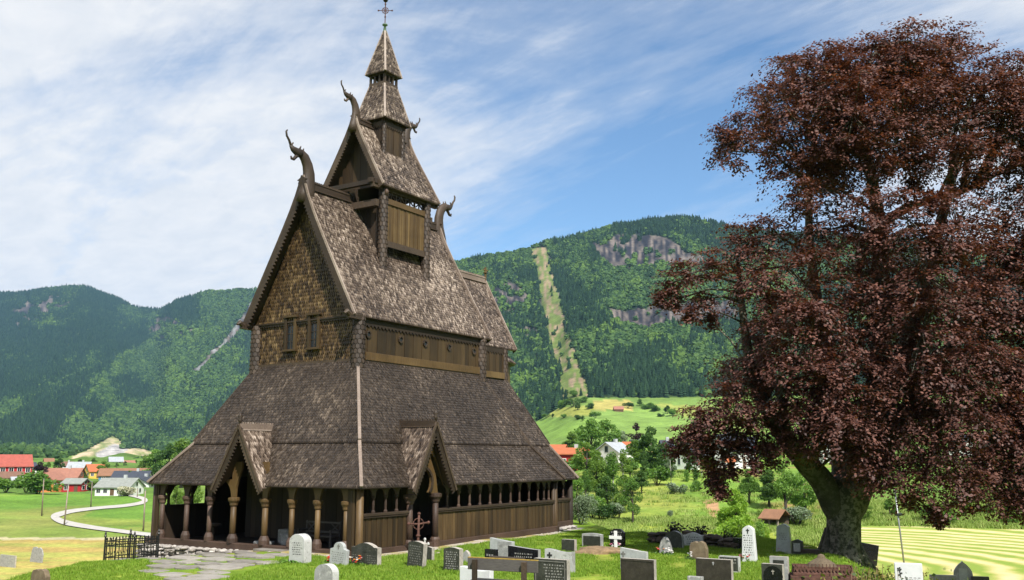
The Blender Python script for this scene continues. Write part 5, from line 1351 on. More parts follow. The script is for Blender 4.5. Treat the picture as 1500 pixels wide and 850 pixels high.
# rusty grave monument
g = gp(1205, 858); mo = empty('grave_monument', g, YAW + .35, 'rusty brown iron grave monument with crested stepped top at the bottom edge', 'monument')
mb = MB(); mb.box((-.85, -.45, -.1), (.85, .45, .28)); mb.box((-.78, -.4, .28), (.78, .4, .36)); mb.build('plinth', M['rust'], mo, bevel=.01)
mb = MB(); mb.prism([(-.72, -.34, .36), (.72, -.34, .36), (.66, -.28, .5), (-.66, -.28, .5)], (0, .6, 0)); mb.build('body', M['rust'], mo)
mb = MB()
for y in (-.36, .36): zigzag(mb, [(-.76, y, .52), (.76, y, .52)], (0, 0, -1), -.11 + .28, .09, (0, .02, 0), .6)
for x in (-.76, .76): zigzag(mb, [(x, -.36, .52), (x, .36, .52)], (0, 0, -1), .17, .09, (.02, 0, 0), .6)
n_ = 17
for k in range(n_): x = -.74 + 1.48 * k / (n_ - 1); mb.beam((x, -.36, .5), (x, -.36, .6), .03, .02, (1, 0, 0))
mb.build('cresting', M['rust'], mo)
mb = MB(); mb.lathe(0, 0, [(.34, .5), (.3, .58), (.2, .66), (.1, .72), (.07, .8), (.02, .83)], 12, sx=1.2, sy=.7); mb.build('cap', M['stone_brown'], mo)

# floodlight pole by the meadow
g = gp(1326, 839); b_ = Vector((g.x, g.y, g.z)); lp = empty('light_pole', b_, 0, 'slim grey metal pole with a small floodlight beside the mown meadow', 'lamp post', tilt=(0, -.06))
hp = (839 - 727) * g.y / F
mb = MB(); mb.tube([(0, 0, -.2), (0, 0, hp)], [.05, .04], 10); mb.build('pole', M['steel'], lp, True)
mb = MB(); mb.box((-.14, -.16, hp * .70), (.2, .1, hp * .70 + .14)); mb.beam((0, 0, hp * .7), (.12, -.1, hp * .7), .05, .05); fl_ = mb.build('floodlight', M['iron'], lp, bevel=.01)
mb = MB(); mb.box((-.12, -.175, hp * .70 + .015), (.18, -.165, hp * .70 + .125)); mb.build('lens', M['glass'], fl_)
mb = MB(); mb.box((-.07, -.07, hp - .1), (.07, .07, hp + .12)); mb.build('sensor_head', M['steel'], lp, bevel=.01)
# flower bed near the bottom right
g = gp(1283, 862); fb = empty('flower_bed', g, 0, 'wild bed of yellow-green plants and dry stalks by the white flower stone', 'plants')
P = NR.normal(size=(900, 3)) * np.array([.75, .5, .22]); P[:, 2] = np.abs(P[:, 2]); M['bed'] = leafmat('bed_leaves', (.05, .09, .015), (.13, .17, .03), (.34, .27, .09), inst=0); quads_mesh('foliage', leaf_quads(P, .06, NR, up=.1), NR.random(900), M['bed'], fb)
mb = MB()
for k in range(40): a_ = (R.gauss(0, .7), R.gauss(0, .4)); mb.tube([(a_[0], a_[1], 0), (a_[0] + R.uniform(-.1, .1), a_[1], R.uniform(.3, .6))], .008, 4)
mb.build('stalks', M['soil'], fb)
# wooden poles in the left field
for (u, vt, vb, lab) in ((61, 705, 756, 'thin leaning weathered pole at the left of the field'), (94, 714, 770, 'tallest pale pole beside the road bend'), (133, 708, 743, 'thin pale pole inside the road curve'), (210, 722, 778, 'pale pole next to the church left edge'), (201, 716, 729, 'short pale post by the white cottage')):
    g = gp(u, vb, 40, 500); h_ = (vb - vt) * g.y / F; po = empty('field_pole', g, 0, lab, 'pole', 'poles along the valley road', (0, R.uniform(-.03, .04)))
    mb = MB(); mb.tube([(0, 0, -.3), (0, 0, h_)], [.13, .09], 7); mb.build('shaft', M['timber_pale'], po, True); mb = MB(); mb.lathe(0, 0, [(.11, h_), (.11, h_ + .12), (.02, h_ + .18)], 7); mb.build('cap', M['steel'], po)
# =================================================================== TREES
M['bark_grey'] = stone('beech_bark', (.03, .027, .021), (.13, .118, .094), (.27, .25, .205), 2.2, .9, (.035, .035, .022), lichen_amt=.5)
M['bark_dark'] = plain('dark_bark', (.06, .05, .04), .9, .4)
M['bark_pale'] = plain('birch_bark', (.42, .4, .37), .8, .3)
M['leaf_beech'] = leafmat('copper_beech_leaf', (.030, .012, .011), (.098, .041, .032), (.25, .115, .088), .55, .28, 0., .35, 1.4)
M['leaf_mid'] = leafmat('mid_green_leaf', (0.0588, 0.126, 0.02688), (0.1344, 0.2605, 0.0504), (0.2352, 0.3947, 0.084), trans=.45, inst=.4)
M['leaf_light'] = leafmat('light_green_leaf', (0.0805, 0.1437, 0.0253), (0.1495, 0.2587, 0.046), (0.2415, 0.368, 0.0805), trans=.45, inst=.3)
M['leaf_deep'] = leafmat('deep_green_leaf', (0.02916, 0.0729, 0.01944), (0.06804, 0.1458, 0.03564), (0.1296, 0.2268, 0.0567), trans=.45, inst=.4)
M['leaf_silver'] = leafmat('silver_willow_leaf', (.10, .15, .08), (.2, .27, .16), (.33, .4, .28), trans=.25, inst=.3)
M['leaf_yellow'] = leafmat('yellow_green_leaf', (0.108, 0.216, 0.02025), (0.216, 0.378, 0.0405), (0.351, 0.513, 0.081), trans=.45, inst=.2)
M['leaf_purple'] = leafmat('dark_purple_leaf', (.012, .008, .010), (.035, .015, .02), (.07, .03, .035), trans=.1, inst=.3)
M['blossom'] = leafmat('cream_blossom', (.3, .33, .2), (.5, .5, .36), (.65, .62, .5), trans=.2, inst=.2)

def crown_pts(lobes, n, rng, shell=.55):
    """points spread through overlapping lobes, denser towards their skins"""
    L_ = np.array(lobes); wts = (L_[:, 3] * L_[:, 4]) ** 1.0; wts /= wts.sum(); k = rng.choice(len(L_), n, p=wts)
    d = rng.normal(size=(n, 3)); d /= np.linalg.norm(d, axis=1)[:, None]
    r = shell + (1 - shell) * rng.random(n) ** .6; r *= 1 + .16 * np.sin(d[:, 0] * 7 + k) * np.sin(d[:, 1] * 6 + 2 * k)
    return L_[k, :3] + d * r[:, None] * np.stack([L_[k, 3], L_[k, 3], L_[k, 4]], 1)

PROTO = {}
def proto(kind, seed, fine=1):
    key = (kind, seed, fine)
    if key in PROTO: return PROTO[key]
    rng = np.random.default_rng(seed * 97 + len(kind) * 13 + ord(kind[0])); rr = random.Random(seed + 5)
    tr = MB(); lob = []
    if kind in ('broad', 'dense', 'loose'):
        H = 9.; n = {'broad': 3000, 'dense': 3800, 'loose': 2000}[kind]
        tr.tube([(0, 0, -.5), (.05, 0, 1.5), (-.05, .1, 4), (.1, 0, 7)], [.28, .22, .16, .05], 7)
        for k in range(15 if kind != 'loose' else 12):
            a = rr.uniform(0, 6.28); z = rr.uniform(2.6 if kind != 'dense' else 1.8, 7.6); rad = 2.5 * math.sin(PI * min(1, max(.12, (z - 1.2) / 7.6)) ** .8)
            d = rad * rr.uniform(.35, .95); p = (d * math.cos(a), d * math.sin(a), z); lob.append((*p, rr.uniform(.75, 1.45), rr.uniform(.6, 1.1)))
            tr.tube([(0, 0, max(1.5, z - 2)), (p[0] * .5, p[1] * .5, z - .7), p], [.08, .05, .02], 5)
        lob.append((0, 0, 8.0, 1.0, .95)); size = .23 if kind != 'loose' else .2
    elif kind == 'birch':
        H = 9.; n = 1500; tr.tube([(0, 0, -.5), (.1, 0, 3), (-.05, .05, 6), (0, 0, 8.8)], [.14, .11, .07, .02], 7)
        for k in range(14):
            z = rr.uniform(2.4, 8.3); a = rr.uniform(0, 6.28); d = rr.uniform(.2, 1.5) * math.sin(PI * min(1, (z - 1.4) / 7.6)); p = (d * math.cos(a), d * math.sin(a), z); lob.append((*p, rr.uniform(.4, .75), rr.uniform(.5, .9)))
            tr.tube([(0, 0, z - .8), p], [.04, .012], 4)
        lob.append((0, 0, 8.6, .45, .6)); size = .17
    elif kind == 'spruce':
        H = 10.; n = 2600; tr.tube([(0, 0, -.5), (0, 0, 9.6)], [.22, .03], 7)
        for k in range(34):
            z = 1.0 + 8.6 * k / 34; rad = 2.1 * (1 - (z - .6) / 9.4) + .12
            for q in range(3): a = rr.uniform(0, 6.28); lob.append((rad * .6 * math.cos(a), rad * .6 * math.sin(a), z, rad * .5, .22 + rad * .08))
        size = .19
    elif kind in ('bush', 'round'):
        H = 2.4; n = 1500
        for k in range(9): a = rr.uniform(0, 6.28); d = rr.uniform(.2, 1.15); lob.append((d * math.cos(a), d * math.sin(a), rr.uniform(.5, 1.7), rr.uniform(.5, .8), rr.uniform(.45, .75)))
        for k in range(6): a = rr.uniform(0, 6.28); tr.tube([(0, 0, -.2), (.4 * math.cos(a), .4 * math.sin(a), .8), (.8 * math.cos(a), .8 * math.sin(a), 1.6)], [.05, .035, .01], 5)
        size = .13
    elif kind == 'column':
        H = 3.; n = 900
        for k in range(8): z = .3 + k * .34; lob.append((rr.uniform(-.1, .1), rr.uniform(-.1, .1), z, .55 * math.sin(PI * (z + .5) / 4) + .05, .35))
        tr.tube([(0, 0, -.2), (0, 0, 2.4)], [.07, .02], 5); size = .11
    n = int(n * fine ** 1.7); size = size / fine
    P = crown_pts(lob, n, rng, .5 if kind != 'spruce' else .3)
    Q = leaf_quads(P, size, rng, .2, .7, .35)
    me_c = quads_mesh(kind + '_foliage', Q, rng.beta(2, 2, n), M['leaf_mid'], 'mesh')
    PROTO[key] = (tr, me_c, H); return PROTO[key]
_TM = {}
def tree(u, vt, vb, kind, leaf, label, seed=0, wide=1.0, bark='bark_dark', name=None, group=None, cat=None, r=None, rr=(40, 1400)):
    g = at_r(u, r) if r else gp(u, vb, *rr)
    fine = 2.2 if g.y < 80 else (1.5 if g.y < 135 else 1); tr, me_c, H = proto(kind, seed, fine); h = (vb - vt) * (g.y / CP) / F; s = h / H
    if r:
        vg = float(v_of(np.array([g.x]), np.array([g.y]), np.array([g.z]))[0]); s = max(.2, (vg - vt) * (g.y / CP) / F / H)
    nm = name or {'bush': 'shrub', 'round': 'shrub', 'spruce': 'conifer_tree', 'birch': 'birch_tree', 'column': 'columnar_shrub'}.get(kind, 'broadleaf_tree')
    t = empty(nm, g, R.uniform(0, 6.28), label, cat or ('shrub' if 'shrub' in nm else 'tree'), group); t.scale = (s * wide, s * wide, s)
    key = (kind, seed, bark)
    if key not in _TM:
        o = tr.build('trunk' if 'shrub' not in nm else 'stems', M[bark], t, True); _TM[key] = o.data
    else:
        o = bpy.data.objects.new('trunk' if 'shrub' not in nm else 'stems', _TM[key]); COL.objects.link(o); o.parent = t
    ck = (kind, seed, leaf, fine)
    if ck not in _TM: m_ = me_c.copy(); m_.materials.clear(); m_.materials.append(M[leaf]); _TM[ck] = m_
    o = bpy.data.objects.new('crown' if 'shrub' not in nm else 'foliage', _TM[ck]); COL.objects.link(o); o.parent = t
    return t

# ---- the copper beech
bY = 35.7
def bp(u, v, dy=0): return at_Y(u, v, bY + dy)
base = at_r(1232, 37.6); base = Vector((bp(1232, 808).x, bY, hz(bp(1232, 808).x, bY)))
BT = empty('copper_beech', base, 0, 'huge copper beech with dark purple drooping foliage and a thick grey trunk', 'tree')
mb = MB()
def stem(pts, rad, n=14):
    P = [bp(*p) - base for p in pts]; P = [Vector(p) for p in cat([tuple(p) for p in P], 4)]
    k = np.linspace(0, len(rad) - 1, len(P)); rd = list(np.interp(k, range(len(rad)), rad)); mb.tube(P, rd, n); return P
stems = []
tp = [bp(1233, 826) - base, bp(1234, 808) - base, bp(1235, 795) - base, bp(1236, 770) - base, bp(1236, 745) - base, bp(1238, 722) - base, bp(1240, 700) - base]
mb.tube(tp, [.9, .72, .63, .6, .62, .66, .5], 24)
for k in range(8):
    a = k * .79 + .3; mb.tube([(math.cos(a) * 1.25, math.sin(a) * 1.25, -.3), (math.cos(a) * .86, math.sin(a) * .86, -.02), (math.cos(a) * .6, math.sin(a) * .6, .45), (math.cos(a) * .5, math.sin(a) * .5, 1.2)], [.06, .17, .2, .03], 10)
stems.append(stem([(1237, 775, 0), (1222, 742, -.1), (1205, 706, -.3), (1182, 680, -.6), (1158, 652, -.9), (1128, 608, -1.2), (1104, 555, -1.4), (1092, 490, -1.4), (1085, 430, -1.2), (1080, 380, -1)], [.3, .46, .44, .40, .34, .28, .22, .16, .11, .05]))
stems.append(stem([(1237, 775, 0), (1240, 740, 0), (1255, 690, 0), (1270, 630, .1), (1286, 555, .2), (1292, 480, .1), (1290, 400, -.2), (1287, 330, -.5), (1278, 268, -.8), (1266, 200, -.8), (1264, 130, -.6), (1285, 70, -.3)], [.3, .55, .5, .46, .42, .37, .33, .28, .22, .16, .1, .04]))
stems.append(stem([(1237, 775, 0), (1250, 740, .1), (1268, 700, .2), (1305, 640, .2), (1348, 575, 0), (1392, 512, -.4), (1435, 450, -.8), (1480, 385, -1), (1530, 310, -1)], [.3, .5, .46, .4, .33, .27, .2, .14, .06]))
stems.append(stem([(1245, 735, .4), (1262, 670, .9), (1310, 560, 1.4), (1350, 430, 1.6), (1382, 310, 1.4), (1408, 210, 1), (1425, 130, .6)], [.45, .4, .33, .26, .2, .13, .05]))
stems.append(stem([(1235, 735, .5), (1230, 650, 1.2), (1215, 540, 1.8), (1195, 430, 2), (1185, 330, 1.8), (1190, 220, 1.2), (1205, 130, .6)], [.4, .36, .3, .22, .16, .1, .04]))
stems.append(stem([(1330, 600, .1), (1420, 610, -.6), (1510, 610, -1.2), (1600, 640, -1.5)], [.26, .2, .13, .05]))
stems.append(stem([(1287, 330, -.5), (1340, 300, -.9), (1410, 280, -1), (1480, 245, -1), (1560, 215, -.8)], [.2, .16, .12, .08, .04]))
stems.append(stem([(1392, 512, -.4), (1412, 490, -1.0), (1450, 478, -1.8), (1520, 480, -2.4)], [.24, .24, .14, .06]))
PADS = """1330 58 1.9;1270 76 1.7;1388 82 1.9;1216 82 1.4;1182 112 1.7;1440 118 2;1490 128 2;1550 150 2.3;1325 120 2.3;1235 130 1.9;
1132 172 1.7;1088 196 1.1;1072 222 .9;1060 205 .7;1180 196 2;1150 236 1.2;1250 170 2.2;1235 225 1.8;1320 186 2.2;1400 178 2.3;1480 196 2.3;1560 220 2.5;1630 190 2.2;
1172 286 .9;1192 250 1.3;1300 245 .6;1350 232 .9;1420 228 1.0;1500 255 1.0;1560 262 1.5;
1200 340 1.8;1122 350 1.2;1085 352 .9;1262 322 1.5;1330 322 1.7;1400 332 1.8;1470 332 2;1545 330 2.4;1620 300 2.4;
1046 388 .9;1004 402 .75;975 416 .6;968 442 .4;990 440 .5;1030 440 .6;1012 462 .4;1040 470 .35;1098 396 1.3;
1122 440 1.6;1180 420 1.9;1260 400 2.2;1350 402 2.3;1440 410 2.4;1530 420 2.5;1620 400 2.5;1690 380 2;
1112 500 1.4;1180 500 2;1260 490 2.3;1350 490 2.4;1430 480 2.3;1520 510 2.6;1610 500 2.6;1690 480 2;
1090 560 1.3;1148 566 1.8;1230 570 2.2;1320 570 2.4;1410 570 2.3;1500 590 2.5;1590 590 2.5;1670 580 2.2;
1056 606 1.0;1012 640 .55;994 656 .4;1040 655 .6;1048 700 .42;1056 722 .32;1098 622 1.0;1120 650 .5;1190 625 1.2;1290 640 1.9;1372 650 2;1450 650 2.2;1530 660 2.4;1620 660 2.2;
1150 655 .5;1302 690 1.1;1355 700 1.3;1420 700 1.5;1490 702 1.6;1560 710 1.6;1330 728 .6;1368 752 .35;1378 766 .25;1425 728 .8;1478 738 .7;1510 745 .7;1240 640 1.2;1215 600 1.3;1020 620 .9;1000 645 .75;1030 665 .75;1048 690 .55;1052 712 .42;1078 636 .9;1080 590 1.1;1065 660 .55;1090 648 .6;1108 682 .45;1040 625 .8;1125 668 .6;1072 690 .4;1340 268 .5;1430 266 .55;1370 296 .6"""
FRONT = '1215 645 .9;1262 668 .9;1240 615 1.3;1155 615 1.1;1180 648 .7;1290 690 .8;1205 580 1.4'
pads = []
for row in PADS.replace('\n', '').split(';'):
    u_, v_, r_ = [float(q) for q in row.split()]; v_ += max(0, 150 - v_) * .27
    lim = max(.4, 4.6 * math.sqrt(max(.05, 1 - min(1, ((u_ - 1340) / 400) ** 2)) * max(.05, 1 - min(1, ((v_ - 400) / 400) ** 2))))
    pads.append((u_, v_, r_, -R.uniform(.35, 1.0) * lim))
    if r_ > 1.2 and R.random() < .72 and not (235 < v_ < 345 and u_ > 1230): pads.append((u_ + R.uniform(-30, 30), v_ + R.uniform(-20, 25), r_ * .9, R.uniform(.1, 1.0) * lim))
for row in FRONT.split(';'):
    u_, v_, r_ = [float(q) for q in row.split()]; pads.append((u_, v_, r_, -R.uniform(2, 3.6)))
allst = [p for s_ in stems for p in s_]
LP = []; LN = []; LRN = []; nodes = []; pads.sort(key=lambda p: p[1])
lr = np.random.default_rng(5)
for (u_, v_, r_, dy) in pads:
    c = bp(u_, v_, dy) - base
    # supporting limb
    ax0 = Vector((2.0, 0, 0)); hc = ((c - ax0) * Vector((1, 1, 0))).length; cand = [p for p in allst if p.z < c.z + .3 and ((p - ax0) * Vector((1, 1, 0))).length < max(hc * .8, .8)] or allst[:1]
    if v_ > 585 and (u_ < 1130 or u_ > 1310): cand = [p for p in allst + nodes if p.z > c.z + .35]
    q = min(cand, key=lambda p: (p - c).length); nodes.append(c)
    if (q - c).length > .3:
        mid = q.lerp(c, .5) + Vector((0, 0, .12 * (c - q).length)); mb.tube([q, q.lerp(mid, .5) + Vector((0, 0, .05)), mid, mid.lerp(c, .6), c], [max(.035, .05 * r_ + .02), .045 * r_ + .015, .036 * r_ + .012, .03, .02], 6)
    ns = int(23 + 19 * r_ * r_); out = Vector((c.x, c.y, 0)); oa = math.atan2(out.y, out.x)
    for k in range(ns):
        th = lr.uniform(0, 2 * PI); Rr = r_ * lr.uniform(.55, 1.1); nl = int(32 * (.5 + Rr * .55)); 
        t = lr.uniform(.12, 1., nl); dro = lr.uniform(.32, .9); h0 = (lr.integers(0, 3) - 1 + lr.uniform(-.32, .32)) * r_ * .48; asym = .25 * math.cos(th - oa)
        x = Rr * t * math.cos(th); y = Rr * t * math.sin(th); z = h0 + Rr * (.28 * t - (dro - asym * .3) * t ** 2.2)
        P = np.stack([x, y, z], 1) + np.array(c); jit = lr.normal(size=(nl, 3)) * np.array([.11, .11, .05]); LP.append(P + jit)
        sl = .28 - 2.2 * (dro) * t ** 1.2; nn = np.stack([-sl * math.cos(th), -sl * math.sin(th), np.ones(nl)], 1); nn += lr.normal(size=(nl, 3)) * .33; LN.append(nn)
        LRN.append(np.clip(lr.beta(2, 2.2, nl) * .8 + lr.uniform(0, .2), 0, 1))
        if k % 6 == 0 and r_ > .5:
            pp = [c + Vector((Rr * s_ * math.cos(th), Rr * s_ * math.sin(th), h0 + Rr * (.28 * s_ - dro * s_ ** 2.2))) for s_ in (.05, .4, .8)]; pp[0] = c; mb.tube(pp, [.02, .013, .006], 4)
mb.build('trunk', M['bark_grey'], BT, True)
LP = np.concatenate(LP); LN = np.concatenate(LN); LRN = np.concatenate(LRN); LN /= np.linalg.norm(LN, axis=1)[:, None]
n = len(LP); tt = lr.normal(size=(n, 3)); tt[:, 2] -= .6; tt -= LN * (tt * LN).sum(1)[:, None]; tt /= np.linalg.norm(tt, axis=1)[:, None]; bb = np.cross(LN, tt)
sz = lr.uniform(.042, .08, n)[:, None]; fo = LN * sz * lr.uniform(-.1, .3, n)[:, None]
quads_mesh('crown', np.stack([LP - tt * sz, LP + bb * sz * .62 + fo, LP + tt * sz, LP - bb * sz * .62 + fo], 1), LRN, M['leaf_beech'], BT)
print('beech leaves', n)

# ---- trees and shrubs between the churchyard and the village (right of the church)
gM = 'trees on the bank behind the churchyard'
tree(851, 733, 779, 'round', 'leaf_silver', 'silver-leaved willow shrub touching the far corner of the church', 0, .8, rr=(50, 1400))
tree(858, 690, 742, 'loose', 'leaf_mid', 'slim mid-green tree rising just behind the church eave', 1, .75, group=gM)
tree(874, 662, 735, 'broad', 'leaf_light', 'light-green willow-like tree below the red house', 2, .95, group=gM)
tree(899, 668, 748, 'birch', 'leaf_mid', 'tall birch with a straight pale trunk, first right of the light-green tree', 0, 1.25, 'bark_pale', group=gM)
tree(914, 664, 742, 'birch', 'leaf_light', 'pale-leaved birch directly left of the big dark tree', 1, 1.2, 'bark_pale', group=gM)
tree(927, 704, 768, 'loose', 'leaf_mid', 'small isolated tree on the grass with its own dark shadow', 3, .9, group=gM)
tree(889, 700, 756, 'dense', 'leaf_deep', 'dark bushy tree at the foot of the tall birch', 1, 1.05, group=gM)
tree(868, 724, 762, 'bush', 'leaf_mid', 'rounded mid-green shrub right of the silver willow', 1, 1.0, group='shrubs on the bank')
tree(906, 735, 760, 'bush', 'leaf_silver', 'pale grey-green shrub between the birch and the isolated tree', 2, .9, group='shrubs on the bank')
tree(955, 627, 697, 'dense', 'leaf_deep', 'big dark-crowned tree in the middle of the village edge', 2, 1.05, group=gM)
tree(975, 650, 703, 'broad', 'leaf_deep', 'dark rounded tree leaning out right of the big dark one', 3, 1.0, group=gM)
tree(983, 668, 712, 'birch', 'leaf_silver', 'pale young birch on the sunny bank under the white houses', 2, 1.1, 'bark_pale', group=gM)
tree(1028, 650, 700, 'birch', 'leaf_light', 'thin-stemmed birch before the white houses', 3, .9, 'bark_pale', group=gM)
tree(1006, 688, 706, 'column', 'leaf_mid', 'small clipped conical shrub below the white houses', 0, 1.1)
tree(1019, 684, 704, 'column', 'leaf_deep', 'darker clipped conical shrub beside the thin birch', 1, 1.2)
tree(991, 706, 724, 'bush', 'leaf_silver', 'low grey-green shrub alone on the sunny bank', 3, 1.3, group='shrubs on the bank')
tree(1022, 704, 720, 'bush', 'leaf_mid', 'low green shrub right of the grey-green one on the bank', 0, 1.2, group='shrubs on the bank')
tree(1044, 700, 722, 'bush', 'leaf_deep', 'dark low shrub under the hanging beech tip', 1, 1.2, group='shrubs on the bank')
tree(981, 747, 758, 'bush', 'leaf_silver', 'tiny grey shrub on the slope below the bare earth patch', 2, 1.0, group='shrubs on the bank')
tree(1074, 721, 786, 'broad', 'leaf_yellow', 'bright yellow-green bushy tree behind the tall white gravestone', 4, 1.0, r=95)
tree(1092, 752, 796, 'round', 'leaf_yellow', 'bright yellow-green shrub at the end of the stone wall', 3, .75, r=88)
tree(1060, 762, 792, 'bush', 'leaf_yellow', 'low lime-green shrub left of the yellow-green tree', 3, 1.2, r=90)
tree(1108, 768, 800, 'column', 'leaf_mid', 'tall hedge-like shrub right of the tall white gravestone', 1, .9, r=84)
tree(1127, 690, 745, 'dense', 'leaf_deep', 'dark thicket tree above the open shed', 4, 1.3, group=gM)
tree(1152, 672, 764, 'loose', 'leaf_mid', 'tall loose tree with a bare trunk right of the open shed', 5, .95, group=gM)
tree(1098, 690, 740, 'broad', 'leaf_mid', 'round green tree left of the dark thicket tree', 5, 1.1, group=gM)
tree(1180, 690, 758, 'broad', 'leaf_mid', 'green tree seen past the left limb of the beech', 2, 1.2, group=gM)
tree(1168, 742, 772, 'bush', 'leaf_silver', 'pale tall-grass shrub beside the open shed', 1, 1.6, group='shrubs on the bank')
tree(867, 615, 676, 'broad', 'leaf_mid', 'olive-green tree above the red house', 0, 1.1, r=235)
tree(888, 616, 690, 'loose', 'leaf_mid', 'tall loose tree behind the red house gable', 3, 1.1, r=240)
tree(838, 633, 672, 'broad', 'leaf_light', 'light-green tree left behind the red house', 4, 1.2, r=290)
tree(852, 625, 672, 'dense', 'leaf_mid', 'round tree right behind the red house roof', 5, 1.0, r=280)
tree(930, 645, 690, 'broad', 'leaf_light', 'light-green tree below the brick-roofed house', 1, 1.2, r=190)
tree(850, 668, 690, 'bush', 'leaf_light', 'hedge shrub in front of the red house', 3, 1.5, r=205)
tree(828, 672, 690, 'bush', 'leaf_mid', 'shrub left in front of the red house', 2, 1.5, r=205)
tree(912, 632, 662, 'loose', 'leaf_silver', 'pale tree standing behind the white gabled house', 1, 1.2, r=300)
tree(933, 622, 660, 'birch', 'leaf_purple', 'small purple-leaved tree left behind the big dark tree', 4, 1.6, r=270)
tree(1060, 640, 672, 'broad', 'leaf_mid', 'green tree between the white houses and the beech', 3, 1.1, r=250)
tree(1005, 634, 668, 'broad', 'leaf_light', 'light-green tree behind the white houses', 5, 1.1, r=330)
tree(1130, 640, 680, 'broad', 'leaf_mid', 'green tree seen through the lower beech branches', 2, 1.2, r=230)
for (u_, vt_, vb_, kd, lf, sd_, wd, lab) in ((846, 700, 752, 'broad', 'leaf_mid', 3, 1.0, 'mid-green tree right above the silver willow'), (860, 650, 700, 'broad', 'leaf_light', 2, 1.2, 'light tree just below the red house wall'), (882, 676, 722, 'loose', 'leaf_light', 0, 1.1, 'feathery light tree left of the tall birch'), (924, 672, 724, 'dense', 'leaf_mid', 0, 1.0, 'rounded tree below the big dark tree'), (940, 690, 724, 'broad', 'leaf_deep', 4, 1.1, 'low dark tree at the foot of the big dark tree'), (963, 682, 712, 'bush', 'leaf_mid', 1, 1.3, 'shrub tucked under the big dark tree'), (910, 722, 752, 'bush', 'leaf_light', 0, 1.3, 'light shrub among the birches'), (882, 738, 764, 'bush', 'leaf_deep', 2, 1.4, 'dark low shrub right of the rounded mid-green shrub'), (945, 655, 700, 'spruce', 'leaf_deep', 1, .9, 'dark pointed conifer within the big dark tree group'), (890, 640, 684, 'dense', 'leaf_mid', 5, 1.1, 'round tree between the red house and the white gable'), (1010, 660, 694, 'dense', 'leaf_deep', 3, 1.0, 'dark garden tree before the white houses'), (1040, 668, 694, 'round', 'leaf_mid', 2, 1.2, 'garden hedge at the foot of the large white house')):
    tree(u_, vt_, vb_, kd, lf, lab, sd_, wd, group=gM)
# hedge beyond the mown meadow
for k, (u_, vt_, lf, kd, lab) in enumerate([(1262, 738, 'leaf_light', 'broad', 'light bushy tree right of the beech trunk'), (1298, 735, 'leaf_mid', 'dense', 'round green tree beyond the meadow, second from the trunk'), (1335, 742, 'leaf_deep', 'bush', 'dark shrub behind the floodlight pole'), (1372, 738, 'leaf_mid', 'bush', 'green shrub beyond the drooping beech tip'),
        (1408, 730, 'leaf_light', 'broad', 'pale tree beyond the middle of the meadow'), (1440, 742, 'leaf_mid', 'bush', 'green shrub beyond the meadow left of the bare patch'), (1474, 736, 'leaf_mid', 'dense', 'round tree at the far right of the meadow'), (1510, 728, 'leaf_light', 'broad', 'tree at the right frame edge beyond the meadow')]):
    tree(u_, vt_, 770, kd, lf, lab, k % 3, 1.7 if kd == 'bush' else 1.3, r=97 + (k % 3) * 3, group='hedge beyond the mown meadow')
for k, (u_, vt_, lf, kd, lab) in enumerate([(1240, 700, 'leaf_mid', 'broad', 'tree on the slope straight behind the beech trunk'), (1285, 700, 'leaf_deep', 'dense', 'dark tree on the slope right behind the beech trunk'), (1345, 698, 'leaf_mid', 'broad', 'tree on the slope above the floodlight pole'), (1400, 700, 'leaf_mid', 'loose', 'loose tree on the slope above the meadow'), (1455, 695, 'leaf_deep', 'dense', 'dark tree on the slope at the right'), (1498, 690, 'leaf_mid', 'broad', 'tree on the slope at the right frame edge')]):
    tree(u_, vt_, 740, kd, lf, lab, (k + 2) % 6, 1.2, r=150 + 12 * (k % 3), group='trees on the slope behind the beech')
# field hedges on the hillside
hs = [(784, 604, 9), (796, 606, 11), (806, 600, 9), (792, 590, 7), (822, 598, 12), (838, 596, 13), (846, 600, 10), (852, 589, 9), (866, 598, 8), (810, 612, 6), (826, 612, 6), (846, 614, 7), (854, 616, 7), (872, 612, 9), (816, 577, 9), (830, 580, 9), (842, 580, 9), (920, 597, 8), (937, 594, 10), (948, 598, 9), (958, 602, 9), (978, 606, 12), (986, 608, 10), (968, 610, 5), (1000, 612, 4), (800, 612, 6), (779, 612, 8), (1010, 614, 5), (896, 642, 8), (880, 636, 9), (915, 640, 7)]
for k, (u_, vb_, h_) in enumerate(hs):
    tree(u_, vb_ - h_, vb_ + 1, 'round' if k % 3 else 'broad', ('leaf_deep', 'leaf_mid', 'leaf_deep')[k % 3], 'dark hedgerow tree between the pale fields on the hillside', k % 4, 1.5 if k % 3 else 1.2, group='hedgerow trees on the hillside', name='broadleaf_tree', rr=(300, 1200))

# ---- trees and shrubs round the village on the left
gL = 'village trees on the left'
tree(55, 690, 724, 'round', 'leaf_mid', 'large round flowering bush right of the red farmhouse', 0, 1.35, rr=(100, 900))
tree(38, 696, 722, 'bush', 'leaf_light', 'lighter bush hugging the left flank of the large round bush', 1, 1.2, rr=(100, 900))
tree(8, 699, 722, 'round', 'leaf_mid', 'green bush at the left edge below the red farmhouse', 2, 1.4, rr=(100, 900))
tree(60, 678, 700, 'dense', 'leaf_purple', 'dark purple tree above the large round bush', 0, 1.1, r=330)
tree(186, 711, 727, 'bush', 'blossom', 'cream-flowering bush in front of the white cottage', 3, 1.5, rr=(100, 900))
tree(88, 700, 716, 'bush', 'leaf_deep', 'dark shrub in front of the coral houses', 1, 1.6, rr=(100, 900))
tree(134, 704, 719, 'bush', 'leaf_light', 'pale shrub left of the white cottage', 2, 1.7, rr=(100, 900))
tree(160, 713, 724, 'column', 'leaf_deep', 'small dark conical shrub against the white cottage wall', 0, 1.4, rr=(100, 900))
tree(124, 692, 712, 'broad', 'leaf_mid', 'green tree behind the small red shed', 4, 1.2, r=330)
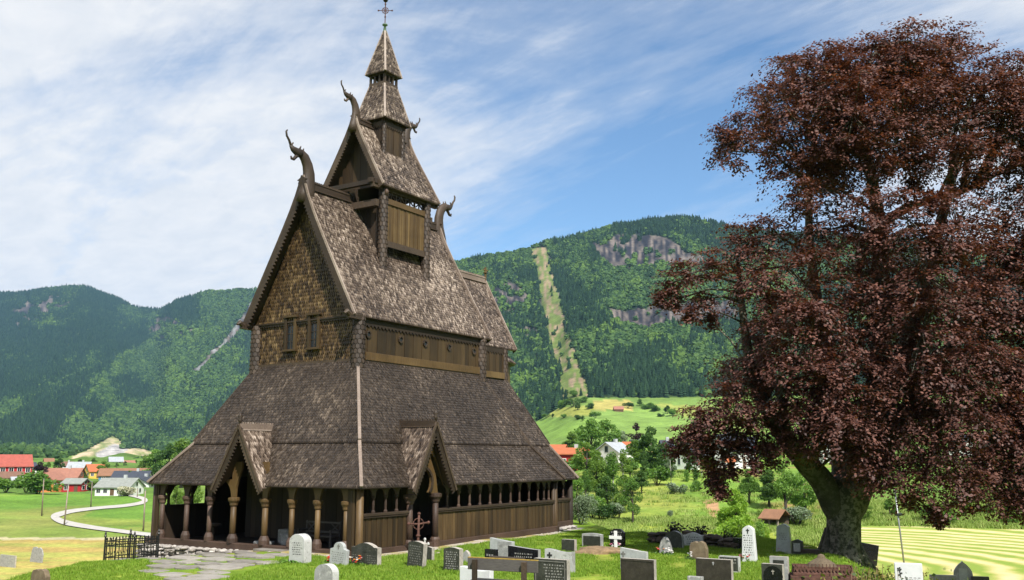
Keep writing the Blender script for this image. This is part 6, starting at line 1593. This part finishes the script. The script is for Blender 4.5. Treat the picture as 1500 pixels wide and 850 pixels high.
tree(192, 690, 708, 'broad', 'leaf_mid', 'bright tree between the dark roof and the white cottage', 1, 1.2, r=320)
tree(153, 676, 694, 'dense', 'leaf_mid', 'round tree right of the yellow house', 2, 1.1, r=380)
tree(88, 672, 692, 'broad', 'leaf_deep', 'dark tree left of the grey-roofed house', 3, 1.2, r=420)
tree(213, 668, 694, 'broad', 'leaf_light', 'light tree above the long brown roof', 5, 1.2, r=400)
tree(228, 660, 700, 'dense', 'leaf_mid', 'tall tree at the upper left of the church eave', 4, 1.2, r=330)
tree(248, 652, 700, 'broad', 'leaf_deep', 'tall dark tree against the slope left of the church roof', 0, 1.1, r=300)
tree(268, 644, 700, 'loose', 'leaf_light', 'tall pale tree right against the church roof edge', 3, 1.2, r=290)
tree(262, 700, 770, 'dense', 'leaf_light', 'dense bright tree seen through the left gallery arches', 5, .5, r=66)
tree(286, 700, 770, 'broad', 'leaf_light', 'bright tree seen through the second gallery arch', 2, .8, r=70)
for k, u_ in enumerate((28, 72, 104, 118, 138, 172, 184, 200, 222, 44)):
    tree(u_, 670 + (k * 7) % 9, 690, ('dense', 'broad', 'loose')[k % 3], ('leaf_deep', 'leaf_mid', 'leaf_light')[(k * 2) % 3], 'small distant tree among the far village roofs', k % 6, 1.3, group='distant trees among the far roofs', r=520 + (k * 37) % 160)

# =================================================================== HOUSES
WM = {k: plain(k + '_wall', c, .8, .08) for k, c in {'red': (.36, .02, .022), 'white': (.72, .72, .7), 'coral': (.55, .17, .1), 'yellow': (.62, .42, .07), 'grey': (.4, .42, .43), 'blue': (.09, .2, .3), 'brown': (.12, .07, .04), 'orange': (.6, .22, .07)}.items()}
def roofm(name, c):
    m, nt, bs = newmat(name + '_roof'); wv = nt.nodes.new('ShaderNodeTexWave'); wv.inputs['Scale'].default_value = 1.6; wv.inputs['Distortion'].default_value = .4; nt.links.new(objco(nt, (0, 1, 1)), wv.inputs[0]); n_ = noise(nt, objco(nt), 1.2, 4)
    f_ = math_(nt, 'ADD', math_(nt, 'MULTIPLY', wv.outputs['Fac'], .4), math_(nt, 'MULTIPLY', n_, .6)); nt.links.new(ramp(nt, f_, [(.2, tuple(x * .65 for x in c)), (.8, tuple(min(1, x * 1.25) for x in c))]), bs.inputs['Base Color']); bs.inputs['Roughness'].default_value = .8; return m
RM = {k: roofm(k, c) for k, c in {'orange': (.52, .15, .055), 'redtile': (.42, .10, .07), 'salmon': (.38, .17, .115), 'slate': (.05, .06, .085), 'greygreen': (.3, .32, .29), 'grey': (.42, .45, .48), 'brown': (.22, .12, .08), 'rust': (.3, .15, .08)}.items()}
def house(u, vb, wpx, vwall, vroof, wall, roof, label, yaw=0., depth=7., nwin=4, chim=True, name='house', rr=(90, 1200), r=None, gable_win=True, cat='house', door=True):
    """vwall / vroof: image rows of the eave and the ridge"""
    g = at_r(u, r) if r else gp(u, vb, *rr); Y = g.y / CP; sc = Y / F; Ln = wpx * sc / max(.5, abs(math.cos(yaw))); hw = max(1.2, (vb - vwall) * sc); hr = max(.8, (vwall - vroof) * sc)
    if r:
        vg = float(v_of(np.array([g.x]), np.array([g.y]), np.array([g.z]))[0]); hw = max(1.2, (vg - vwall) * sc)
    t = empty(name, g, math.atan2(-g.x, g.y) * 1.0 + yaw, label, cat, 'houses in the valley'); D2 = depth / 2; L2 = Ln / 2
    mb = MB(); mb.prism([(-L2, -D2, -1.5), (-L2, D2, -1.5), (-L2, D2, hw), (-L2, 0, hw + hr), (-L2, -D2, hw)], (Ln, 0, 0)); mb.build('wall', WM[wall], t)
    rf = MB(); o_ = .45
    for sg in (-1, 1):
        e = hr / D2 * o_; a = [(-L2 - .4, sg * (D2 + o_), hw - e + .05), (L2 + .4, sg * (D2 + o_), hw - e + .05), (L2 + .4, 0, hw + hr + .05), (-L2 - .4, 0, hw + hr + .05)]; rf.prism(a, (0, 0, .22))
    ro = rf.build('roof', RM[roof], t)
    if chim: mb = MB(); cx_ = L2 * .3; mb.box((cx_ - .35, -.35, hw + hr * .7), (cx_ + .35, .35, hw + hr + 1.0)); mb.build('chimney', WM['grey'], ro)
    ws = min(1.15, Ln / (nwin * 2 + 1) * 1.1) if nwin else 0; wh = min(1.3, hw * .42); floors = 2 if hw > 4.4 else 1
    def win(x, y, z, fx, fy):
        mb = MB()
        if fx: mb.box((x - ws / 2 - .12, y - .06, z - wh / 2 - .12), (x + ws / 2 + .12, y + .05, z + wh / 2 + .12))
        else: mb.box((x - .06, y - ws / 2 - .12, z - wh / 2 - .12), (x + .06, y + ws / 2 + .12, z + wh / 2 + .12))
        f_ = mb.build('window', WM['white'] if wall != 'white' else WM['grey'], t); mb = MB()
        if fx: mb.box((x - ws / 2, y - .09, z - wh / 2), (x - .04, y - .065, z + wh / 2)); mb.box((x + .04, y - .09, z - wh / 2), (x + ws / 2, y - .065, z + wh / 2))
        else: sx = -1 if x < 0 else 1; x0, x1 = sorted((x + sx * .065, x + sx * .09)); mb.box((x0, y - ws / 2, z - wh / 2), (x1, y + ws / 2, z + wh / 2))
        mb.build('pane', M['glass'], f_)
    for fl_ in range(floors):
        z = hw * (.55 if floors == 1 else (.27, .76)[fl_])
        for k in range(nwin):
            x = -L2 + Ln * (k + .5) / nwin
            if door and k == nwin // 2 and fl_ == 0: mb = MB(); mb.box((x - .5, -D2 - .06, 0), (x + .5, -D2 + .05, min(2.1, hw * .8))); mb.build('door', WM['brown'], t)
            else: win(x, -D2, z, True, False)
    if gable_win and nwin:
        for sx in (-1, 1):
            win(sx * L2, -D2 * .45, hw * .55, False, True); win(sx * L2, D2 * .45, hw * .55, False, True); win(sx * L2, 0, hw + hr * .35, False, True)
    return t
house(12, 706, 52, 684, 669, 'red', 'redtile', 'big red farmhouse with a bright orange-red roof at the left edge', .12, 9, 5, False, 'farmhouse', rr=(100, 900))
t_ = house(12, 709, 34, 700, 693, 'brown', 'brown', 'low brown shed before the red farmhouse', .12, 4, 2, False, 'shed', rr=(100, 900), cat='shed')
house(27, 711, 18, 704, 701, 'white', 'grey', 'low white garage below the red farmhouse', .12, 3, 1, False, 'garage', rr=(100, 900), cat='garage')
house(43, 692, 16, 684, 679, 'white', 'slate', 'white house with a dark roof right of the red farmhouse', .2, 7, 2, True, r=420)
house(96, 707, 46, 700, 688, 'coral', 'salmon', 'long coral house with a salmon-red roof', -.35, 8, 4, True, r=330)
house(79, 712, 18, 704, 695, 'orange', 'salmon', 'small orange house with a pale red gable roof', .9, 5, 2, False, r=290)
house(118, 695, 28, 689, 680, 'white', 'grey', 'white house with a wide pale grey roof', -.2, 9, 3, True, r=450)
house(99, 690, 14, 684, 679, 'white', 'brown', 'small brown-roofed house left of the grey-roofed one', .1, 7, 2, True, r=520)
house(141, 699, 22, 691, 682, 'yellow', 'orange', 'yellow house with an orange roof', .3, 7, 3, False, r=390)
house(186, 705, 66, 697, 688, 'blue', 'rust', 'long blue-grey house with a rusty brown roof', -.1, 9, 5, False, r=350)
house(196, 708, 46, 702, 692, 'white', 'slate', 'white house with a dark slate roof and gable', -.25, 8, 4, True, r=320)
house(115, 714, 24, 709, 703, 'red', 'greygreen', 'small red shed with a grey roof', -.5, 5, 2, False, 'shed', r=285, cat='shed')
house(175, 725, 44, 714, 703, 'white', 'greygreen', 'white cottage with a grey-green roof nearest the road', -.45, 8, 5, True, 'cottage', rr=(100, 600))
house(213, 718, 20, 709, 701, 'white', 'slate', 'white gabled house right beside the church edge', 1.1, 7, 2, True, r=290)
house(170, 690, 18, 686, 680, 'white', 'grey', 'pale far house under the quarry', .1, 8, 2, False, r=620)
house(190, 688, 16, 684, 678, 'white', 'salmon', 'far house with a pink roof near the slope foot', .1, 8, 2, False, r=650)
house(72, 690, 12, 686, 681, 'coral', 'rust', 'tiny far house with a rusty roof left of the dark tree', .1, 7, 1, False, r=600)
# right-hand village
house(838, 677, 40, 667, 659, 'red', 'orange', 'bright red house with an orange tiled roof right of the church', -.25, 8, 4, True, r=215)
house(817, 667, 22, 662, 654, 'coral', 'orange', 'orange-roofed house behind the red one', -.2, 7, 2, False, r=270)
house(899, 674, 20, 664, 651, 'white', 'grey', 'narrow white house with a pale grey roof', .75, 8, 2, True, r=225)
house(917, 668, 18, 661, 650, 'brown', 'orange', 'brown house with an orange-red roof next to the pale grey roof', -.1, 8, 2, False, r=250)
house(932, 662, 14, 655, 646, 'white', 'slate', 'house with a dark slate roof left of the big dark tree', .2, 7, 2, False, r=290)
house(976, 668, 14, 657, 648, 'white', 'slate', 'white house partly behind the dark rounded tree', .2, 6, 2, True, r=240)
house(1008, 680, 12, 668, 656, 'white', 'slate', 'white house with a slate gable left of the hanging beech branch', .8, 6, 2, True, r=205)
house(1064, 682, 30, 662, 640, 'white', 'slate', 'large white gabled house behind the left beech branches', .95, 9, 3, True, r=215)
house(1094, 672, 22, 655, 643, 'red', 'slate', 'red house glimpsed through the beech leaves', -.1, 8, 3, False, r=240)
house(1070, 684, 9, 677, 672, 'orange', 'orange', 'small orange shed before the large white house', 0, 3, 1, False, 'shed', r=196, cat='shed')
house(1212, 670, 26, 655, 644, 'white', 'slate', 'white house glimpsed beside the beech stems', .3, 8, 3, True, r=235)
house(1408, 660, 24, 648, 638, 'white', 'slate', 'white house behind the right-hand beech branches', -.2, 8, 3, True, r=260)
house(906, 603, 13, 600, 596, 'brown', 'salmon', 'tiny hay barn alone in the pale hillside field', .1, 6, 0, False, 'barn', rr=(400, 1100), cat='barn')
# open shed with a brown roof beyond the churchyard
g = at_r(1131, 114); sh = empty('open_shed', g, math.atan2(-g.x, g.y) - .5, 'small open-fronted shed with a rusty brown roof beyond the gravestones', 'shed'); k_ = g.y / F
Lx, Dx, Hx = 26 * k_ / 2, 1.2, 13 * k_
mb = MB(); mb.box((-Lx, -Dx, -.4), (-Lx + .1, Dx, Hx)); mb.box((-Lx + .1, Dx - .1, -.4), (Lx, Dx, Hx)); mb.prism([(-Lx + .001, -Dx, Hx), (-Lx + .001, Dx, Hx), (-Lx + .001, 0, Hx + .75)], (.08, 0, 0)); mb.build('wall', M['timber_pale'], sh)
mb = MB()
for sg in (-1, 1): mb.prism([(-Lx - .25, sg * (Dx + .35), Hx - .15), (Lx + .3, sg * (Dx + .35), Hx - .15), (Lx + .3, 0, Hx + .8), (-Lx - .25, 0, Hx + .8)], (0, 0, .1))
mb.build('roof', RM['rust'], sh)
for x in (-.1, Lx - .1): mb = MB(); mb.box((x - .08, -Dx, -.4), (x + .08, -Dx + .16, Hx)); mb.build('post', M['timber_pale'], sh)

# =================================================================== FAR FOREST and GRASS (instances)
HID = bpy.data.collections.new('sources')
def src(name, V, Fc, mat, rnd=None):
    me = bpy.data.meshes.new(name); me.from_pydata(V, [], Fc); me.materials.append(mat)
    at = me.attributes.new('rnd', 'FLOAT', 'POINT'); at.data.foreach_set('value', np.array(rnd if rnd is not None else [random.Random(len(V)).random()] * len(V), dtype=np.float32))
    me.update(); o = bpy.data.objects.new(name, me); HID.objects.link(o); return o
def scatter(name, pts, kinds, scales, rots, sources, tilt=None, wid=None):
    me = bpy.data.meshes.new(name); me.vertices.add(len(pts)); me.vertices.foreach_set('co', np.asarray(pts, dtype=np.float32).reshape(-1))
    for nm, ty, arr in (('kind_id', 'INT', np.asarray(kinds, dtype=np.int32)), ('rz', 'FLOAT', np.asarray(rots, dtype=np.float32))):
        a = me.attributes.new(nm, ty, 'POINT'); a.data.foreach_set('value', arr)
    a = me.attributes.new('sc', 'FLOAT_VECTOR', 'POINT'); a.data.foreach_set('vector', np.asarray(scales, dtype=np.float32).reshape(-1))
    o = bpy.data.objects.new(name, me); COL.objects.link(o)
    c = bpy.data.collections.new(name + '_sources')
    for q in sources: HID.objects.unlink(q); c.objects.link(q)
    ng = bpy.data.node_groups.new(name, 'GeometryNodeTree'); ng.interface.new_socket('Geometry', in_out='INPUT', socket_type='NodeSocketGeometry'); ng.interface.new_socket('Geometry', in_out='OUTPUT', socket_type='NodeSocketGeometry')
    i_ = ng.nodes.new('NodeGroupInput'); o_ = ng.nodes.new('NodeGroupOutput'); ip = ng.nodes.new('GeometryNodeInstanceOnPoints'); ci = ng.nodes.new('GeometryNodeCollectionInfo'); ci.inputs['Collection'].default_value = c; ci.inputs['Separate Children'].default_value = True; ci.inputs['Reset Children'].default_value = True
    def na(nm, ty): n = ng.nodes.new('GeometryNodeInputNamedAttribute'); n.data_type = ty; n.inputs['Name'].default_value = nm; return n.outputs['Attribute']
    mp = ng.nodes.new('GeometryNodeMeshToPoints')
    cx_ = ng.nodes.new('ShaderNodeCombineXYZ'); ng.links.new(na('rz', 'FLOAT'), cx_.inputs[2]); er = ng.nodes.new('FunctionNodeEulerToRotation'); ng.links.new(cx_.outputs[0], er.inputs[0])
    ng.links.new(i_.outputs[0], mp.inputs[0]); ng.links.new(mp.outputs[0], ip.inputs['Points']); ng.links.new(ci.outputs[0], ip.inputs['Instance']); ip.inputs['Pick Instance'].default_value = True
    ng.links.new(na('kind_id', 'INT'), ip.inputs['Instance Index']); ng.links.new(er.outputs[0], ip.inputs['Rotation']); ng.links.new(na('sc', 'FLOAT_VECTOR'), ip.inputs['Scale']); ng.links.new(ip.outputs[0], o_.inputs[0])
    md = o.modifiers.new('scatter', 'NODES'); md.node_group = ng; return o
M['far_leaf'] = leafmat('far_deciduous', (0.01634, 0.04082, 0.01323), (0.03266, 0.07439, 0.01984), (0.07711, 0.1361, 0.03307), .7, 0, .8, .15)
M['far_conifer'] = leafmat('far_conifer', (0.009375, 0.02625, 0.01389), (0.01688, 0.04125, 0.02031), (0.03, 0.06563, 0.02779), .8, 0, .8, .1)
M['far_light'] = leafmat('far_light_deciduous', (0.03921, 0.07843, 0.01552), (0.06667, 0.1255, 0.0233), (0.102, 0.1725, 0.03494), .7, 0, .8, .15)
srcs = []
for k in range(4):
    V0, F0 = ICO[2]; rr_ = random.Random(k + 40); V = []
    for p in V0:
        q = 1 + .28 * math.sin(4.1 * p[0] + k) * math.sin(3.7 * p[1] + 2 * k) + .22 * math.sin(7 * p[2] + k * 3 + 3 * p[0]) + rr_.uniform(-.14, .14)
        V.append((p[0] * q * .5, p[1] * q * .5, max(-.05, .52 + p[2] * q * .5)))
    srcs.append(src('a_leafy_%d' % k, V, F0, M['far_leaf'], [rr_.random() for _ in V]))
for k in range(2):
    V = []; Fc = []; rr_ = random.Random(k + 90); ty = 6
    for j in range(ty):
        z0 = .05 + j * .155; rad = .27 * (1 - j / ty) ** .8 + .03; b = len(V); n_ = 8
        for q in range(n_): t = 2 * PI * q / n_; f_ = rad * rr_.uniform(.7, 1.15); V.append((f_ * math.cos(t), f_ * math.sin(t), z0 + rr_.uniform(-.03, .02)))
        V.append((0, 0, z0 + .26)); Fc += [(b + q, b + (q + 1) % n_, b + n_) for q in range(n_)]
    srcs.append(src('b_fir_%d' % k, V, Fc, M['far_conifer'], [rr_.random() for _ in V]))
for k in range(2):
    o_ = srcs[k]; V = [tuple(v.co) for v in o_.data.vertices]; Fc = [tuple(p.vertices) for p in o_.data.polygons]; srcs.append(src('c_light_%d' % k, V, Fc, M['far_light'], [random.random() for _ in V]))
fp, fk, fs, fr = [], [], [], []
rg = np.random.default_rng(3)
def sow(umin, umax, ra, rb, dens, wmul, low=False):
    a0, a1 = math.atan((umin - 750) / F * CP), math.atan((umax - 750) / F * CP); n = int((a1 - a0) / 2 * (rb * rb - ra * ra) * dens)
    a = rg.uniform(a0, a1, n); r = np.sqrt(rg.uniform(ra * ra, rb * rb, n)); x, y = np.sin(a) * r, np.cos(a) * r; z = height(x, y); u = u_of(x, y); v = v_of(x, y, z)
    r1 = np.interp(u, M_U, M_R1); m = (forest_mask(u, v, r) & (r < r1 * 1.015)) if not low else ((fbm(x * .008, y * .008, 3) + rg.normal(size=n) * .05 > .5) & ~inpoly(u, v, QUARRY)); x, y, z, u, v, r = [q[m] for q in (x, y, z, u, v, r)]
    hgt = fbm(u * .016 + 3, v * .03, 4); con_shade = (hgt + (fbm(u * .09, v * .12, 3) - .5) * .45 + rg.normal(size=len(u)) * .09 + (np.where(v < 740 - 1.22 * u + 30 * (fbm(u * .03, v * .03) - .5) * 4, .25, -.02) if umax < 500 else .13 * sstep(470, 540, v) * (1 - sstep(60, 110, np.abs(u - 890))) + .06 * (1 - sstep(330, 380, v)))) > .56  # left mountain's cloud shadow put into colour: dark firs crowded above a diagonal
    nn = len(x); lt = (fbm(u * .05 + 11, v * .07, 4) + rg.normal(size=nn) * .07) > (.6 if umax > 500 else .66); k = np.where(con_shade, 4 + rg.integers(0, 2, nn), np.where(lt, 6 + rg.integers(0, 2, nn), rg.integers(0, 4, nn))); h = np.where(con_shade, rg.uniform(10, 19, nn), rg.uniform(6, 11, nn)) * wmul; w = np.where(con_shade, h * .95, h * rg.uniform(.85, 1.25, nn))
    k = np.where(low & (k > 3) & (k < 6), 0, k); fp.append(np.stack([x, y, z - .8], 1)); fk.append(k); fs.append(np.stack([w, w, h], 1)); fr.append(rg.uniform(0, 6.28, nn))
sow(600, 1850, 845, 1930, 1 / 17, .66)
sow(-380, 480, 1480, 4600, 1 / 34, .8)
sow(480, 600, 850, 3300, 1 / 26, .72)
sow(-150, 285, 760, 1690, 1 / 70, .52, True)
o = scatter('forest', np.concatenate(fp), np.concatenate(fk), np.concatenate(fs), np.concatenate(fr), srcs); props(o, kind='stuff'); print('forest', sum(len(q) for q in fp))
# lawn grass
M['grass_blade'] = leafmat('grass_blade', (0.1092, 0.207, 0.0161), (0.1725, 0.2932, 0.0253), (0.2875, 0.3622, 0.06325), .6, .25, .55, .2)
gs = []
for k in range(5):
    V = []; Fc = []; rd = []; rr_ = random.Random(k + 7)
    for j in range(34):
        a = rr_.uniform(0, 6.28); d = rr_.uniform(0, .17); x, y = d * math.cos(a), d * math.sin(a); h = rr_.uniform(.035, .10); b = rr_.uniform(0, 6.28); ln = rr_.uniform(.1, .7) * h; wv_ = .008; n0 = len(V)
        V += [(x - wv_ * math.sin(b), y + wv_ * math.cos(b), 0), (x + wv_ * math.sin(b), y - wv_ * math.cos(b), 0), (x + ln * math.cos(b), y + ln * math.sin(b), h)]; Fc.append((n0, n0 + 1, n0 + 2)); rd += [rr_.random()] * 3
    gs.append(src('blades_%d' % k, V, Fc, M['grass_blade'], rd))
n = 62000; a0, a1 = math.radians(-31), math.radians(31); a = rg.uniform(a0, a1, n); r = np.sqrt(rg.uniform(20.5 ** 2, 47 ** 2, n)); x, y = np.sin(a) * r, np.cos(a) * r; u = u_of(x, y); re = np.interp(u, LE_U, LE_R); z = height(x, y); v = v_of(x, y, z)
la, lb = (x + 5.255) * e1_.x + (y - 33.903) * e1_.y, (x + 5.255) * e2_.x + (y - 33.903) * e2_.y
ok = (r < re + 2) & (fbm(x * .9 + 30, y * .9, 3) + rg.uniform(-.12, .12, n) > .36) & ~((la > -.35) & (lb > -.5) & (lb < 12.2)) & ~(inpoly(u, v, PATH) & (rg.random(n) < .92))
dry = fbm(x * .7 + 9, y * .7, 4); s_ = rg.uniform(.55, 1.25, n) * (1 + .5 * (fbm(x * .5, y * .5) - .5))
s_ = np.where(inpoly(u, v, PATH), s_ * .5, s_)
o = scatter('grass', np.stack([x, y, z], 1)[ok], rg.integers(0, 5, ok.sum()), np.stack([s_ * 1.2, s_ * 1.2, s_], 1)[ok], rg.uniform(0, 6.28, ok.sum()), gs); props(o, kind='stuff')
# tall pale grass along the meadow edge and on the bank
M['tall_grass'] = leafmat('tall_grass_blade', (.15, .26, .04), (.25, .35, .08), (.38, .42, .16), .7, .25, .6, .1)
gs = []
for k in range(3):
    V = []; Fc = []; rd = []; rr_ = random.Random(k + 70)
    for j in range(40):
        a = rr_.uniform(0, 6.28); d = rr_.uniform(0, .7); x_, y_ = d * math.cos(a), d * math.sin(a); h = rr_.uniform(.3, .75); b = rr_.uniform(0, 6.28); ln = rr_.uniform(.1, .5) * h; wv_ = .035; n0 = len(V)
        V += [(x_ - wv_ * math.sin(b), y_ + wv_ * math.cos(b), 0), (x_ + wv_ * math.sin(b), y_ - wv_ * math.cos(b), 0), (x_ + ln * math.cos(b), y_ + ln * math.sin(b), h)]; Fc.append((n0, n0 + 1, n0 + 2)); rd += [rr_.random()] * 3
    gs.append(src('tall_%d' % k, V, Fc, M['tall_grass'], rd))
n = 26000; a0, a1 = math.atan((845 - 750) / F * CP), math.atan((1640 - 750) / F * CP); a = rg.uniform(a0, a1, n); r = rg.uniform(94, 175, n); x, y = np.sin(a) * r, np.cos(a) * r; z = height(x, y); dn = fbm(x * .08, y * .08 + 4, 4); ok = (dn + rg.uniform(-.1, .1, n) > .47) & ((r < 118) | (rg.random(n) < .12))
s_ = rg.uniform(.5, 1.3, n); o = scatter('rough_grass', np.stack([x, y, z], 1)[ok], rg.integers(0, 3, ok.sum()), np.stack([s_ * 1.1, s_ * 1.1, s_ * .6], 1)[ok], rg.uniform(0, 6.28, ok.sum()), gs); props(o, kind='stuff')

# =================================================================== AIR
m = bpy.data.materials.new('valley_air'); m.use_nodes = True; nt = m.node_tree; nt.nodes.clear(); out = nt.nodes.new('ShaderNodeOutputMaterial'); pv = nt.nodes.new('ShaderNodeVolumePrincipled'); pv.inputs['Color'].default_value = (.34, .61, 1, 1); pv.inputs['Density'].default_value = 5.0e-5; pv.inputs['Anisotropy'].default_value = 0; nt.links.new(pv.outputs[0], out.inputs['Volume'])
mb = MB(); mb.box((-7600, -7600, -60), (7600, 7600, 960)); o = mb.build('haze', m); props(o, kind='stuff')
